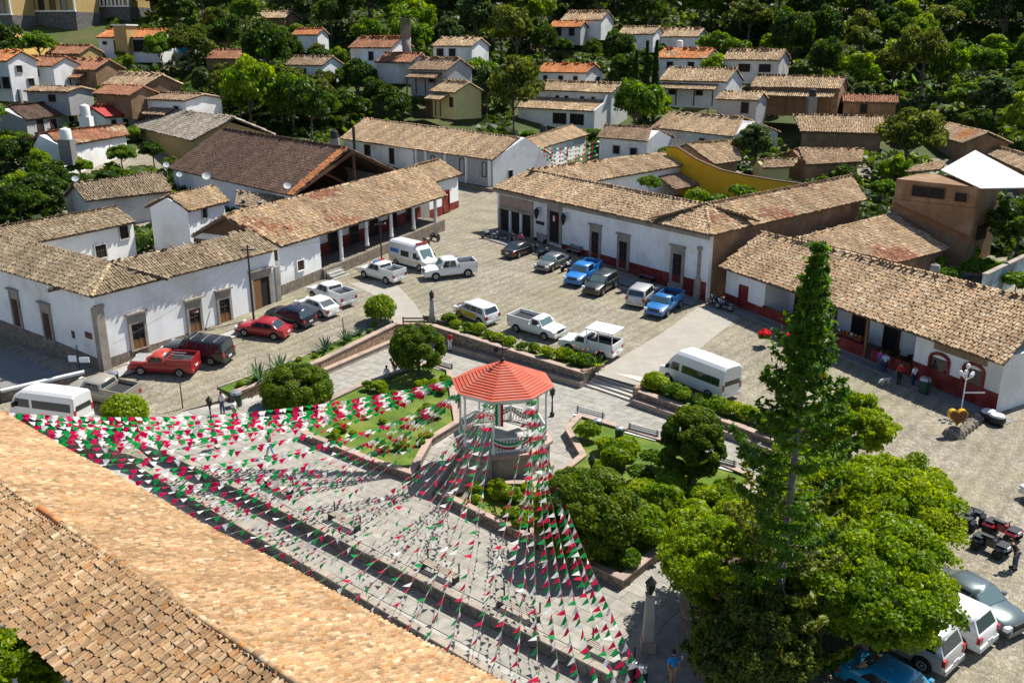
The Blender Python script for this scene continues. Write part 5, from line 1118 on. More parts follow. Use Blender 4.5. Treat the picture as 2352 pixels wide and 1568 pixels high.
# order roof corners seen from here from the far left round the front to the right
left_pts = sorted(ev, key=lambda p: proj(p)[0])
path_ = [left_pts[1], left_pts[0], *sorted([p for p in ev if proj(p)[1] > proj(KC + Vector((0, 0, EZ)))[1] and p not in left_pts[:2] and p not in left_pts[-1:]], key=lambda p: proj(p)[0])]
def along_path(P, t):
    seg = [(P[i + 1] - P[i]).length for i in range(len(P) - 1)]; d = t * sum(seg)
    for i, s_ in enumerate(seg):
        if d <= s_ or i == len(seg) - 1: return P[i].lerp(P[i + 1], min(1, d / s_))
        d -= s_
cR = sorted([p for p in ev if proj(p)[1] > proj(KC + Vector((0, 0, EZ)))[1]], key=lambda p: proj(p)[0])
def corner_at(t):
    # strings are tied in bunches at the roof corners
    C4 = [left_pts[0], left_pts[1] if proj(left_pts[1])[1] > proj(left_pts[0])[1] else left_pts[0]] + [p for p in cR if p not in left_pts[:2]]
    C4 = sorted(set(tuple(p) for p in C4), key=lambda p: proj(p)[0]); C4 = [Vector(p) for p in C4]
    return C4[0 if t < .26 else 1 if t < .52 else 2 if t < .8 else 3] if len(C4) > 3 else C4[min(len(C4) - 1, int(t * len(C4)))]
for k in range(NB):
    t = k / (NB - 1); jt = Vector((rngb.uniform(-.3, .3), rngb.uniform(-.25, .25), 0)); s0 = corner_at(t) + jt
    te = 0.0 + 1.21 * t
    e = eA_.lerp(eB_, te) + Vector((0, 0, 0.12))
    lab = 'string of green, white and red flags fanning from bandstand roof to church eave'
    bunting(s0, e, 1.0 + 0.4 * rngb.random(), 0, lab, 'bunting strings fanned out over the square', 0)
for k in range(8):
    # upper strings to the lamp and poles on the far left
    s0 = left_pts[0] + Vector((0.1 * k - .3, 0.05 * k, 0)); e = at(75 + 5 * k, 952 + 8 * k, 3.2)
    bunting(s0, e, 1.3 + .3 * rngb.random(), 0, 'long string of flags running from bandstand roof toward the white van', 'bunting strings running to the van', 0)

# ================================================================ plants
def rand_dirs(rng, n):
    d = rng.normal(size=(n, 3)); return d / np.linalg.norm(d, axis=1)[:, None]
def leaf_mesh(pts, nrm, size, cols, rng, aspect=1.6, jitter=0.6):
    """one small pointed face per leaf"""
    n = len(pts); nn = nrm + rng.normal(0, jitter, (n, 3)); nn /= np.linalg.norm(nn, axis=1)[:, None]
    a = np.cross(nn, rand_dirs(rng, n)); a /= np.linalg.norm(a, axis=1)[:, None] + 1e-9; b = np.cross(nn, a)
    s = (size * rng.uniform(0.7, 1.3, n))[:, None]
    V = np.stack([pts - a * s * aspect / 2, pts + b * s / 2 + nn * s * 0.12, pts + a * s * aspect / 2, pts - b * s / 2 + nn * s * 0.12], axis=1).reshape(-1, 3)
    return V, np.arange(4 * n).reshape(-1, 4), np.repeat(cols, 4, axis=0)
def blobs_on(rng, n, rx, rz, zc, rb, low=-0.45, fill=0.35):
    """clump centres spread over a crown"""
    d = rand_dirs(rng, n * 3); d = d[d[:, 2] > low][:n]; k = rng.uniform(1 - fill, 1.0, len(d)); lob = rand_dirs(rng, 5); k = k * (0.74 + 0.5 * np.clip((d @ lob.T).max(axis=1), 0, 1) ** 3)
    c = d * k[:, None] * np.array([rx - rb, rx - rb, rz - rb * 0.8]); c[:, 2] += zc
    return c, rb * rng.uniform(0.65, 1.25, len(d))
def crown(rng, n, c, r, size, pal, spread=0.22, flat=0.75, jitter=0.6, aspect=1.6, inner=0.0):
    w_ = r ** 2; k = rng.choice(len(c), n, p=w_ / w_.sum()); d = rand_dirs(rng, n); d[:, 2] = np.where(d[:, 2] < -0.3, -d[:, 2] * 0.6, d[:, 2]); d /= np.linalg.norm(d, axis=1)[:, None]
    rad = r[k] * (1 - spread * rng.random(n) ** 1.5); off = d * rad[:, None]; off[:, 2] *= flat
    P = np.array(pal); tone = rng.random(len(c)); ci = np.clip(tone[k] * (len(P) - 1) + rng.normal(0, 0.55, n), 0, len(P) - 1.001); i = ci.astype(int); f = (ci - i)[:, None]
    cols = P[i] * (1 - f) + P[np.minimum(i + 1, len(P) - 1)] * f; cols = cols * rng.uniform(0.75, 1.3, (n, 1))
    return leaf_mesh(c[k] + off, d, size, np.clip(cols, 0, 1), rng, aspect, jitter)
G = {
    'dark': [(0.022, 0.052, 0.007), (0.041, 0.086, 0.010), (0.064, 0.128, 0.013)],
    'mid': [(0.048, 0.112, 0.010), (0.087, 0.177, 0.013), (0.147, 0.251, 0.018)],
    'light': [(0.096, 0.189, 0.008), (0.159, 0.265, 0.010), (0.246, 0.342, 0.015)],
    'olive': [(0.063, 0.087, 0.015), (0.102, 0.135, 0.020), (0.151, 0.181, 0.024)],
    'lime': [(0.121, 0.211, 0.004), (0.193, 0.293, 0.004), (0.286, 0.367, 0.010)],
    'bluish': [(0.041, 0.081, 0.024), (0.066, 0.118, 0.034), (0.107, 0.156, 0.046)],
    'clip': [(0.055, 0.112, 0.006), (0.101, 0.172, 0.006), (0.166, 0.231, 0.007)],
    'pine': [(0.120, 0.242, 0.017), (0.053, 0.125, 0.011), (0.116, 0.221, 0.014), (0.248, 0.360, 0.018)],
    'pineold': [(0.078, 0.111, 0.012), (0.155, 0.185, 0.019), (0.259, 0.285, 0.028)],
    'yellow': [(0.120, 0.160, 0.005), (0.204, 0.228, 0.007), (0.311, 0.285, 0.011)],
    'agave': [(0.087, 0.154, 0.069), (0.125, 0.203, 0.092)],
}
def branch(mb, p, q, r0, r1, bend=0.3, n=4, rng=random):
    p = Vector(p); q = Vector(q); L = (q - p).length; pts = [p]
    o = Vector((rng.uniform(-1, 1), rng.uniform(-1, 1), rng.uniform(-.3, .5))) * L * bend * 0.3
    for i in range(1, n + 1):
        t = i / n; pts.append(p.lerp(q, t) + o * math.sin(math.pi * t))
    for i in range(n): mb.tube(pts[i], pts[i + 1], r0 + (r1 - r0) * i / n, r0 + (r1 - r0) * (i + 1) / n, 6)
PROTO = {}
def tree_proto(key, R_, H, pal, n, size, nb, seed, trunk=0.4, rz=None, rb=0.42, flat=0.8, bark='bark', fill=0.35, jitter=0.6, low=-0.45, spread=0.22):
    """a tree at the origin: tapered trunk with limbs, crown of leaf-sized faces"""
    rng = np.random.default_rng(seed); pr = random.Random(seed); rz = rz or R_ * 0.8; zc = H - rz
    c, r = blobs_on(rng, nb, R_, rz, zc, R_ * rb, low, fill); V, FF, CC = crown(rng, n, c, r, size, G[pal], spread, flat, jitter)
    mb = MB(); branch(mb, (0, 0, -0.4), (pr.uniform(-.3, .3), pr.uniform(-.3, .3), zc - rz * 0.15), trunk * 0.5, trunk * 0.32, 0.2, 4, pr)
    for k in range(min(8, nb)):
        e = Vector(c[k]); branch(mb, (0, 0, max(0.6, zc - rz * (0.2 + 0.5 * pr.random()))), e, trunk * 0.26, 0.03, 0.4, 4, pr)
    PROTO[key] = ((mb.v, mb.f, bark), (V, FF, CC))
PM = {}
def tree(key, name, label, cat, loc, s=1.0, rot=None, group=None, sz=None):
    """a copy of a tree: trunk and crown share their meshes with its kind"""
    r = thing(name, label, cat, tuple(loc), group); r.scale = (s, s, sz or s); r.rotation_euler = (0, 0, random.uniform(0, 6.28) if rot is None else rot)
    if key not in PM:
        (tv, tf, bk), (V, FF, CC) = PROTO[key]
        t = mesh_obj('trunk', tv, tf, bk, None, True); c = mesh_obj('crown', V, FF, 'leaf', None, False, CC); PM[key] = (t.data, c.data)
        t.parent = r; c.parent = r
    else:
        for nm, me in zip(('trunk', 'crown'), PM[key]):
            o = bpy.data.objects.new(nm, me); col.objects.link(o); o.parent = r
    return r
for i in range(3):
    tree_proto(f'dark{i}', 4.4, 8.6, 'dark', 8500, 0.33, 70, 100 + i, rb=0.25, fill=0.5, jitter=0.9, spread=0.5)
    tree_proto(f'mid{i}', 4.4, 8.2, 'mid', 8500, 0.33, 70, 110 + i, rb=0.25, fill=0.5, jitter=0.9, spread=0.5)
for i in range(2):
    tree_proto(f'light{i}', 3.8, 6.6, 'light', 7000, 0.34, 60, 120 + i, rb=0.26, fill=0.5, jitter=0.9, spread=0.5)
    tree_proto(f'olive{i}', 4.2, 8.4, 'olive', 7500, 0.30, 70, 130 + i, rb=0.24, fill=0.55, jitter=1.0, spread=0.5)
    tree_proto(f'bluish{i}', 3.6, 8.8, 'bluish', 7500, 0.30, 70, 140 + i, rz=4.0, rb=0.24, fill=0.55, jitter=1.0, spread=0.5)
tree_proto('shrub_light', 1.6, 2.2, 'light', 1500, 0.26, 14, 150, trunk=0.12, rz=1.2)
tree_proto('shrub_mid', 1.6, 2.2, 'mid', 1500, 0.26, 14, 151, trunk=0.12, rz=1.2)
tree_proto('shrub_lime', 1.5, 1.9, 'lime', 1500, 0.24, 14, 152, trunk=0.12, rz=1.1)

# what the trees must leave in view: building bodies as pixel boxes
bpy.context.view_layer.update()
HB = []
for o in list(bpy.data.objects):
    if o.parent is None and o.get('category') in ('house', 'shed', 'hall', 'building', 'town hall', 'wall'):
        P = []
        def rec(x):
            if x.type == 'MESH' and x.get('kind') != 'stuff' and x.name.split('.')[0] not in ('tile',):
                P.extend([x.matrix_world @ Vector(b) for b in x.bound_box])
            for ch_ in x.children: rec(ch_)
        rec(o)
        xs = [proj(p) for p in P]; ctr = sum(P, Vector((0, 0, 0))) / len(P)
        HB.append((min(a[0] for a in xs), max(a[0] for a in xs), min(a[1] for a in xs), max(a[1] for a in xs), ctr.y, min(p.x for p in P), max(p.x for p in P), min(p.y for p in P), max(p.y for p in P), o.name))
def clear_of(x, y, z, r, h, maxov=0.34):
    a = proj((x, y, z)); b = proj((x, y, z + h)); s = a[2]; bx = (a[0] - r * s, a[0] + r * s, b[1], a[1])
    for (x0, x1, y0, y1, yc, wx0, wx1, wy0, wy1, nm) in HB:
        if wx0 - 1.6 < x < wx1 + 1.6 and wy0 - 1.6 < y < wy1 + 1.6: return False
        if y < yc:
            yb = y0 + (y1 - y0) * 0.72
            ox = min(bx[1], x1) - max(bx[0], x0); oy = min(bx[3], yb) - max(bx[2], y0)
            if ox > 0 and oy > 0 and ox * oy > maxov * min((x1 - x0) * (yb - y0), (bx[1] - bx[0]) * (bx[3] - bx[2])): return False
    return True
KINDS = [('dark', 3, 'dense dark green tree on the wooded slope'), ('mid', 3, 'mid green bushy tree on the wooded slope'), ('light', 2, 'bright yellow-green tree on the wooded slope'), ('olive', 2, 'dull olive tree on the wooded slope'), ('bluish', 2, 'grey-green upright tree on the wooded slope')]
rt = random.Random(11); NT = 0
TAKEN = []
def ok_gap(x, y, r):
    return all((x - a) ** 2 + (y - b) ** 2 > (0.62 * (r + c)) ** 2 for a, b, c in TAKEN)
cand = []
for _ in range(9000):
    y = rt.uniform(90, 330); x = rt.uniform(-0.62, 0.62) * y
    if y < 128 and x > -40 and not (x > 52) and not (y > 97 and x > 26) and not (y > 97 and x < -30 + (y - 90) * .43): continue
    if y < 150 and -14 < x < 24: continue
    cand.append((x, y))
for x, y in cand:
    if NT >= 285: break
    z = gz(x, y); px, py, s = proj((x, y, z))
    if px < 245 and y > 175 and py < 150: continue
    if not (-120 < px < 2470) or proj((x, y, z + 9))[1] > 760 or py < -40: continue
    w_ = [5, 4.5, 2.2, 2.2, 1.6]
    if px > 1250 and y < 220: w_ = [2, 5, 4.5, 2, 1.5]
    if y > 215: w_ = [5, 4, 2.2, 2.5, 1.2]
    k = rt.choices(range(5), w_)[0]; base, nvar, lab = KINDS[k]
    sc_ = rt.uniform(0.65, 1.45) * (1.2 if y > 225 else 1.0) * (0.5 if y < 130 else 1.0)
    r = 4.2 * sc_; h = 8.4 * sc_
    if not ok_gap(x, y, r): continue
    if not clear_of(x, y, z, r * 0.9, h):
        sc_ *= 0.5; r *= .5; h *= .5
        if not clear_of(x, y, z, r * 0.9, h, 0.3): continue
    TAKEN.append((x, y, r)); NT += 1
    tree(f'{base}{rt.randrange(nvar)}', 'hillside_tree', lab, 'tree', (x, y, z - 0.1), sc_, rt.uniform(0, 6.28), 'trees on the wooded slope', sc_ * rt.uniform(0.85, 1.5))
# bushes at the feet of the hill houses
for (x0, x1, y0, y1, yc, a, b, c, d, nm) in HB:
    if yc < 158 or nm.startswith('ochre'): continue
    for k in range(4):
        px = x0 + (x1 - x0) * (k + .5) / 4 + rt.uniform(-8, 8); p = ground(px, y1 - (y1 - y0) * 0.06)
        if p.y < yc + 3: tree(rt.choice(['shrub_light', 'shrub_mid', 'shrub_mid', 'shrub_lime']), 'hillside_bush', 'leafy bush at the foot of a hillside house', 'shrub', p - Vector((0, .8, .2)), rt.uniform(.8, 1.35), None, 'bushes below the hillside houses')
# undergrowth between the trunks, one mass
def undergrowth():
    rng = np.random.default_rng(77); n = 110000; y = rng.uniform(92, 320, n) ; x = rng.uniform(-0.64, 0.64, n) * y
    keep = ~((y < 150) & (x > -16) & (x < 26)) & ~((y < 130) & (x > -40) & (x < 52)) | ((y > 97) & (x > 24) & (y < 150)) | ((y > 96) & (x < -17.5 + (y - 90) * 0.43 - 11) & (y < 150))
    for (x0, x1, y0, y1, yc, a, b, c, d, nm) in [h for h in HB if h[9] not in ('town_hall', 'corner_house', 'market_hall', 'arcade_house', 'yellow_wall', 'adobe_tower_house', 'rear_house', 'restaurant_row')]: keep &= ~((x > a - .8) & (x < b + .8) & (y > c - .8) & (y < d + .8))
    x, y = x[keep], y[keep]; pp = proj((x, y, gzv(x, y))); k2 = ~((pp[0] < 245) & (pp[1] < 140) & (y > 175)); x, y = x[k2], y[k2]; z = gzv(x, y); n = len(x); hh = 0.5 + 1.3 * (np.sin(x * 0.21) * np.sin(y * 0.17) * 0.5 + 0.5); P = np.c_[x, y, z + rng.uniform(0, 1, n) * hh]
    t = np.clip(np.sin(x * 0.11 + 1) * np.cos(y * 0.09) * 0.5 + 0.5 + rng.normal(0, 0.2, n), 0, 1)[:, None]
    cols = np.array((0.022, 0.05, 0.008)) * (1 - t) + np.array((0.085, 0.14, 0.014)) * t
    V, FF, CC = leaf_mesh(P, np.tile([0, -0.3, 1.0], (n, 1)), 1.0, cols * rng.uniform(0.7, 1.25, (n, 1)), rng, 1.5, 0.7)
    o = mesh_obj('undergrowth', V, FF, 'leaf', None, False, CC, 'stuff'); o['label'] = 'green undergrowth covering the wooded slope'; o['category'] = 'undergrowth'
undergrowth()

# ---- single plants
def blades(n, L, wd, rise, seed, pal, droop=0.35, segs=4, twist=0.2, zj=0.0):
    """a rosette of long tapering leaves"""
    rng = np.random.default_rng(seed); V, FF, CC = [], [], []
    for k in range(n):
        a = 2.399 * k + rng.uniform(-.2, .2); el = rng.uniform(*rise); l = L * rng.uniform(0.75, 1.1); c = np.array(pal[rng.integers(0, len(pal))]) * rng.uniform(0.8, 1.25)
        d = np.array([math.cos(a), math.sin(a)]); sd = np.array([-d[1], d[0], 0]); i0 = len(V); z = rng.uniform(0, zj); rad = 0.05; e = el
        for s in range(segs + 1):
            t = s / segs; ww = wd * (0.55 + 0.9 * t) * (1 - t) ** 0.6 + 0.004
            p = np.array([d[0] * rad, d[1] * rad, z]); V += [p - sd * ww, p + np.array([0, 0, -0.25 * ww]), p + sd * ww]; CC += [c] * 3
            rad += l / segs * math.cos(e); z += l / segs * math.sin(e); e -= droop / segs * 2
        for s in range(segs):
            b = i0 + 3 * s; FF += [(b, b + 1, b + 4, b + 3), (b + 1, b + 2, b + 5, b + 4)]
    return np.array(V), np.array(FF), np.clip(np.array(CC), 0, 1)
def one_plant(name, label, cat, loc, parts, group=None, s=1.0, rot=0.0):
    r = thing(name, label, cat, tuple(loc), group); r.scale = (s, s, s); r.rotation_euler = (0, 0, rot)
    for nm, V, FF, CC, m in parts:
        o = mesh_obj(nm, V, FF, m, None, False, CC); o.parent = r
    return r
ag = None
for k, (px, py, z, s) in enumerate(((596, 875, 0.75, 1.0), (643, 852, 0.9, 0.95), (747, 806, 1.15, 0.85), (795, 785, 1.3, 0.72), (826, 768, 1.35, 0.6))):
    V, FF, CC = blades(34, 1.15, 0.075, (0.35, 1.45), 300 + k, G['agave'] if k < 2 else [(0.035, 0.075, 0.045), (0.05, 0.10, 0.055)], 0.12)
    one_plant('agave', ('blue-grey spiky agave with the tallest stalk post, at the low end of the planter', 'blue-grey spiky agave second along the planter from the green bin', 'dark spiky agave midway along the brown planter wall', 'smaller dark agave near the upper end of the planter', 'small sparse agave beside the fence end of the planter')[k], 'agave', at(px, py, z), [('leaves', V, FF, CC, 'leaf')], 'agaves along the planter', s * 1.4)
mat('post_dark', (0.05, 0.04, 0.035), 0.8)
def clipped(name, label, px, py, z, rx, rz, zc, n, size, pal='clip', trunk=0.3, sub=60, seed=1, flat=0.95, cat='tree', rb=0.2):
    """clipped tree: tight crown of many small clumps over a short trunk"""
    p = at(px, py, z) if z is not None else ground(px, py); rng = np.random.default_rng(seed)
    d = rand_dirs(rng, sub * 3); d = d[d[:, 2] > -0.75][:sub * 2]; c = d * np.array([rx * (1 - rb), rx * (1 - rb), rz * (1 - rb)]) + np.array([0, 0, zc]); r = np.full(len(c), rx * rb) * rng.uniform(0.85, 1.15, len(c))
    V, FF, CC = crown(rng, n, c, r, size, G[pal], 0.25, flat, 0.5)
    # leave out leaves buried deep inside the crown
    ctr = V.reshape(-1, 4, 3).mean(axis=1); q = np.sqrt((ctr[:, 0] / rx) ** 2 + (ctr[:, 1] / rx) ** 2 + ((ctr[:, 2] - zc) / rz) ** 2); kp = q > 0.62
    V = V.reshape(-1, 4, 3)[kp].reshape(-1, 3); CC = CC.reshape(-1, 4, 3)[kp].reshape(-1, 3); FF = np.arange(len(V)).reshape(-1, 4)
    kp = V.reshape(-1, 4, 3)[:, :, 2].min(axis=1) > 0.02; V = V.reshape(-1, 4, 3)[kp].reshape(-1, 3); CC = CC.reshape(-1, 4, 3)[kp].reshape(-1, 3); FF = np.arange(len(V)).reshape(-1, 4)
    mb = MB(); branch(mb, (0, 0, -0.2), (0, 0, zc), trunk * 0.5, trunk * 0.35, 0.1)
    for k in range(6): branch(mb, (0, 0, max(0.3, zc - rz * 0.6)), tuple(c[k] * 0.9), trunk * 0.25, 0.03)
    r_ = thing(name, label, cat, tuple(p)); t = mesh_obj('trunk', mb.v, mb.f, 'bark', None, True); t.parent = r_
    o = mesh_obj('crown', V, FF, 'leaf', None, False, CC); o.parent = r_; return r_
clipped('round_tree', 'round clipped green tree in the plaza corner by the lamp pillar', 962, 862, 0.4, 2.2, 2.0, 2.15, 30000, 0.11, seed=401)
clipped('domed_shrub', 'wide clipped dome shrub at the lawn corner beside the planter wall', 685, 930, 0.0, 2.65, 1.8, 1.1, 32000, 0.11, seed=402, cat='shrub')
clipped('egg_tree', 'tall egg-shaped clipped tree in the bed right of the bandstand', 1585, 1112, 0.4, 1.95, 2.5, 2.5, 52000, 0.105, 'clip', seed=403)
clipped('dome_tree', 'big dark domed clipped tree at the front of the shrub bed', 1345, 1258, 0.4, 2.8, 2.45, 1.9, 48000, 0.11, 'clip', seed=404)
clipped('bushy_tree', 'small loose leafy tree at the footpath corner by the railing', 875, 742, 1.5, 1.4, 1.3, 1.25, 7000, 0.15, 'light', trunk=0.15, seed=405, rb=0.42)
clipped('yellow_shrub', 'rounded yellow-green shrub behind the white van', 292, 985, 0.05, 1.55, 1.25, 1.15, 6500, 0.16, 'lime', trunk=0.15, seed=406, cat='shrub', rb=0.4)
# big spreading trees over the right side of the square
def big_tree(name, label, px, py, z, R_, H, rz, pal, n, nb, seed, size=0.115, rb=0.13, bark='bark_pale'):
    p = at(px, py, z); tree_proto(name + str(seed), R_, H, pal, n, size, nb, seed, 0.7, rz, rb, 0.8, bark, 0.38, 1.0, -0.35, 0.65)
    return tree(name + str(seed), name, label, 'tree', p, 1.0, 0.0)
big_tree('laurel_tree', 'broad bright green laurel whose crown reaches out toward the quad bikes', 1985, 1335, 0.3, 4.3, 6.5, 2.9, 'lime', 90000, 420, 501)
big_tree('laurel_tree', 'broad green laurel leaning over the parked teal and white cars', 1975, 1530, 0.3, 4.1, 6.3, 2.8, 'light', 80000, 380, 502)
big_tree('laurel_tree', 'leafy green laurel left of the tall pine trunk', 1660, 1435, 0.3, 3.9, 5.6, 2.6, 'lime', 64000, 330, 503)
big_tree('laurel_tree', 'small light green laurel by the orange traffic cone', 1925, 1080, 0.6, 3.1, 4.7, 2.2, 'lime', 42000, 260, 504)
big_tree('laurel_tree', 'dark green laurel filling in right of the pine under the wall', 1880, 1240, 0.3, 3.4, 5.2, 2.4, 'light', 48000, 280, 505)
big_tree('shade_tree', 'dark olive tree at the foot of the pine by the man in blue', 1745, 1610, 0.2, 3.0, 4.6, 2.3, 'olive', 46000, 260, 506)
# tall pine with open whorled branches
def pine():
    b = at(1768, 1545, 0.3); rng = np.random.default_rng(9); pr = random.Random(9)
    r = thing('tall_pine', 'tall narrow pine rising above the trees beside the restaurant', 'tree', tuple(b)); H = 2.0
    while proj((b.x + 0.1, b.y, b.z + H))[1] > 548: H += 0.1
    tr = MB()
    for k in range(10): tr.tube((0.02 * k, 0, H * k / 10 - (0.3 if k == 0 else 0)), (0.02 * (k + 1), 0, H * (k + 1) / 10), 0.24 * (1 - k / 10.4), 0.24 * (1 - (k + 1) / 10.4), 8)
    P, N, CC = [], [], []; bz = 1.0; dead = MB(); br = MB()
    while bz < H - 0.15:
        t = bz / H; L = min(3.1 if t < .4 else 2.7, 0.13 + 4.7 * (1 - t) ** 1.1); nb = 5
        for k in range(nb):
            a = 2 * math.pi * (k + pr.random() * 0.6) / nb + bz * 1.7; l = L * pr.uniform(0.7, 1.12); up = 0.15 + 0.55 * t
            d = Vector((math.cos(a), math.sin(a), 0)); pts = [Vector((0.02 * 10 * t, 0, bz)) + d * l * s + Vector((0, 0, l * (up * s - 0.10 * s + 0.28 * s * s * (1 - t) - 0.22 * math.sin(math.pi * s) * (1 - t)))) for s in (0, .25, .5, .75, 1)]
            if t < 0.6 and pr.random() < 0.26:
                for i in range(3): dead.tube(pts[i], pts[i + 1], 0.022 - 0.005 * i, 0.017 - 0.005 * i, 4)
                continue
            for i in range(4): br.tube(pts[i], pts[i + 1], 0.03 * (1 - i / 5), 0.03 * (1 - (i + 1) / 5), 4)
            m = int(30 + 50 * l); s = rng.uniform(0.22 if t < 0.7 else 0.05, 1.04, m); ip = np.clip(s * 4, 0, 3.999); ii = ip.astype(int); ff = (ip - ii)[:, None]; pa = np.array([tuple(p) for p in pts])
            c = pa[ii] * (1 - ff) + pa[np.minimum(ii + 1, 4)] * ff
            sd = np.array([-d.y, d.x, 0]); c = c + sd[None] * (rng.normal(0, 0.16 + 0.08 * l, m) * (1.15 - s))[:, None] + rng.normal(0, 0.05, (m, 3)); c[:, 2] += rng.uniform(-0.08, 0.14, m)
            P.append(c); N.append(np.tile([d.x * 0.4, d.y * 0.4, 0.8], (m, 1))); pal = np.array(G['pine'] if t > 0.42 else (G['pineold'] if pr.random() < 0.6 else G['pine'])); kk = np.clip(s * 2 + rng.normal(0, .5, m), 0, 1.99).astype(int); CC.append(pal[kk] * rng.uniform(0.8, 1.25, (m, 1)))
        bz += 0.46 if t > 0.45 else 0.62
    P = np.concatenate(P); N = np.concatenate(N); CC = np.concatenate(CC); V, FF, C2 = leaf_mesh(P, N, 0.13, np.clip(CC, 0, 1), rng, 2.4, 0.8)
    for nm, mb, m in (('trunk', tr, 'bark_pale'), ('dead_twigs', dead, 'bark_pale'), ('branches', br, 'bark')):
        o = mesh_obj(nm, mb.v, mb.f, m, None, True); o.parent = r
        if nm != 'trunk': o['kind'] = 'stuff'
    o = mesh_obj('crown', V, FF, 'leaf', None, False, C2); o.parent = r
pine()
# cypresses on the slope
def cypress(px, py, Y, H, rad, seed, lab):
    rng = np.random.default_rng(seed); n = 3600; t = rng.random(n) ** 0.85; a = rng.uniform(0, 6.283, n); rr = rad * (np.sin(np.clip(t * 1.02 + .06, 0, 1) * math.pi) ** 0.55) * (1 - 0.55 * t) * rng.uniform(0.8, 1.1, n)
    P = np.c_[np.cos(a) * rr, np.sin(a) * rr, t * H]; cols = np.array(G['dark'])[rng.integers(0, 3, n)] * rng.uniform(0.6, 1.1, (n, 1)); V, FF, CC = leaf_mesh(P, np.c_[np.cos(a), np.sin(a), np.full(n, 0.5)], 0.3, cols, rng, 2.2, 0.4)
    p = aty(px, py, Y); r = thing('cypress', lab, 'cypress', tuple(p), 'cypresses on the slope'); mb = MB().tube((0, 0, -1.5), (0, 0, H * 0.8), 0.16, 0.05, 6)
    for nm, v, f, m, c in (('trunk', mb.v, mb.f, 'bark', None), ('crown', V, FF, 'leaf', CC)):
        o = mesh_obj(nm, v, f, m, None, False, c); o.parent = r
cypress(1457, 262, 176, 11.2, 0.75, 601, 'dark narrow cypress beside the two-storey house'); cypress(1480, 275, 176, 13.8, 0.72, 602, 'dark narrow cypress between its two neighbours'); cypress(1502, 258, 177, 12.6, 0.75, 603, 'dark narrow cypress beside the gabled house')
# stout palm, courtyard palm, yucca, bananas
def palm(name, label, base, H, tr0, tr1, n, L, wd, seed, pal, skirt=False, rise=(-0.5, 1.3)):
    V, FF, CC = blades(n, L, wd, rise, seed, pal, 0.75, 5); V = V + np.array([0, 0, H]); r = thing(name, label, 'palm', tuple(base)); mb = MB().tube((0, 0, -0.6), (0, 0, H * 0.5), tr0, (tr0 + tr1) / 2, 9).tube((0, 0, H * 0.5), (0, 0, H), (tr0 + tr1) / 2, tr1, 9)
    t = mesh_obj('trunk', mb.v, mb.f, 'bark_pale', None, True); t.parent = r; o = mesh_obj('fronds', V, FF, 'leaf', None, False, CC); o.parent = r
    if skirt:
        V, FF, CC = blades(40, L * 0.6, wd, (-1.4, -0.7), seed + 1, [(0.16, 0.12, 0.06), (0.12, 0.09, 0.05)], 0.2, 4); o = mesh_obj('dead_fronds', V + np.array([0, 0, H]), FF, 'leaf', None, False, CC); o.parent = r
    return r
palm('fan_palm', 'stout grey palm trunk with a shaggy crown on the slope', aty(934, 132, 196), 7.5, 0.75, 1.25, 44, 3.6, 0.35, 701, G['mid'] + G['olive'], True)
palm('feather_palm', 'small feathery palm inside the white courtyard', at(352, 600, 1.8), 2.6, 0.22, 0.18, 60, 2.1, 0.14, 702, G['mid'] + G['light'], rise=(-0.2, 1.3))
palm('yucca', 'large spiky yucca among the bushes left of the mossy roof', ground(68, 478), 1.4, 0.25, 0.2, 46, 3.0, 0.14, 703, [(0.08, 0.12, 0.05), (0.13, 0.17, 0.06)], rise=(0.1, 1.4))
for k, (px, py, s) in enumerate(((1905, 412, 1.0), (1880, 405, 0.8), (1935, 408, 0.85))):
    V, FF, CC = blades(12, 3.4, 0.42, (0.6, 1.4), 710 + k, [(0.05, 0.12, 0.02), (0.09, 0.17, 0.03)], 0.55, 6); one_plant('banana_plant', ('tall banana plant with the widest leaves by the yellow wall end', 'lower banana plant on the pale yellow house side', 'lower banana plant on the olive tree side')[k], 'banana plant', ground(px, py), [('leaves', V, FF, CC, 'leaf')], 'banana plants', s)
for k, (px, py, s) in enumerate(((2055, 205, 1.0), (2105, 196, 1.1), (2140, 215, .9), (1830, 190, 1.0), (1870, 200, .9), (1920, 215, .9))):
    V, FF, CC = blades(14, 3.2, 0.45, (0.4, 1.4), 720 + k, [(0.07, 0.16, 0.025), (0.11, 0.21, 0.035)], 0.55, 6); p = ground(px, py); one_plant('banana_plant', 'bright broad-leaved banana plant among the trees on the right slope', 'banana plant', p, [('leaves', V, FF, CC, 'leaf')], 'banana plants on the slope', s)
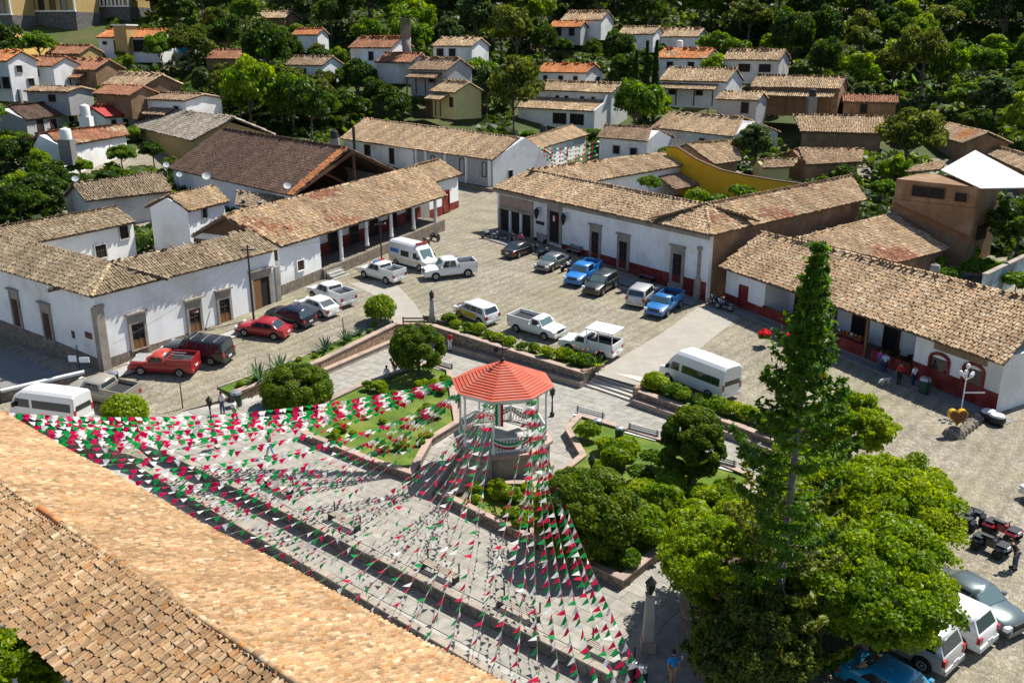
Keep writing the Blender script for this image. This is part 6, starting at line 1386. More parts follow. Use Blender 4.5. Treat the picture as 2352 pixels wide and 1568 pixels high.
# trees between the houses near the square
for (k, px, py, s, n_, lab) in (('bluish1', 1733, 405, 1.0, 'slender_tree', 'slender grey-green tree rising behind the yellow wall'), ('olive0', 2072, 418, 1.3, 'round_olive_tree', 'big round olive-green tree beside the banana plants'), ('dark1', 2325, 610, 0.85, 'dark_tree', 'dark glossy tree against the adobe tower house'), ('mid1', 1490, 452, 0.36, 'courtyard_shrub', 'fine-leaved shrub rising over the town hall courtyard roof'),
        ('bluish0', 1625, 262, 0.6, 'grey_tree', 'grey-green tree in front of the steep gabled house'), ('mid2', 1780, 268, 0.42, 'small_tree', 'small round green tree before the dark gabled house'), ('dark0', 82, 215, 0.75, 'oval_tree', 'dark rounded tree in front of the arched house'),
        ('dark2', 925, 300, 0.9, 'dark_tree', 'tall dark tree standing over the long white house'), ('mid0', 740, 300, 0.95, 'green_tree', 'large green tree behind the hall roof'), ('mid1', 560, 290, 1.0, 'green_tree', 'broad green tree beyond the grey roof'), ('mid2', 650, 300, 0.85, 'green_tree', 'middle green tree behind the hall roof ridge'), ('light0', 1110, 262, 0.75, 'light_tree', 'light green tree beside the yellow cottage'),
        ('mid0', 1160, 255, 0.7, 'green_tree', 'green tree left of the two-storey house'), ('light1', 185, 412, 0.5, 'lime_tree', 'bright lime tree among dark bushes near the tank house'), ('dark0', 60, 400, 0.62, 'dark_bush', 'dark bushy tree under the tank house'), ('dark1', 130, 450, 0.55, 'dark_bush', 'dark bush beside the yucca'), ('mid1', 285, 395, 0.55, 'dark_bush', 'green bush between tank house and mossy roof'), ('dark2', 355, 385, 0.5, 'dark_bush', 'dark bush beneath the grey roof house'), ('dark1', 20, 500, 0.5, 'dark_bush', 'dark bush by the rear wing of the corner house')):
    if n_ == 'courtyard_shrub': p = aty(px, py, 111)
    else: p = ground(px, py)
    tree(k, n_, lab, 'tree', p, s)
for k, (px, py, s, kk, lab) in enumerate(((1600, 448, 1.0, 'shrub_light', 'leafy shrub at the lean-to in the town hall courtyard'), (1650, 462, 1.1, 'shrub_mid', 'dark shrub in the middle of the town hall courtyard'), (1705, 445, 1.2, 'shrub_mid', 'tall shrub before the yellow wall'), (1750, 455, 0.9, 'shrub_light', 'bright shrub at the right of the town hall courtyard'))):
    tree(kk, 'courtyard_shrub', lab, 'shrub', aty(px, py, 104 - 1.2 * k) - Vector((0, 0, 1.2)), s * 0.95)
for k, (px, py, s, kk) in enumerate(((2210, 600, 1.3, 'shrub_light'), (2245, 640, 1.1, 'shrub_mid'), (2150, 622, 0.8, 'shrub_light'), (2290, 650, 1.0, 'shrub_light'), (2335, 680, 1.2, 'shrub_mid'), (2180, 650, 0.8, 'shrub_mid'))):
    tree(kk, 'garden_shrub', ('bright bush nearest the adobe tower wall', 'dark bush below the adobe tower', 'small bush at the rear house eave', 'bright bush beside the pale blue wall', 'dark bush at the pale blue wall end', 'low bush behind the restaurant ridge')[k], 'shrub', ground(px, py), s, None, 'bushes behind the restaurant')
# planted strips on the walls
def strip_plants(wall, n, kinds, lab, smin=0.35, smax=0.6, grp=None, b=(0.8, 1.7)):
    r, fr, L, hh = wall
    for k in range(n):
        a = L * (k + 0.5) / n + rt.uniform(-.4, .4); p = fr.P(a, rt.uniform(*b), 0); p.z = hh(a) - 0.08; s = rt.uniform(smin, smax)
        tree(rt.choice(kinds), 'planter_shrub', lab, 'shrub', p, s, None, grp)
strip_plants(WALLS[2], 13, ['shrub_light', 'shrub_lime', 'shrub_mid'], 'low shrub in the planter above the shaded stone wall', 0.35, 0.6, 'shrubs in the long planter')
strip_plants(WALLS[3], 9, ['shrub_light', 'shrub_mid', 'shrub_lime'], 'bush in the planter beside the white passenger van', 0.4, 0.75, 'bushes beside the van')
strip_plants(WALLS[4], 6, ['shrub_mid', 'shrub_light'], 'bush in the planter under the pine', 0.5, 0.8, 'bushes under the pine')
strip_plants(WALLS[0], 4, ['shrub_lime'], 'low tuft in the agave planter', 0.16, 0.26, 'tufts in the agave planter'); strip_plants(WALLS[1], 5, ['shrub_lime', 'shrub_mid'], 'low tuft above the brown planter wall', 0.16, 0.3, 'tufts above the brown wall')
for k, (px, py, s, kk) in enumerate(((1390, 1040, 0.55, 'shrub_lime'), (1420, 1075, 0.85, 'shrub_light'), (1380, 1085, 0.45, 'shrub_lime'), (1470, 1110, 0.6, 'shrub_mid'), (1520, 1180, 0.85, 'shrub_light'), (1590, 1195, 0.7, 'shrub_lime'), (1470, 1215, 0.75, 'shrub_light'), (1440, 1300, 0.5, 'shrub_mid'), (1660, 1150, 0.6, 'shrub_light'), (1350, 1010, .6, 'shrub_light'), (1440, 1050, .7, 'shrub_lime'), (1500, 1075, .6, 'shrub_mid'), (1540, 1140, .8, 'shrub_light'), (1480, 1160, .8, 'shrub_lime'), (1620, 1160, .7, 'shrub_lime'), (1560, 1230, .8, 'shrub_lime'), (1500, 1255, .7, 'shrub_light'), (1260, 1150, .5, 'shrub_mid'), (1300, 1120, .5, 'shrub_lime'), (1690, 1170, .6, 'shrub_mid'), (1610, 1080, .5, 'shrub_light'))):
    tree(kk, 'bed_shrub', 'loose leafy shrub in the bed right of the bandstand', 'shrub', at(px, py, 0.42), s, None, 'shrubs in the right bed')
for k in range(46):
    px, py = rt.choice([(800, 1000), (860, 960), (930, 930), (900, 1040), (960, 1010), (1000, 960), (1000, 900), (870, 905), (760, 985), (1150, 1160), (1190, 1200), (1120, 1150), (1195, 1145)]); px += rt.uniform(-36, 36); py += rt.uniform(-18, 18)
    tree(rt.choice(['shrub_lime', 'shrub_light']), 'lawn_shrub', 'small clipped shrub on the lawn under the bunting', 'shrub', at(px, py, 0.42), rt.uniform(0.22, 0.5), None, 'shrubs under the bunting')
V, FF, CC = blades(26, 1.6, 0.09, (0.5, 1.4), 801, G['yellow'] + G['lime'], 0.5, 5); one_plant('yellow_palm', 'bushy yellow-green palm beside the yellow-sided taxi', 'palm', at(1042, 742, 1.5), [('fronds', V, FF, CC, 'leaf')])
mat('petal_orange', (0.75, 0.20, 0.02), 0.7)
for k, (px, py) in enumerate(((1320, 828), (1345, 836), (1372, 842))):
    V, FF, CC = blades(14, 1.0, 0.13, (0.7, 1.4), 810 + k, G['light'], 0.3, 4); r = one_plant('canna', 'broad-leaved canna with orange blooms at the planter end by the steps', 'plant', at(px, py, 1.15), [('leaves', V, FF, CC, 'leaf')], 'cannas by the steps', 1.0, k)
    for j in range(3):
        o = MB().lathe([(0.02, 0), (0.06, 0.04), (0.07, 0.1), (0.02, 0.16)], (0.25 * math.cos(j * 2), 0.25 * math.sin(j * 2), 1.0 + 0.1 * j), 6).build('bloom', 'petal_orange', None); o.parent = r
# bottom left tree and its wall
p_ = at(40, 1535, 5.0); tree_proto('corner_tree', 1.75, 7.6, 'lime', 20000, 0.11, 160, 507, 0.35, 1.9, 0.16, 0.8, 'bark', 0.4, 1.0, -0.35, 0.6)
tree('corner_tree', 'corner_tree', 'bright leafy tree against the near church wall', 'tree', (p_.x, p_.y, -1.2), 1.0, 0.0)

# ================================================================ vehicles
def paint(name, c, metal=0.0):
    if name not in M: mat(name, c, 0.32, spec=0.5, coat=0.6, metal=metal)
    return name
paint('car_white', (0.74, 0.74, 0.73)); paint('car_black', (0.012, 0.013, 0.016)); paint('car_navy', (0.012, 0.016, 0.03)); paint('car_red', (0.32, 0.014, 0.02)); paint('car_silver', (0.46, 0.46, 0.46), 0.3)
paint('car_grey', (0.13, 0.14, 0.145), 0.2); paint('car_beige', (0.36, 0.33, 0.27), 0.2); paint('car_blue', (0.01, 0.17, 0.52)); paint('car_blue_old', (0.015, 0.15, 0.40)); paint('car_teal', (0.08, 0.11, 0.115), 0.3); paint('car_darkgreen', (0.035, 0.042, 0.04), 0.2); paint('car_yellow', (0.72, 0.42, 0.01)); paint('car_orange_red', (0.42, 0.05, 0.03)); paint('car_cyan', (0.01, 0.22, 0.40))
mat('lamp_clear', (0.7, 0.72, 0.74), 0.15, spec=0.8); mat('lamp_red', (0.40, 0.008, 0.01), 0.2, spec=0.7); mat('plastic', (0.025, 0.025, 0.027), 0.6); mat('rim', (0.42, 0.43, 0.44), 0.35, metal=0.7); mat('bed_liner', (0.03, 0.03, 0.032), 0.85); mat('plate', (0.72, 0.72, 0.70), 0.5); mat('under', (0.012, 0.012, 0.012), 0.9)
def wheel(root, x, y, r, w_, rim='rim'):
    s = 1 if y > 0 else -1
    prof = [(0.55 * r, -w_ / 2), (0.9 * r, -w_ / 2), (r, -w_ / 2 + 0.04), (r, w_ / 2 - 0.04), (0.9 * r, w_ / 2), (0.55 * r, w_ / 2)]
    def turn(mb): mb.v = [(a, c, b) for a, b, c in mb.v]; return mb
    t = turn(MB().lathe(prof, (0, 0, 0), 18)).build('wheel', 'rubber', None, False); t.parent = root; t.location = (x, y, r); sharp(t, 40)
    k = turn(MB().lathe([(0.56 * r, -0.02), (0.6 * r, 0.0), (0.5 * r, 0.012), (0.2 * r, -0.01), (0.14 * r, 0.02), (0.02, 0.02)], (0, 0, 0), 14))
    k.v = [(a, b * s + s * w_ / 2, c) for a, b, c in k.v]; o = k.build('rim', rim, None); o.parent = t; return t
def car(name, label, cat, spec, color, wpx, group=None, cab=None, rim='rim', z=None):
    """wpx: pixel of the seen side's rear wheel foot and front wheel foot"""
    g = lambda p: ground(*p) if z is None else at(*p, z)
    pr, pf = g(wpx[0]), g(wpx[1]); d = pf - pr; h = Vector((d.x, d.y, 0)).normalized(); L, W, H = spec['L'], spec['W'], spec['H']
    side = Vector((-h.y, h.x, 0));  side = side if side.y > 0 else -side
    if spec.get('flip'): side = -side
    wr, wf = spec['wheels']; c = (pr + pf) / 2 + side * W / 2 - h * (wr + wf) / 2
    r = thing(name, label, cat, (c.x, c.y, 0), group)
    e = 1.2; gx = (gz(c.x + h.x * e, c.y + h.y * e) - gz(c.x - h.x * e, c.y - h.y * e)) / (2 * e); ly = Vector((-h.y, h.x, 0)); gy = (gz(c.x + ly.x * e, c.y + ly.y * e) - gz(c.x - ly.x * e, c.y - ly.y * e)) / (2 * e)
    X = (h + Vector((0, 0, gx))).normalized(); Y = (ly + Vector((0, 0, gy))); Z = X.cross(Y).normalized(); Y = Z.cross(X); mt = Matrix((X, Y, Z)).transposed().to_4x4(); mt.translation = Vector((c.x, c.y, gz(c.x, c.y) + 0.015)); r.matrix_world = mt
    make_car(r, spec, color, cab or color, rim); return r
def make_car(r, S, color, cab, rim):
    L, W, H = S['L'], S['W'], S['H']; hw = W / 2; zb = S.get('zb', 0.26); belt = S['belt']; wr, wf = S['wheels']; wrad = S.get('wr', 0.33); bed = S.get('bed')
    # lower body along its top line
    secs = []
    for (x, zt, ws) in S['prof']:
        w_ = hw * ws; zm = min(zt - 0.08, belt - 0.22)
        secs.append([(x, -w_ * 0.90, zb), (x, -w_ * 0.985, zb + 0.12), (x, -w_, zm), (x, -w_ * 0.97, zt - 0.06), (x, -w_ * 0.86, zt), (x, 0, zt + 0.02), (x, w_ * 0.86, zt), (x, w_ * 0.97, zt - 0.06), (x, w_, zm), (x, w_ * 0.985, zb + 0.12), (x, w_ * 0.90, zb)])
    part(loft(secs), 'body', color, r, 32)
    # cabin: belt ring to roof ring
    x0, x1, x2, x3 = S['cab']; wb, wt = hw * 0.93, hw * S.get('roofw', 0.76); zr = H
    rg = [[(x0, -wb, belt - .03), (x3, -wb, belt - .03), (x3, wb, belt - .03), (x0, wb, belt - .03)], [(x1 - .05, -wt - .03, zr - 0.09), (x2 + .06, -wt - .03, zr - 0.09), (x2 + .06, wt + .03, zr - 0.09), (x1 - .05, wt + .03, zr - 0.09)], [(x1 + .12, -wt + .08, zr), (x2 - .15, -wt + .08, zr), (x2 - .15, wt - .08, zr), (x1 + .12, wt - .08, zr)]]
    part(loft(rg), 'cabin', cab, r, 50)
    ey = 0.012
    def quadpanel(nm, m, pts, nrm): 
        n = Vector(nrm).normalized() * ey; mb = MB(); b = [Vector(p) for p in pts]; mb.hexa(b, [p + n for p in b]); part(mb, nm, m, r)
    zl, zh = belt + 0.03, zr - 0.13
    def on(xa, xb, t): return xa + (xb - xa) * t
    hspan = (zr - 0.09) - (belt - .03); tz = lambda z_: (z_ - belt + .03) / hspan
    yw = lambda z_: on(wb, wt + .03, tz(z_)); xf = lambda z_: on(x3, x2 + .06, tz(z_)); xr_ = lambda z_: on(x0, x1 - .05, tz(z_))
    quadpanel('windshield', S.get('ws', 'windscreen'), [(xf(zl), -yw(zl) + .1, zl), (xf(zl), yw(zl) - .1, zl), (xf(zh), yw(zh) - .09, zh), (xf(zh), -yw(zh) + .09, zh)], (1, 0, 0.6))
    if S.get('rearglass', True): quadpanel('rear_window', S.get('rw', 'glass_tint'), [(xr_(zl), yw(zl) - .12, zl + .02), (xr_(zl), -yw(zl) + .12, zl + .02), (xr_(zh), -yw(zh) + .12, zh), (xr_(zh), yw(zh) - .12, zh)], (-1, 0, 0.5))
    for s in (-1, 1):
        cuts = S['win']; A, B = xr_, xf
        for i in range(len(cuts) - 1):
            fa, fb = cuts[i] + 0.014, cuts[i + 1] - 0.014; X = lambda f, z_: A(z_) + 0.1 + (B(z_) - A(z_) - 0.2) * f
            pts = [(X(fa, zl), s * yw(zl), zl), (X(fb, zl), s * yw(zl), zl), (X(fb, zh), s * yw(zh), zh), (X(fa, zh), s * yw(zh), zh)]
            quadpanel('side_window', S.get('sw', 'dark_glass'), pts if s < 0 else pts[::-1], (0, s, 0.25))
        mr = MB().box(x3 - 0.38, x3 - 0.22, s * hw * 0.96 if s > 0 else -hw * 0.96 - 0.2, s * hw * 0.96 + 0.2 if s > 0 else -hw * 0.96, belt + 0.02, belt + 0.18); part(mr, 'mirror', cab, r)
        xe, xs = S['prof'][-1][0], S['prof'][0][0]; zf, zk = S.get('lampz', (belt - 0.28, belt - 0.22))
        part(MB().box(xe - 0.2, xe + 0.02, s * hw * 0.78 - 0.2, s * hw * 0.78 + 0.12, zf - 0.09, zf + 0.09), 'headlight', 'lamp_clear', r)
        part(MB().box(xs - 0.02, xs + 0.12, s * hw * 0.84 - 0.12, s * hw * 0.84 + 0.12, zk - 0.14, zk + 0.14), 'taillight', 'lamp_red', r)
        for x in (wr, wf):
            d_ = MB().lathe([(wrad * 1.2, 0), (wrad * 1.2, 0.01), (0.05, 0.012)], (0, 0, 0), 16); d_.v = [(a + x, (s * (hw * 0.992 + c)), b + wrad) for a, b, c in d_.v]; d_.v = [(a, b, max(c, zb - 0.02)) for a, b, c in d_.v]; part(d_, 'wheel_arch', 'under', r)  # flat dark disc stands in for the shaded hollow of the wheel well
            wheel(r, x, s * (hw - 0.09), wrad, 0.24, rim)
    xe, xs = S['prof'][-1][0], S['prof'][0][0]
    part(MB().box(xe - 0.12, xe + 0.06, -hw * 0.9, hw * 0.9, zb + 0.02, zb + 0.24), 'front_bumper', S.get('bump', color), r); part(MB().box(xs - 0.06, xs + 0.12, -hw * 0.9, hw * 0.9, zb + 0.04, zb + 0.26), 'rear_bumper', S.get('bump', color), r)
    part(MB().box(xe - 0.05, xe + 0.03, -hw * 0.45, hw * 0.45, belt - 0.4, belt - 0.2), 'grille', 'plastic', r); part(MB().box(xs - 0.08, xs - 0.05, -0.22, 0.22, zb + 0.3, zb + 0.44), 'licence_plate', 'plate', r)
    if bed:
        b0, b1 = bed; zf, zt = belt - 0.42, belt + 0.02; dw = hw * 0.97
        part(MB().box(b0 + 0.05, b1 - 0.05, -dw + 0.07, dw - 0.07, belt - 0.02, belt + 0.06), 'bed_floor', 'bed_liner', r)
        for s in (-1, 1): part(MB().box(b0, b1, s * dw - (0.06 if s > 0 else 0), s * dw + (0.06 if s < 0 else 0), belt - 0.06, belt + 0.36), 'bed_side', color, r)
        part(MB().box(b0 - 0.02, b0 + 0.06, -dw, dw, belt - 0.06, belt + 0.36), 'tailgate', color, r); part(MB().box(b1 - 0.06, b1, -dw, dw, belt - 0.06, belt + 0.3), 'bed_front', color, r)
SED = dict(L=4.5, W=1.76, H=1.46, belt=0.93, wheels=(-1.33, 1.32), cab=(-1.72, -0.95, 0.35, 1.02), win=(0.12, 0.5, 0.92), prof=[(-2.22, 0.72, .84), (-2.15, 0.92, .9), (-1.7, 0.97, .97), (-0.6, 0.95, 1), (0.9, 0.93, 1), (1.6, 0.86, .98), (2.05, 0.74, .9), (2.2, 0.6, .8)])
SUV = dict(L=4.5, W=1.85, H=1.70, belt=1.06, wheels=(-1.33, 1.33), wr=0.36, cab=(-2.1, -1.8, 0.35, 1.05), win=(0.05, 0.3, 0.6, 0.93), roofw=.8, prof=[(-2.2, 0.9, .88), (-2.12, 1.06, .95), (-1.2, 1.07, 1), (0.95, 1.05, 1), (1.6, 1.0, .98), (2.05, 0.88, .92), (2.2, 0.72, .82)])
HAT = dict(SUV, H=1.56, belt=0.98, wr=0.33, cab=(-2.05, -1.45, 0.25, 1.0))
SUB = dict(SUV, L=5.4, W=1.98, H=1.88, belt=1.15, wheels=(-1.6, 1.75), cab=(-2.62, -2.45, 0.65, 1.25), win=(0.03, 0.32, 0.62, 0.93), prof=[(-2.7, 1.0, .92), (-2.62, 1.15, .97), (-1.2, 1.16, 1), (1.2, 1.15, 1), (2.1, 1.1, .98), (2.5, 1.0, .94), (2.62, 0.8, .86)], roofw=.84)
MPV = dict(SUV, H=1.68, W=1.76, cab=(-2.1, -1.75, 0.55, 1.4), prof=[(-2.2, 0.9, .88), (-2.12, 1.06, .95), (-1.2, 1.07, 1), (1.3, 1.0, 1), (1.8, 0.92, .96), (2.1, 0.8, .9), (2.22, 0.65, .8)])
PUC = dict(L=5.4, W=1.88, H=1.80, belt=1.12, zb=0.36, wheels=(-1.62, 1.62), wr=0.38, cab=(-0.75, -0.55, 0.72, 1.25), win=(0.05, 0.48, 0.92), roofw=.8, bed=(-2.62, -0.78), prof=[(-2.62, 1.06, .95), (-2.55, 1.1, .98), (-0.7, 1.1, 1), (1.2, 1.12, 1), (2.1, 1.07, .98), (2.5, 0.96, .92), (2.62, 0.78, .84)])
PUS = dict(PUC, L=5.0, H=1.66, wheels=(-1.5, 1.45), cab=(-0.12, 0.05, 0.72, 1.2), win=(0.08, 0.9), bed=(-2.45, -0.2), prof=[(-2.45, 1.0, .95), (-2.4, 1.06, .98), (-0.2, 1.08, 1), (1.2, 1.06, 1), (2.0, 1.0, .97), (2.35, 0.9, .92), (2.45, 0.75, .85)], belt=1.06, wr=.35, zb=.34)
PUX = dict(PUS, H=1.62, cab=(-0.42, -0.25, 0.62, 1.15), win=(0.06, 0.4, 0.92), bed=(-2.45, -0.48))
def van(name, label, color, L, W, H, wpx, nose, group=None, wins=True, rwin=True):
    pr, pf = ground(*wpx[0]), ground(*wpx[1]); d = pf - pr; h = Vector((d.x, d.y, 0)).normalized(); side = Vector((-h.y, h.x, 0)); side = side if side.y > 0 else -side
    c = (pr + pf) / 2 + side * W / 2; r = thing(name, label, 'van', (c.x, c.y, 0)); r.location = (c.x, c.y, gz(c.x, c.y) + 0.02); r.rotation_euler = (0, -math.atan2(gz(pf.x, pf.y) - gz(pr.x, pr.y), (pf - pr).length), math.atan2(h.y, h.x))
    hw = W / 2; secs = []; x0 = -L / 2; zb = 0.3
    for x, zt, ws, wt in [(x0, H - 0.12, .96, .80), (x0 + .1, H - 0.02, 1, .84), (x0 + L * .5, H, 1, .86), (x0 + L * nose[0], H - 0.04, 1, .84), (x0 + L * nose[1], H * 0.80, 1, .82), (x0 + L * nose[2], 1.12, .97, .84), (x0 + L * .985, 0.98, .9, .8), (x0 + L, 0.7, .8, .7)]:
        w_ = hw * ws; zs = min(1.15, zt - 0.05); zq = zs + (zt - zs) * .86
        secs.append([(x, -w_ * .94, zb), (x, -w_, zb + .25), (x, -w_, zs), (x, -w_ * (.5 + .5 * wt), zq), (x, -w_ * wt * .86, zt), (x, 0, zt + .03), (x, w_ * wt * .86, zt), (x, w_ * (.5 + .5 * wt), zq), (x, w_, zs), (x, w_, zb + .25), (x, w_ * .94, zb)])
    part(loft(secs), 'body', color, r, 30)
    za, zc = 1.15, 1.72
    yy = lambda z_: hw * (1 - (z_ - 1.15) / max(.3, (H - 1.15) * .86) * .075) + 0.008
    for s in (-1, 1):
        for (a, b) in ([(0.05, 0.62)] if wins else [(0.34, 0.55)]) + [(0.665, nose[1] - 0.03)]:
            xa, xb = x0 + L * a, x0 + L * b; xb2 = xb + (0.16 if b > .64 else 0)
            mb = MB(); p = [(xa, s * yy(za), za), (xb2, s * yy(za), za), (xb, s * yy(zc), zc), (xa, s * yy(zc), zc)]; q = [(x, y + s * 0.012, z_) for x, y, z_ in p]; mb.hexa(p, q); part(mb, 'side_window', 'dark_glass', r)
        part(MB().box(x0 + L * nose[2] - 0.5, x0 + L * nose[2] - 0.34, s * hw if s > 0 else -hw - .24, s * hw + .24 if s > 0 else -hw, 1.15, 1.45), 'mirror', 'plastic', r)
        part(MB().box(x0 + L - 0.2, x0 + L + .01, s * hw * .62 - .14, s * hw * .62 + .14, .72, .92), 'headlight', 'lamp_clear', r); part(MB().box(x0 - .02, x0 + .05, s * hw * .88 - .09, s * hw * .88 + .09, .85, 1.3), 'taillight', 'lamp_red', r)
        for x in (x0 + L * .2, x0 + L * .82):
            d_ = MB().lathe([(.4, 0), (.4, .01), (.05, .012)], (0, 0, 0), 16); d_.v = [(a + x, s * (hw * .985 + c_), max(b + .34, .28)) for a, b, c_ in d_.v]; part(d_, 'wheel_arch', 'under', r); wheel(r, x, s * (hw - .1), .34, .24)  # dark disc painted as wheel well shade on the van side
    a, b = secs[4], secs[5]; e = Vector((.02, 0, .012))
    p = [Vector(b[4]) * .97 + Vector((0, 0, .06)), Vector(b[6]) * .97 + Vector((0, 0, .06)), Vector(a[6]), Vector(a[4])]; p = [Vector((q.x, q.y * .95, q.z)) + e for q in p]; MBp = MB(); MBp.hexa(p, [q + e for q in p]); part(MBp, 'windshield', 'windscreen', r)
    if rwin: mb = MB(); zz = [(x0 - .012, -hw * .78, 1.2), (x0 - .012, hw * .78, 1.2), (x0 + .03, hw * .74, 1.8), (x0 + .03, -hw * .74, 1.8)]; mb.hexa(zz, [(x - .012, y, z_) for x, y, z_ in zz]); part(mb, 'rear_window', 'dark_glass', r)
    part(MB().box(x0 + L - .1, x0 + L + .05, -hw * .8, hw * .8, .32, .56), 'front_bumper', 'plastic', r); part(MB().box(x0 - .06, x0 + .06, -hw * .92, hw * .92, .34, .56), 'rear_bumper', color, r); part(MB().box(x0 + L * .98, x0 + L + .03, -.4, .4, .62, .78), 'grille', 'plastic', r)
    return r, hw, x0
van('passenger_van', 'white high-roof passenger van parked behind the yellow-green shrub', 'car_white', 5.4, 1.88, 2.35, ((157, 988), (42, 972)), (.78, .9, .96))
v2 = van('passenger_van', 'long white passenger van parked beside the wide steps', 'car_white', 6.2, 2.0, 2.6, ((1627, 917), (1535, 879)), (.72, .8, .9))
am, hw_, x0_ = van('ambulance', 'white ambulance van with red stripe and light bar near the arcade', 'car_white', 5.7, 2.05, 2.55, ((905, 609), (965, 625)), (.7, .78, .88), wins=False)
for s in (-1, 1):
    part(MB().box(x0_ + .3, x0_ + 4.9, s * hw_ - (0 if s > 0 else .02), s * hw_ + (.02 if s > 0 else 0), 0.72, 0.82), 'lime_stripe', 'car_yellow', am); part(MB().box(x0_ + .3, x0_ + 1.6, s * hw_ - (0 if s > 0 else .02), s * hw_ + (.02 if s > 0 else 0), 1.35, 1.75), 'blue_badge', 'car_blue', am)
part(MB().box(1.05, 1.3, -.75, .75, 2.55, 2.68), 'light_bar', 'lamp_red', am)
ROW = 'cars parked along the corner house'
car('pickup_truck', 'beige crew-cab pickup behind the high-roof van', 'pickup', PUC, 'car_beige', ((251, 940), (186, 926)))
r3 = car('pickup_truck', 'red pickup with pale silver bonnet and tools in the bed', 'pickup', PUX, 'car_red', ((411, 868), (327, 863)), cab='car_orange_red')
part(MB().box(1.1, 2.2, -.72, .72, 1.03, 1.07), 'bonnet', 'car_silver', r3); part(MB().box(-1.6, -.6, -.5, -.42, 1.35, 1.41), 'ladder_rail', 'steel', r3); part(MB().box(-1.6, -.6, -.1, -.02, 1.35, 1.41), 'ladder_rail', 'steel', r3)
r4 = car('sport_utility', 'large black estate utility with roof bars beside the red pickup', 'car', SUB, 'car_black', ((479, 840), (399, 829)), ROW)
for x in (-1.9, -.9, .1): part(MB().box(x, x + .06, -.75, .75, 1.9, 1.94), 'roof_bar', 'steel', r4)
car('sedan', 'glossy dark red sedan parked beside the corner house door', 'car', SED, 'car_red', ((628, 782), (563, 773)), ROW)
car('hatchback', 'black hatchback between the red and the white sedans', 'car', dict(HAT, H=1.6), 'car_navy', ((676, 755), (628, 742)), ROW)
car('sedan', 'white sedan between the black hatchback and a white pickup', 'car', SED, 'car_white', ((734, 730), (691, 715)), ROW)
car('pickup_truck', 'white crew-cab pickup next to the white sedan', 'pickup', PUC, 'car_white', ((778, 711), (709, 684)), ROW)
rp_ = car('police_pickup', 'white police pickup with a red and blue light bar', 'pickup', PUC, 'car_white', ((891, 655), (832, 638)))
part(MB().box(.15, .4, -.65, 0, 1.8, 1.93), 'light_bar', 'lamp_red', rp_); part(MB().box(.15, .4, 0, .65, 1.8, 1.93), 'light_bar', 'car_blue', rp_)
car('pickup_truck', 'big white crew-cab pickup in front of the ambulance', 'pickup', dict(PUC, W=2.0, H=1.92), 'car_white', ((1077, 636), (1000, 645)))
ROW2 = 'cars parked in front of the town hall'
car('sedan', 'black sedan parked nose-in at the town hall', 'car', SED, 'car_black', ((1189, 595), (1229, 580)), ROW2)
car('sedan', 'dark grey sedan facing out from the town hall', 'car', SED, 'car_grey', ((1308, 608), (1263, 628)), ROW2)
car('pickup_truck', 'bright blue crew-cab pickup facing out from the town hall', 'pickup', PUC, 'car_blue', ((1382, 632), (1336, 662)), ROW2)
car('sport_utility', 'dark green-grey compact utility next to the blue pickup', 'car', SUV, 'car_darkgreen', ((1416, 661), (1383, 681)), ROW2)
car('sport_utility', 'silver compact utility parked nose-in at the town hall', 'car', SUV, 'car_silver', ((1480, 711), (1513, 681)), ROW2)
car('pickup_truck', 'old blue single-cab pickup with empty blue bed', 'pickup', PUS, 'car_blue_old', ((1567, 704), (1528, 733)), ROW2)
tx = car('taxi', 'white taxi van with yellow swoosh on its side', 'taxi', MPV, 'car_white', ((1100, 748), (1055, 730)))
for s in (-1, 1): part(MB().box(-1.0, 1.7, s * .88 - (0 if s > 0 else .012), s * .88 + (.012 if s > 0 else 0), .5, .92), 'yellow_panel', 'car_yellow', tx)
car('pickup_truck', 'white single-cab pickup with empty bed beside the taxi', 'pickup', PUS, 'car_white', ((1179, 762), (1256, 784)))
cg = car('canopy_pickup', 'white pickup with a white canopy over its passenger bed', 'pickup', dict(PUS, bed=(-2.45, -.2)), 'car_white', ((1386, 829), (1300, 808)))
part(MB().box(-2.5, .0, -.92, .92, 2.3, 2.38), 'canopy', 'white_sheet', cg)
for x in (-2.4, -1.2, -.15):
    for y in (-.86, .82): part(MB().box(x, x + .05, y, y + .05, 1.3, 2.3), 'canopy_post', 'car_white', cg)
for y in (-.7, .4): part(MB().box(-2.3, -.3, y, y + .3, 1.15, 1.45), 'bench_seat', 'plastic', cg)
ROW3 = 'cars parked under the trees on the right'
car('sedan', 'metallic teal grey sedan facing out beyond the trees', 'car', dict(SED, L=4.6), 'car_teal', ((2150, 1384), (2256, 1446)), ROW3, z=.9)
car('minivan', 'white minivan with its tail lamp toward the lane, beside the teal sedan', 'car', MPV, 'car_white', ((2172, 1478), (2080, 1432)), ROW3, z=.85)
car('sport_utility', 'pale grey utility half under the laurel branches', 'car', SUV, 'car_silver', ((2085, 1524), (2002, 1482)), ROW3, z=.85)
car('sedan', 'bright blue car mostly hidden under the laurel', 'car', SED, 'car_cyan', ((1985, 1600), (2080, 1658)), ROW3, z=.8)
car('sedan', 'white car at the frame edge beside the lane', 'car', SED, 'car_white', ((2442, 1205), (2374, 1165)), z=.9)
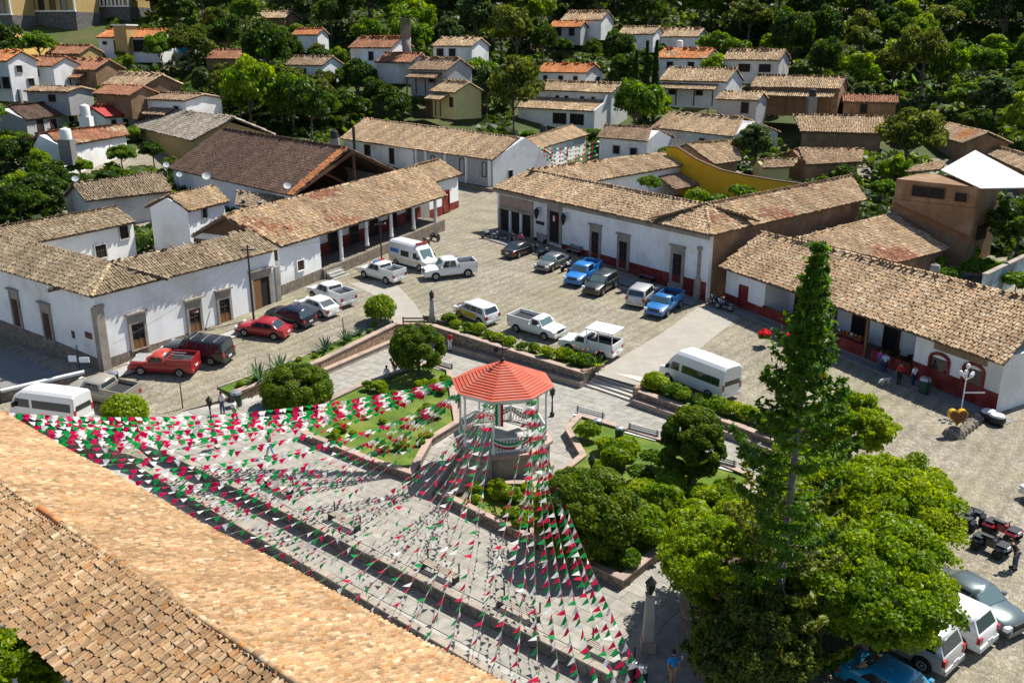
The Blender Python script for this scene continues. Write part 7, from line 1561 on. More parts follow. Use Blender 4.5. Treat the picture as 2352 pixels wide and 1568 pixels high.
# quad bikes and motorcycles
def quad_bike(label, wpx, body, group):
    pr, pf = at(*wpx[0], .9), at(*wpx[1], .9); d = (pf - pr).normalized(); c = (pr + pf) / 2 + Vector((-d.y, d.x, 0)) * (.5 if d.x > 0 else -.5); r = thing('quad_bike', label, 'quad bike', (c.x, c.y, gz(c.x, c.y)), group); r.rotation_euler = (0, 0, math.atan2(d.y, d.x)); r.scale = (.85, .85, .85)
    for x in (-.65, .65):
        for y in (-.48, .48): wheel(r, x, y, .32, .26, 'plastic')
    for x in (-.65, .65): part(MB().box(x - .36, x + .36, -.58, .58, .62, .72, .08, .1), 'fender', body, r)
    part(MB().box(-.35, .45, -.2, .2, .4, .88, .05, .05), 'body', body, r, 40); part(MB().box(-.6, .15, -.17, .17, .82, .98, .06, .04), 'seat', 'plastic', r); part(MB().box(-.95, -.4, -.4, .4, .8, .85), 'rack', 'iron', r); part(MB().box(.4, .95, -.4, .4, .78, .83), 'rack', 'iron', r)
    part(MB().tube((.3, -.4, 1.1), (.3, .4, 1.1), .025), 'handlebar', 'iron', r); part(MB().tube((.4, 0, .8), (.3, 0, 1.1), .035), 'steering_column', 'iron', r); part(MB().box(.95, 1.02, -.2, .2, .55, .75), 'headlight', 'lamp_clear', r)
quad_bike('dark blue-black quad bike with racks, near the laurel', ((2237, 1264), (2287, 1285)), 'car_navy', 'quad bikes'); quad_bike('red and black quad bike alongside the dark one', ((2262, 1228), (2314, 1250)), 'car_red', 'quad bikes'); quad_bike('black quad bike with a raised seat box behind the red one', ((2232, 1225), (2262, 1205)), 'car_black', 'quad bikes')
def motorbike(label, px, py, az, tank, group):
    p = ground(px, py); r = thing('motorcycle', label, 'motorcycle', tuple(p), group); r.rotation_euler = (R(6), 0, az)
    for x in (-.65, .65): wheel(r, x, 0.001, .31, .12)
    part(MB().box(-.25, .25, -.13, .13, .32, .62, .05, .02), 'engine', 'iron', r); part(MB().box(-.1, .38, -.15, .15, .68, .9, .08, .05), 'tank', tank, r, 50); part(MB().box(-.8, -.05, -.13, .13, .72, .82, .05, .03), 'seat', 'plastic', r)
    part(MB().tube((.65, 0, .31), (.4, 0, 1.0), .035), 'fork', 'steel', r); part(MB().tube((.38, -.36, 1.04), (.38, .36, 1.04), .02), 'handlebar', 'iron', r); part(MB().box(.48, .62, -.1, .1, .82, 1.0), 'headlight', 'lamp_clear', r); part(MB().box(-.95, -.5, -.09, .09, .6, .7), 'tail', tank, r); part(MB().tube((-.65, .12, .33), (.1, .14, .35), .045), 'exhaust', 'steel', r)
GM = 'motorcycles around the town square'
for a in (('black motorcycle nearest the ambulance', 976, 566, 2.2, 'car_black'), ('black motorcycle second from the ambulance', 998, 552, 2.3, 'car_grey'), ('white motorcycle in the shade by the portico', 1120, 548, 2.6, 'car_white'), ('dark motorcycle just behind the white one by the portico', 1150, 552, 2.5, 'car_black'), ('dark motorcycle squeezed beside the grey sedan', 1247, 592, .9, 'car_black'), ('white motorcycle between grey sedan and blue pickup', 1300, 622, .9, 'car_white'), ('red motorcycle between grey sedan and blue pickup', 1312, 632, 1.0, 'car_red'), ('black motorcycle leaning by the restaurant end wall', 1645, 702, 2.4, 'car_black'), ('dark motorcycle beside the one at the restaurant end wall', 1662, 712, 2.4, 'car_grey')): motorbike(*a, GM)

# ================================================================ people
TMP = bpy.data.scenes.new('workbench')
def skin_body(V, E, rad, name, m, root, sub=1, rootv=0):
    me = bpy.data.meshes.new(name); me.from_pydata(V, E, []); o = bpy.data.objects.new(name, me); col.objects.link(o)
    md = o.modifiers.new('skin', 'SKIN'); md.use_smooth_shade = True
    for i, d in enumerate(me.skin_vertices[0].data): d.radius = (rad[i], rad[i]); d.use_root = (i == rootv)
    sb = o.modifiers.new('sub', 'SUBSURF'); sb.levels = sub; sb.render_levels = sub
    col.objects.unlink(o); TMP.collection.objects.link(o); vl = TMP.view_layers[0]; vl.update(); ev_ = o.evaluated_get(vl.depsgraph); nm = bpy.data.meshes.new_from_object(ev_); TMP.collection.objects.unlink(o); col.objects.link(o); nm.name = name
    o.modifiers.clear(); o.data = nm; nm.materials.clear(); nm.materials.append(M[m]); bpy.data.meshes.remove(me); o.parent = root; return o
def cloth(name, c):
    if name not in M: mat(name, c, 0.85)
    return name
for n_, c_ in (('c_blue', (0.01, 0.20, 0.60)), ('c_navy', (0.02, 0.035, 0.10)), ('c_red', (0.42, 0.02, 0.03)), ('c_pink', (0.62, 0.08, 0.22)), ('c_white', (0.72, 0.72, 0.72)), ('c_khaki', (0.34, 0.24, 0.15)), ('c_green', (0.03, 0.22, 0.09)), ('c_black', (0.02, 0.02, 0.022)), ('c_denim', (0.06, 0.10, 0.19)), ('c_purple', (0.22, 0.05, 0.32)), ('c_lightblue', (0.35, 0.48, 0.66))): cloth(n_, c_)
def person(label, loc, face, top, bottom, pose='stand', H=1.68, shorts=False, hair='hair', lean=0.0):
    """face: heading in degrees (0 = away from the camera, clockwise)"""
    k = H / 1.7; r = thing('person', label, 'person', tuple(loc)); r.rotation_euler = (0, 0, -R(face)); r.scale = (k, k, k)
    sit = pose == 'sit'; z0 = -0.42 if sit else 0.0; ln = lean; T = lambda x, y, z: (x, y + (z - 0.92) * math.sin(ln) if z > 0.92 else y, (0.92 + (z - 0.92) * math.cos(ln) if z > 0.92 else z) + z0)
    st = {'stand': 0.03, 'walk': 0.22, 'sit': 0.0}[pose]; V = []; E = []; rad = []; ix = {}
    def v(nm, p, rr, par=None):
        ix[nm] = len(V); V.append(p); rad.append(rr)
        if par: E.append((ix[par], ix[nm]))
    v('pel', T(0, 0, .95), .12); v('spine', T(0, .0, 1.12), .115, 'pel'); v('chest', T(0, 0, 1.32), .13, 'spine'); v('neck', T(0, 0, 1.46), .052, 'chest'); v('jaw', T(0, .02, 1.54), .075, 'neck'); v('head', T(0, .01, 1.62), .092, 'jaw'); v('crown', T(0, 0, 1.68), .06, 'head')
    for s in (-1, 1):
        n = str(s); sw = s * st
        v('sh' + n, T(s * .17, 0, 1.40), .062, 'chest'); v('el' + n, T(s * .25, -sw * .5 - .02, 1.13), .045, 'sh' + n); v('wr' + n, T(s * .25, -sw * .4 + .10, .90), .032, 'el' + n); v('pa' + n, T(s * .25, -sw * .4 + .14, .83), .034, 'wr' + n)
        for q, (dx, dy, dz) in enumerate(((-.03, .05, -.03), (-.022, .03, -.09), (-.007, .03, -.10), (.009, .03, -.095), (.024, .03, -.08))): v(f'f{q}' + n, T(s * (.25 + dx), -sw * .4 + .14 + dy, .83 + dz), .010, 'pa' + n)
        v('hip' + n, T(s * .09, 0, .90), .092, 'pel')
        if sit: v('kn' + n, (s * .11, .42, .50), .062, 'hip' + n); v('an' + n, (s * .11, .44, .09), .042, 'kn' + n); v('to' + n, (s * .11, .60, .04), .035, 'an' + n)
        else: v('kn' + n, (s * .10, sw * .5 + .02, .50), .064, 'hip' + n); v('an' + n, (s * .10, sw, .09), .042, 'kn' + n); v('to' + n, (s * .11, sw + .15, .04), .036, 'an' + n)
    skin_body(V, E, rad, 'body', 'skin', r)
    def sub(names, edges, grow, nm, m):
        skin_body([V[ix[a]] for a in names], [(names.index(a), names.index(b)) for a, b in edges], [rad[ix[a]] + grow for a in names], nm, m, r)
    sub(['spine', 'pel', 'chest', 'sh-1', 'sh1', 'el-1', 'el1'], [('spine', 'pel'), ('spine', 'chest'), ('chest', 'sh-1'), ('chest', 'sh1'), ('sh-1', 'el-1'), ('sh1', 'el1')], .022, 'shirt', top)
    leg = [] if shorts else ['an-1', 'an1']
    sub(['pel', 'hip-1', 'hip1', 'kn-1', 'kn1'] + leg, [('pel', 'hip-1'), ('pel', 'hip1'), ('hip-1', 'kn-1'), ('hip1', 'kn1')] + ([] if shorts else [('kn-1', 'an-1'), ('kn1', 'an1')]), .02, 'shorts' if shorts else 'trousers', bottom)
    for s in (-1, 1):
        p = V[ix['an%d' % s]]; part(MB().box(p[0] - .045, p[0] + .045, p[1] - .07, p[1] + .19, p[2] - .09, p[2] - .005, .008, .02), 'shoe', 'c_black', r)
    hc = Vector(V[ix['head']]); hm = MB().lathe([(.098, -.03), (.108, .03), (.095, .09), (.05, .125), (.01, .132)], (hc.x, hc.y - .018, hc.z), 12); part(hm, 'hair', hair, r, 60)
    part(MB().lathe([(.018, -.02), (.012, .02), (.002, .03)], (hc.x, hc.y + .10, hc.z - .03), 6), 'nose', 'skin', r)
    for s in (-1, 1): part(MB().lathe([(.012, -.008), (.012, .008)], (s * .035, hc.y + .088, hc.z + .005), 6), 'eye', 'hair', r)
    part(MB().box(-.025, .025, hc.y + .085, hc.y + .1, hc.z - .07, hc.z - .058), 'mouth', 'c_red', r)
    return r
P0 = lambda px, py, z=0.03: at(px, py, z)
person('man in bright blue shirt and khaki shorts standing by the litter bins', P0(1543, 1574), 150, 'c_blue', 'c_khaki', shorts=True)
person('person in light blue top under the branches beside the man in blue', P0(1606, 1548), 230, 'c_lightblue', 'c_navy', H=1.5)
person('person in pink-red dress standing under bunting on the square', P0(497, 1030), 60, 'c_pink', 'c_red')
person('person in white top and green trousers walking under the bunting', P0(541, 968), 90, 'c_white', 'c_green', 'walk')
person('person in white shirt and blue trousers near the green bin', P0(512, 950), 200, 'c_white', 'c_denim')
person('person in pink top and blue trousers beside the lawn corner', P0(622, 1048), 250, 'c_pink', 'c_lightblue', 'walk')
person('man in red shirt leaning over at the lawn bed edge', P0(908, 868), 250, 'c_red', 'c_white', 'stand', lean=0.45)
person('person in white and blue sitting on the lawn bed kerb', P0(889, 874), 200, 'c_white', 'c_lightblue', 'sit', H=1.6)
person('person in red top and white trousers by the shaded planter wall', P0(1034, 806), 210, 'c_red', 'c_white')
rz_ = lambda px, py: ground(px, py)
person('woman in purple and pink with a white bag at the restaurant porch', rz_(2018, 852), 40, 'c_purple', 'c_denim')
person('person in pale blue shirt stepping up beside the woman in purple', rz_(2030, 858), 20, 'c_lightblue', 'c_navy', 'walk')
person('person in dark red standing at the restaurant porch with white shoes', rz_(2064, 882), 0, 'c_red', 'c_black')
person('person in white patterned shirt next to the porch end wall', rz_(2096, 888), 330, 'c_white', 'c_navy')
person('man in black top and jeans bending over the dark quad bike', at(2330, 1305, .92), 280, 'c_black', 'c_denim', 'stand', lean=0.6)
person('person in dark clothes standing in the town hall portico', rz_(1176, 566), 200, 'c_navy', 'c_black')
person('person in pink shirt beside the portico column', rz_(1196, 568), 170, 'c_pink', 'c_navy')
# white dog by the porch
def dog():
    p = ground(2032, 885); r = thing('dog', 'white dog sniffing the cobbles in front of the restaurant', 'dog', tuple(p)); r.rotation_euler = (0, 0, R(200))
    V = [(-.28, 0, .50), (0, 0, .47), (.26, 0, .50), (.40, 0, .46), (.52, 0, .32), (.62, 0, .24), (-.38, 0, .50), (-.5, 0, .62)]; rad = [.115, .10, .13, .085, .075, .04, .04, .018]; E = [(1, 0), (1, 2), (2, 3), (3, 4), (4, 5), (0, 6), (6, 7)]
    for x, hind in ((-.27, 1), (.25, 0)):
        for s in (-1, 1):
            b = len(V); V += [(x, s * .09, .40), (x + (.07 if hind else -.01), s * .1, .28), (x + (-.05 if hind else 0), s * .1, .14), (x + (-.02 if hind else .01), s * .1, .03), (x + .05, s * .1, .02)]; rad += [.08, .055, .032, .027, .026]; E += [(0 if hind else 2, b), (b, b + 1), (b + 1, b + 2), (b + 2, b + 3), (b + 3, b + 4)]
    for s in (-1, 1): b = len(V); V += [(.47, s * .06, .40), (.45, s * .085, .33)]; rad += [.02, .014]; E += [(4, b), (b, b + 1)]
    mat('fur_white', (0.66, 0.63, 0.57), 0.95, (0.5, 0.47, 0.42), 9, bump=.4); skin_body(V, E, rad, 'body', 'fur_white', r, 2, 1)
    for s in (-1, 1): part(MB().lathe([(.012, -.01), (.012, .01)], (.585, s * .03, .30), 6), 'eye', 'hair', r)
dog()

# ================================================================ street furniture
def bench(label, px, py, z, az, L=1.9, m='white_paint', group='slatted benches on the square', back=True):
    p = at(px, py, z) if z is not None else ground(px, py); r = thing('bench', label, 'bench', tuple(p), group); r.rotation_euler = (0, 0, az)
    for k in range(4): part(MB().box(-L / 2, L / 2, -.22 + .12 * k, -.13 + .12 * k, .43, .46), 'seat_slat', m, r)
    if back:
        for k in range(3): part(MB().box(-L / 2, L / 2, .26 + .03 * k, .29 + .03 * k, .55 + .14 * k, .65 + .14 * k), 'back_slat', m, r)
    for x in (-L / 2 + .15, L / 2 - .15): part(MB().box(x - .03, x + .03, -.2, .26, 0, .43), 'leg', 'iron', r); part(MB().box(x - .025, x + .025, .24, .3, .43, .98), 'back_post', 'iron', r)
azA = math.atan2(UA.y, UA.x)
for px, py, lab in ((1350, 972, 'cream slatted bench by the two litter bins on the bed edge'), (1472, 1014, 'cream slatted bench beside the egg-shaped tree'), (1644, 1084, 'cream slatted bench right of the egg-shaped tree'), (1010, 858, 'cream slatted bench behind the lawn by the bandstand')): bench(lab, px, py, .03, azA + .06, 2.3)
for px, py, lab in ((640, 1128, 'low slatted bench at the left of the near terrace wall'), (790, 1206, 'low slatted bench second along the near terrace wall'), (1010, 1322, 'low slatted bench midway along the near terrace wall'), (1190, 1412, 'low slatted bench toward the litter bins on the terrace wall'), (1400, 1515, 'low slatted bench beside the paired litter bins')): bench(lab, px, py, .03, azA, 2.4, 'cantera', back=False)
azP = math.atan2(frP.u.y, frP.u.x)
for px, py, lab in ((1240, 556, 'grey metal bench left of the town hall door'), (1318, 584, 'grey metal bench right of the town hall door'), (1486, 644, 'grey metal bench under the red dado by the old blue pickup')): bench(lab, px, py, None, azP, 2.0, 'steel', 'metal benches at the town hall')
def lantern(r, x, y, z, s=1.0, m='iron'):
    part(MB().lathe([(.05 * s, z), (.16 * s, z + .1 * s), (.2 * s, z + .42 * s), (.24 * s, z + .45 * s), (.1 * s, z + .62 * s), (.02, z + .75 * s)], (x, y, 0), 6), 'lantern', m, r)
def lamp(name, label, px, py, z, H, kind):
    p = at(px, py, z) if z is not None else ground(px, py); r = thing(name, label, 'lamp', tuple(p))
    if kind == 'stone':
        part(MB().box(-.32, .32, -.32, .32, 0, .55, .02, .02), 'plinth', 'cantera', r); part(MB().box(-.24, .24, -.24, .24, .55, H, .08, .08), 'pillar', 'concrete', r); part(MB().box(-.2, .2, -.2, .2, H, H + .1), 'cap', 'cantera', r); lantern(r, 0, 0, H + .1, 1.1)
        mat('lamp_glass', (0.6, 0.62, 0.6), 0.1, spec=.8); part(MB().lathe([(.13, H + .22), (.17, H + .5)], (0, 0, 0), 6), 'lamp_glass', 'lamp_glass', r)
    else:
        part(MB().lathe([(.16, 0), (.16, .25), (.07, .35), (.045, H - .2), (.07, H - .1), (.07, H)], (0, 0, 0), 8), 'post', 'iron', r); lantern(r, 0, 0, H)
lamp('stone_lamp', 'pale stone lamp pillar with lantern standing in tree shade on the square', 1487, 1490, .03, 2.7, 'stone'); lamp('stone_lamp', 'stone lamp pillar at the corner above the plaza wall', 993, 738, 1.55, 1.9, 'stone')
lamp('iron_lamp', 'black iron lamp post under the bunting near the yellow-green shrub', 490, 1012, .03, 2.4, 'iron'); lamp('iron_lamp', 'short black lamp behind the big domed tree', 1357, 1112, .4, 1.2, 'iron'); lamp('iron_lamp', 'lantern on a short post right of the bandstand', 1268, 956, .03, 1.5, 'iron')
def globe_lamp():
    p = ground(2206, 952); r = thing('globe_lamp', 'ornate pale lamp post with a cluster of white globes before the arched windows', 'lamp', tuple(p)); part(MB().lathe([(.14, 0), (.14, .3), (.05, .45), (.04, 2.9), (.02, 3.3)], (0, 0, 0), 8), 'post', 'white_paint', r)
    for k in range(5):
        a = k * 1.2566; x, y = .38 * math.cos(a), .38 * math.sin(a); part(MB().tube((0, 0, 2.5), (x, y, 2.8), .02), 'arm', 'white_paint', r); part(MB().lathe([(.03, 2.78), (.12, 2.85), (.14, 2.95), (.1, 3.06), (.02, 3.1)], (x, y, 0), 8), 'globe', 'white_paint', r)
    part(MB().lathe([(.03, 3.3), (.13, 3.38), (.15, 3.5), (.1, 3.62), (.02, 3.66)], (0, 0, 0), 8), 'globe', 'white_paint', r); part(MB().box(0, 1.4, -.02, .02, 1.55, 1.65), 'sign_arm', 'white_paint', r)
globe_lamp()
def pole(label, px, py, z, H, rr=.07, m='post_dark', arm=False, name='utility_pole', cat='pole'):
    p = at(px, py, z) if z is not None else ground(px, py); r = thing(name, label, cat, tuple(p)); part(MB().tube((0, 0, -.2), (0, 0, H), rr, rr * .75, 8), 'shaft', m, r)
    if arm: part(MB().box(-.6, .6, -.05, .05, H - .5, H - .4), 'crossarm', m, r); part(MB().lathe([(.03, H - .4), (.06, H - .34), (.03, H - .25)], (.5, 0, 0), 6), 'insulator', 'white_paint', r)
    return p + Vector((0, 0, H))
UT = pole('tall dark utility pole in front of the corner house door', 583, 733, None, 6.6, .10, arm=True)
UT2 = pole('dark utility pole by the arcade columns', 877, 606, None, 4.6, .08, arm=True); pole('slim dark pole beside the yellow-green shrub', 420, 938, .1, 2.9, .05); pole('short dark stake behind the first agave', 590, 868, .9, 1.6, .04); pole('short dark stake behind the second agave', 622, 855, .9, 1.5, .04); pole('short dark stake in the brown wall planter', 790, 782, 1.3, 1.9, .05); pole('dark pole by the left parapet at the road', 4, 925, .2, 2.0, .08)
def cable(label, a, b, sag):
    r = thing('overhead_cable', label, 'cable', tuple(a), 'overhead cables'); N = 16; o = MB().path([(a.lerp(b, i / N) - Vector((0, 0, sag * 4 * (i / N) * (1 - i / N)))) for i in range(N + 1)], .012, 3).build('wire', 'post_dark', r)
cable('overhead cable from the tall pole along the corner house front', UT - Vector((0, 0, .4)), at(225, 735, 6.2), .5); cable('overhead cable from the tall pole to the arcade pole', UT - Vector((0, 0, .4)), UT2 - Vector((0, 0, .4)), .6); cable('overhead cable from the arcade pole toward the town hall corner', UT2 - Vector((0, 0, .4)), at(1136, 440, 7.8), .8); cable('overhead cable from the tall pole low across the white front', UT - Vector((0, 0, .9)), at(260, 790, 4.0), .4)
def bin_(label, px, py, z, m, H=.95, rr=.26, group=None, pos=None):
    p = pos or (at(px, py, z) if z is not None else ground(px, py)); r = thing('litter_bin', label, 'bin', tuple(p), group); part(MB().lathe([(rr * .85, .02), (rr, H * .85), (rr * 1.06, H * .86)], (0, 0, 0), 14), 'drum', m, r, 40); part(MB().lathe([(rr * 1.06, H * .86), (rr * .9, H), (rr * .3, H + .06)], (0, 0, 0), 14), 'lid', 'steel', r, 40); part(MB().box(-.02, .02, -rr - .06, -rr, 0, H), 'bracket', 'iron', r)
mat('bin_green', (0.03, 0.075, 0.045), .6); mat('bin_black', (.02, .02, .022), .5)
bin_('left of a pair of black litter bins with steel domes', 1450, 1562, .03, 'bin_black', .95, .24, 'paired litter bins'); bin_('right of a pair of black litter bins with steel domes', 1474, 1576, .03, 'bin_black', .95, .24, 'paired litter bins'); bin_('dark green bin at the end of the agave planter', 545, 932, .03, 'bin_green', 1.1, .4); bin_('green drum bin before the arched restaurant windows', 2122, 902, None, 'bin_green', 1.15, .42); bin_('dark green bin on the bench side of the shrub bed', 1372, 992, .4, 'bin_green', .9, .3); bin_('grey-green bin right of the dark green one in the shrub bed', 1422, 1008, .4, 'bin_green', .85, .3); bin_('black bin under the street sign at the corner house', 262, 888, None, 'bin_black', 1.2, .42)
p = ground(1886, 866); cn = thing('traffic_cone', 'orange traffic cone standing on the cobbles beside the light green laurel', 'cone', tuple(p)); mat('cone_orange', (.75, .10, .01), .6); part(MB().box(-.24, .24, -.24, .24, 0, .05), 'foot', 'cone_orange', cn); part(MB().lathe([(.2, .05), (.04, .95), (.03, .97)], (0, 0, 0), 12), 'cone', 'cone_orange', cn, 40)
# heart sculpture on its rock
p = ground(2192, 1000); hs = thing('heart_sculpture', 'big yellow and red heart sculpture on a rough rock', 'sculpture', tuple(p)); mat('heart_yellow', (.55, .33, .01), .4); mat('heart_red', (.14, .045, .012), .6)  # face red painted darker for the shade its front lies in
def heart(w_, d0, d1):
    pts = []
    for i in range(28): t = 2 * math.pi * i / 28; pts.append((w_ * 16 * math.sin(t) ** 3 / 34, w_ * (13 * math.cos(t) - 5 * math.cos(2 * t) - 2 * math.cos(3 * t) - math.cos(4 * t)) / 34 + 1.35))
    mb = MB(); mb.hexa([(x, d0, z) for x, z in pts], [(x, d1, z) for x, z in pts]); return mb
part(heart(1.3, -.14, .2), 'rim', 'heart_yellow', hs, 40); part(heart(1.1, -.2, -.13), 'face', 'heart_red', hs); part(MB().lathe([(.75, 0), (.6, .35), (.3, .62)], (0, 0, 0), 7), 'rock', 'rubble', hs)
def rocks(label, name, pts, hgt):
    c = ground(*pts[0]); r = thing(name, label, 'wall', tuple(c)); pr = random.Random(5)
    A, B = ground(*pts[0]), ground(*pts[1]); n = int((B - A).length / .55)
    for k in range(n):
        q = A.lerp(B, (k + .5) / n) - c; s = pr.uniform(.3, .5); o = MB().lathe([(s * .8, -.1), (s, s * .35), (s * .75, s * .8), (s * .25, s * 1.05)], (q.x, q.y, 0), 6).build('stone', 'rubble', None); o.parent = r; o.rotation_euler = (0, 0, 0)
rocks('low dry wall of rough stones leading from the heart sculpture', 'rock_wall', ((2205, 1000), (2262, 950)), .5)
mat('ball_black', (.02, .02, .02), .5); mat('ball_white', (.6, .6, .58), .6)
for k, (px, py) in enumerate(((2268, 965), (2288, 975))):
    p = ground(px, py); o = thing('stone_planter', ('round black stone planter with pale top at the rock wall end', 'second round black planter with pale top beside the kerb')[k], 'planter', tuple(p)); part(MB().lathe([(.35, 0), (.55, .3), (.5, .6)], (0, 0, 0), 12), 'bowl', 'ball_black', o, 40); part(MB().lathe([(.48, .6), (.42, .72), (.1, .78)], (0, 0, 0), 12), 'top', 'ball_white', o, 40)
# parapet by the side street, railing at the planter corner
A, B = ground(-40, 935), ground(196, 880); frp = Fr(A, (B - A).xy); pw = thing('parapet', 'low stone parapet with a white pipe rail beside the side street', 'wall', tuple(A)); Lp = (B - A).length
gfn = lambda a: gz(*(frp.P(a, 0, 0).xy))
sl(MB(), frp, 0, Lp, 0, .35, lambda a: gfn(a) - .5, lambda a: gfn(a) + .75).build('wall_face', 'rubble', pw); sl(MB(), frp, 0, Lp, -.03, .38, lambda a: gfn(a) + .75, lambda a: gfn(a) + .92).build('rail', 'white_paint', pw)
A = at(925, 752, 1.6); rr_ = thing('railing', 'short dark wooden railing above the plaza corner', 'railing', tuple(A))
for k in range(3): part(MB().box(0, 1.9, -.03, .03, .2 + .28 * k, .32 + .28 * k), 'rail', 'wood', rr_)
for x in (0, 1.8): part(MB().box(x, x + .1, -.05, .05, 0, .95), 'post', 'wood', rr_)
p = ground(186, 838) + Vector((0, 0, 0)); sgp = thing('sign_post', 'street sign post with two white panels at the corner house', 'sign', tuple(ground(187, 868))); part(MB().tube((0, 0, 0), (0, 0, 2.6), .04), 'post', 'iron', sgp); part(MB().box(-.75, -.15, -.03, .03, 1.3, 1.8), 'panel', 'sign_white', sgp); part(MB().box(.05, .8, -.05, .01, 1.25, 1.65), 'panel', 'sign_white', sgp)
# ================================================================ roof clutter
def tank(label, px, py, Y, m, rr=.6, H=1.3, base=0.0, bm='concrete_dark'):
    p = aty(px, py, Y); r = thing('water_tank', label, 'water tank', (p.x, p.y, p.z - base)); 
    if base: part(MB().box(-rr * 1.1, rr * 1.1, -rr * 1.1, rr * 1.1, -.4, base), 'stand', bm, r)
    part(MB().lathe([(rr, base), (rr, base + H * .8), (rr * .85, base + H * .92), (rr * .3, base + H), (rr * .3, base + H * 1.06)], (0, 0, 0), 14), 'drum', m, r, 40)
tank('cream water tank on a dark stand beside the rust-red roof', 152, 320, 128, 'tank_white', .75, 1.5, 3.0); tank('white cylindrical tank on a tall white plinth beside the red sheet roof', 197, 268, 152, 'tank_white', .75, 1.9, 4.0, 'plaster'); tank('black water tank on a tower among rooftops at far left', 38, 205, 168, 'tank_black', .8, 1.6, 5.0); tank('black water tank by the lane-end house', 1248, 305, 158, 'tank_black', .6, 1.3, 2.0); tank('black water tank on the old adobe house', 1866, 222, 166, 'tank_black', .65, 1.3, 3.0); tank('white water tank above the veranda house', 1560, 110, 214, 'tank_white', .8, 1.6, 3.0); tank('bright blue water tank near the chimney house', 418, 122, 214, 'tank_blue', 1.1, 2.0, 2.0); tank('dark water tank beside the long house end', 768, 318, 140, 'tank_black', .6, 1.2, 3.0); tank('grey cylinder tank behind the restaurant ridge', 2146, 628, 84, 'concrete_dark', .45, .9, 2.0); tank('black water tank on the brown house roof', 318, 218, 168, 'tank_black', .6, 1.3, 3.0)
mat('dish_white', (.42, .46, .48), .6)
def dish(label, px, py, Y, s=.5):
    s *= .75
    p = aty(px, py, Y); r = thing('satellite_dish', label, 'satellite dish', (p.x, p.y, p.z - .6), 'satellite dishes on roofs'); part(MB().tube((0, 0, -.8), (0, 0, .6), .03), 'mast', 'steel', r)
    mb = MB(); N = 14; v0 = []; d = Vector((.25, -.75, .6)).normalized(); a = d.orthogonal().normalized(); b = d.cross(a); c = Vector((0, 0, .65))
    rings = [[c + (a * math.cos(t) + b * math.sin(t)) * rr + d * (rr * rr * .5) for t in [2 * math.pi * k / N for k in range(N)]] for rr in (.05, s * .6, s)]
    mb = loft(rings + [[p_ - d * .03 for p_ in rings[2]], [p_ - d * .03 for p_ in rings[1]], [p_ - d * .03 for p_ in rings[0]]]); part(mb, 'reflector', 'dish_white', r); part(MB().tube(c, c + d * s * .9, .015), 'feed_arm', 'steel', r)
for a in (('small dish on the left end of the mossy roof', 173, 412, 104, .5), ('small dish where the mossy roof meets the hall', 382, 380, 112, .5), ('larger dish on the mossy roof beside the hall', 474, 406, 104, .62), ('dark-centred dish beside the larger one', 412, 402, 106, .45), ('pale dish on the edge of the hall roof', 660, 428, 101, .55)): dish(*a)
# flags and blooms across the lane-end house
for k in range(5):
    a, b = aty(1236 + 6 * k, 338 + 9 * k, 137), aty(1378, 322 + 10 * k, 134); bunting(a, b, .5, 0, 'short string of red and green flags across the lane-end house', 'bunting strings across the lane', k)
# laundry-like swags and hanging shirts under the arcade eave
sh = None
for k, a in enumerate(np.linspace(a_w + 1.0, LD - 1.6, 12)):
    z = zee(a) - 1.35; m_ = ('cloth_white', 'cloth_black', 'cloth_white', 'c_red')[k % 4]
    o = MB().fb(frD, a - .28, a + .28, .5, .54, z + .0, z + .75).fb(frD, a - .42, a + .42, .505, .535, z + .52, z + .74).build('hanging_shirt', m_, None); tag(o, {'cloth_white': 'white', 'cloth_black': 'black', 'c_red': 'red'}[m_] + ' shirt hung for sale under the arcade eave', 'shirt', 'shirts hung under the arcade')
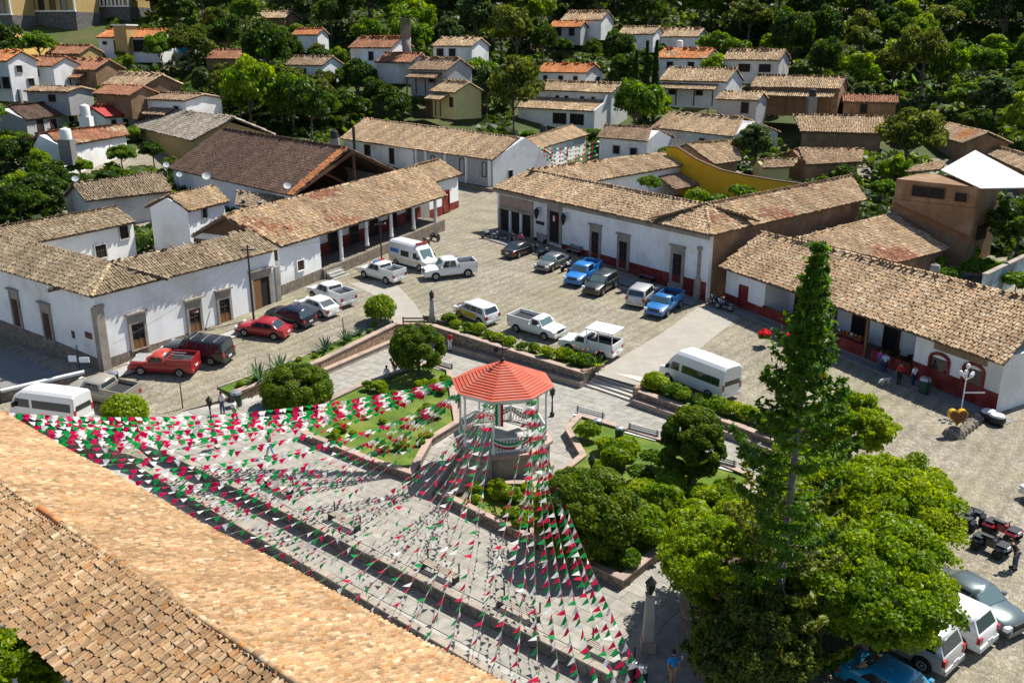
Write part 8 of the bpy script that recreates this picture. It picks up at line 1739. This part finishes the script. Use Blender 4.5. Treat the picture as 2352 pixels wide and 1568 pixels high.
# restaurant porch: counter, pots, tables
a0, _ = facade(frS, 1905, 775); a1_, _ = facade(frS, 1968, 800)
cb = thing('serving_counter', 'wooden serving counter with dishes on the restaurant porch', 'counter', tuple(frS.P(a0, .6, gS(a0) + .22))); MB().fb(frS, a0, a1_, .3, 1.0, gS(a0) + .2, gS(a0) + 1.15).build('body', 'red_paint', cb); MB().fb(frS, a0 - .05, a1_ + .05, .25, 1.05, gS(a0) + 1.15, gS(a0) + 1.22).build('worktop', 'wood_light', cb)
for k in range(6): q = frS.P(a0 + .4 + k * .42, .6, gS(a0) + 1.22); MB().lathe([(.1, 0), (.13, .16), (.04, .2)], tuple(q), 8).build('dish', ('white_paint', 'steel', 'cone_orange')[k % 3], cb)
for k, px in enumerate((2020, 2050, 2082)):
    a, _ = facade(frS, px, 830); q = frS.P(a, .9, gS(a) + .22); t = thing('porch_table', 'dark table with chairs in the restaurant porch shade', 'table', tuple(q), 'tables in the porch'); part(MB().lathe([(.45, .72), (.45, .76)], (0, 0, 0), 12), 'top', 'wood', t); part(MB().tube((0, 0, 0), (0, 0, .72), .05), 'leg', 'iron', t)
    for j in range(3): x, y = .75 * math.cos(j * 2.1), .75 * math.sin(j * 2.1); c = thing('porch_chair', 'dark chair at a table in the restaurant porch', 'chair', (q.x + x, q.y + y, q.z), 'chairs in the porch'); part(MB().box(-.2, .2, -.2, .2, .42, .46), 'seat', 'wood', c); part(MB().box(-.2, .2, .16, .2, .46, .9), 'backrest', 'wood', c); [part(MB().box(u_ - .02, u_ + .02, w2 - .02, w2 + .02, 0, .42), 'leg', 'wood', c) for u_ in (-.17, .17) for w2 in (-.17, .17)]
# bougainvillea-red blossom by the pine
mat('petal_red', (.62, .03, .025), .7)
for k, (px, py, s) in enumerate(((1752, 795, 1.0), (1800, 790, .7), (1865, 800, .6))):
    rng = np.random.default_rng(900 + k); c, rb_ = blobs_on(rng, 9, .9 * s, .6 * s, 1.3 * s, .35 * s); V, FF, CC = crown(rng, 700, c, rb_, .12, [(.5, .02, .02), (.7, .06, .03), (.75, .12, .08)]); F2 = crown(rng, 900, c * np.array([1, 1, .75]), rb_, .14, G['mid']); one_plant('red_flowering_bush', ('red flowering bush left of the pine trunk', 'red flowering bush behind the pine trunk', 'red flowering bush right of the pine by the porch')[k], 'shrub', ground(px, py), [('blossom', V, FF, CC, 'leaf'), ('foliage', *F2, 'leaf')], None, .8)
# pale blue garden wall at the right edge
A, B = aty(2262, 655, 80), aty(2400, 590, 92); frw = Fr(A, (B - A).xy); bw = thing('garden_wall', 'weathered pale blue garden wall behind the restaurant', 'wall', tuple(A)); mat('blue_wall', (.36, .46, .52), .9, (.28, .35, .38), 1.0, c3=(.2, .2, .18), s3=.5)
MB().fb(frw, 0, (B - A).length, 0, .3, 0, A.z + .9).build('wall_face', 'blue_wall', bw); MB().fb(frw, 0, (B - A).length, -.1, .4, A.z + .9, A.z + 1.02).build('coping', 'cantera', bw)

bpy.data.scenes.remove(TMP)
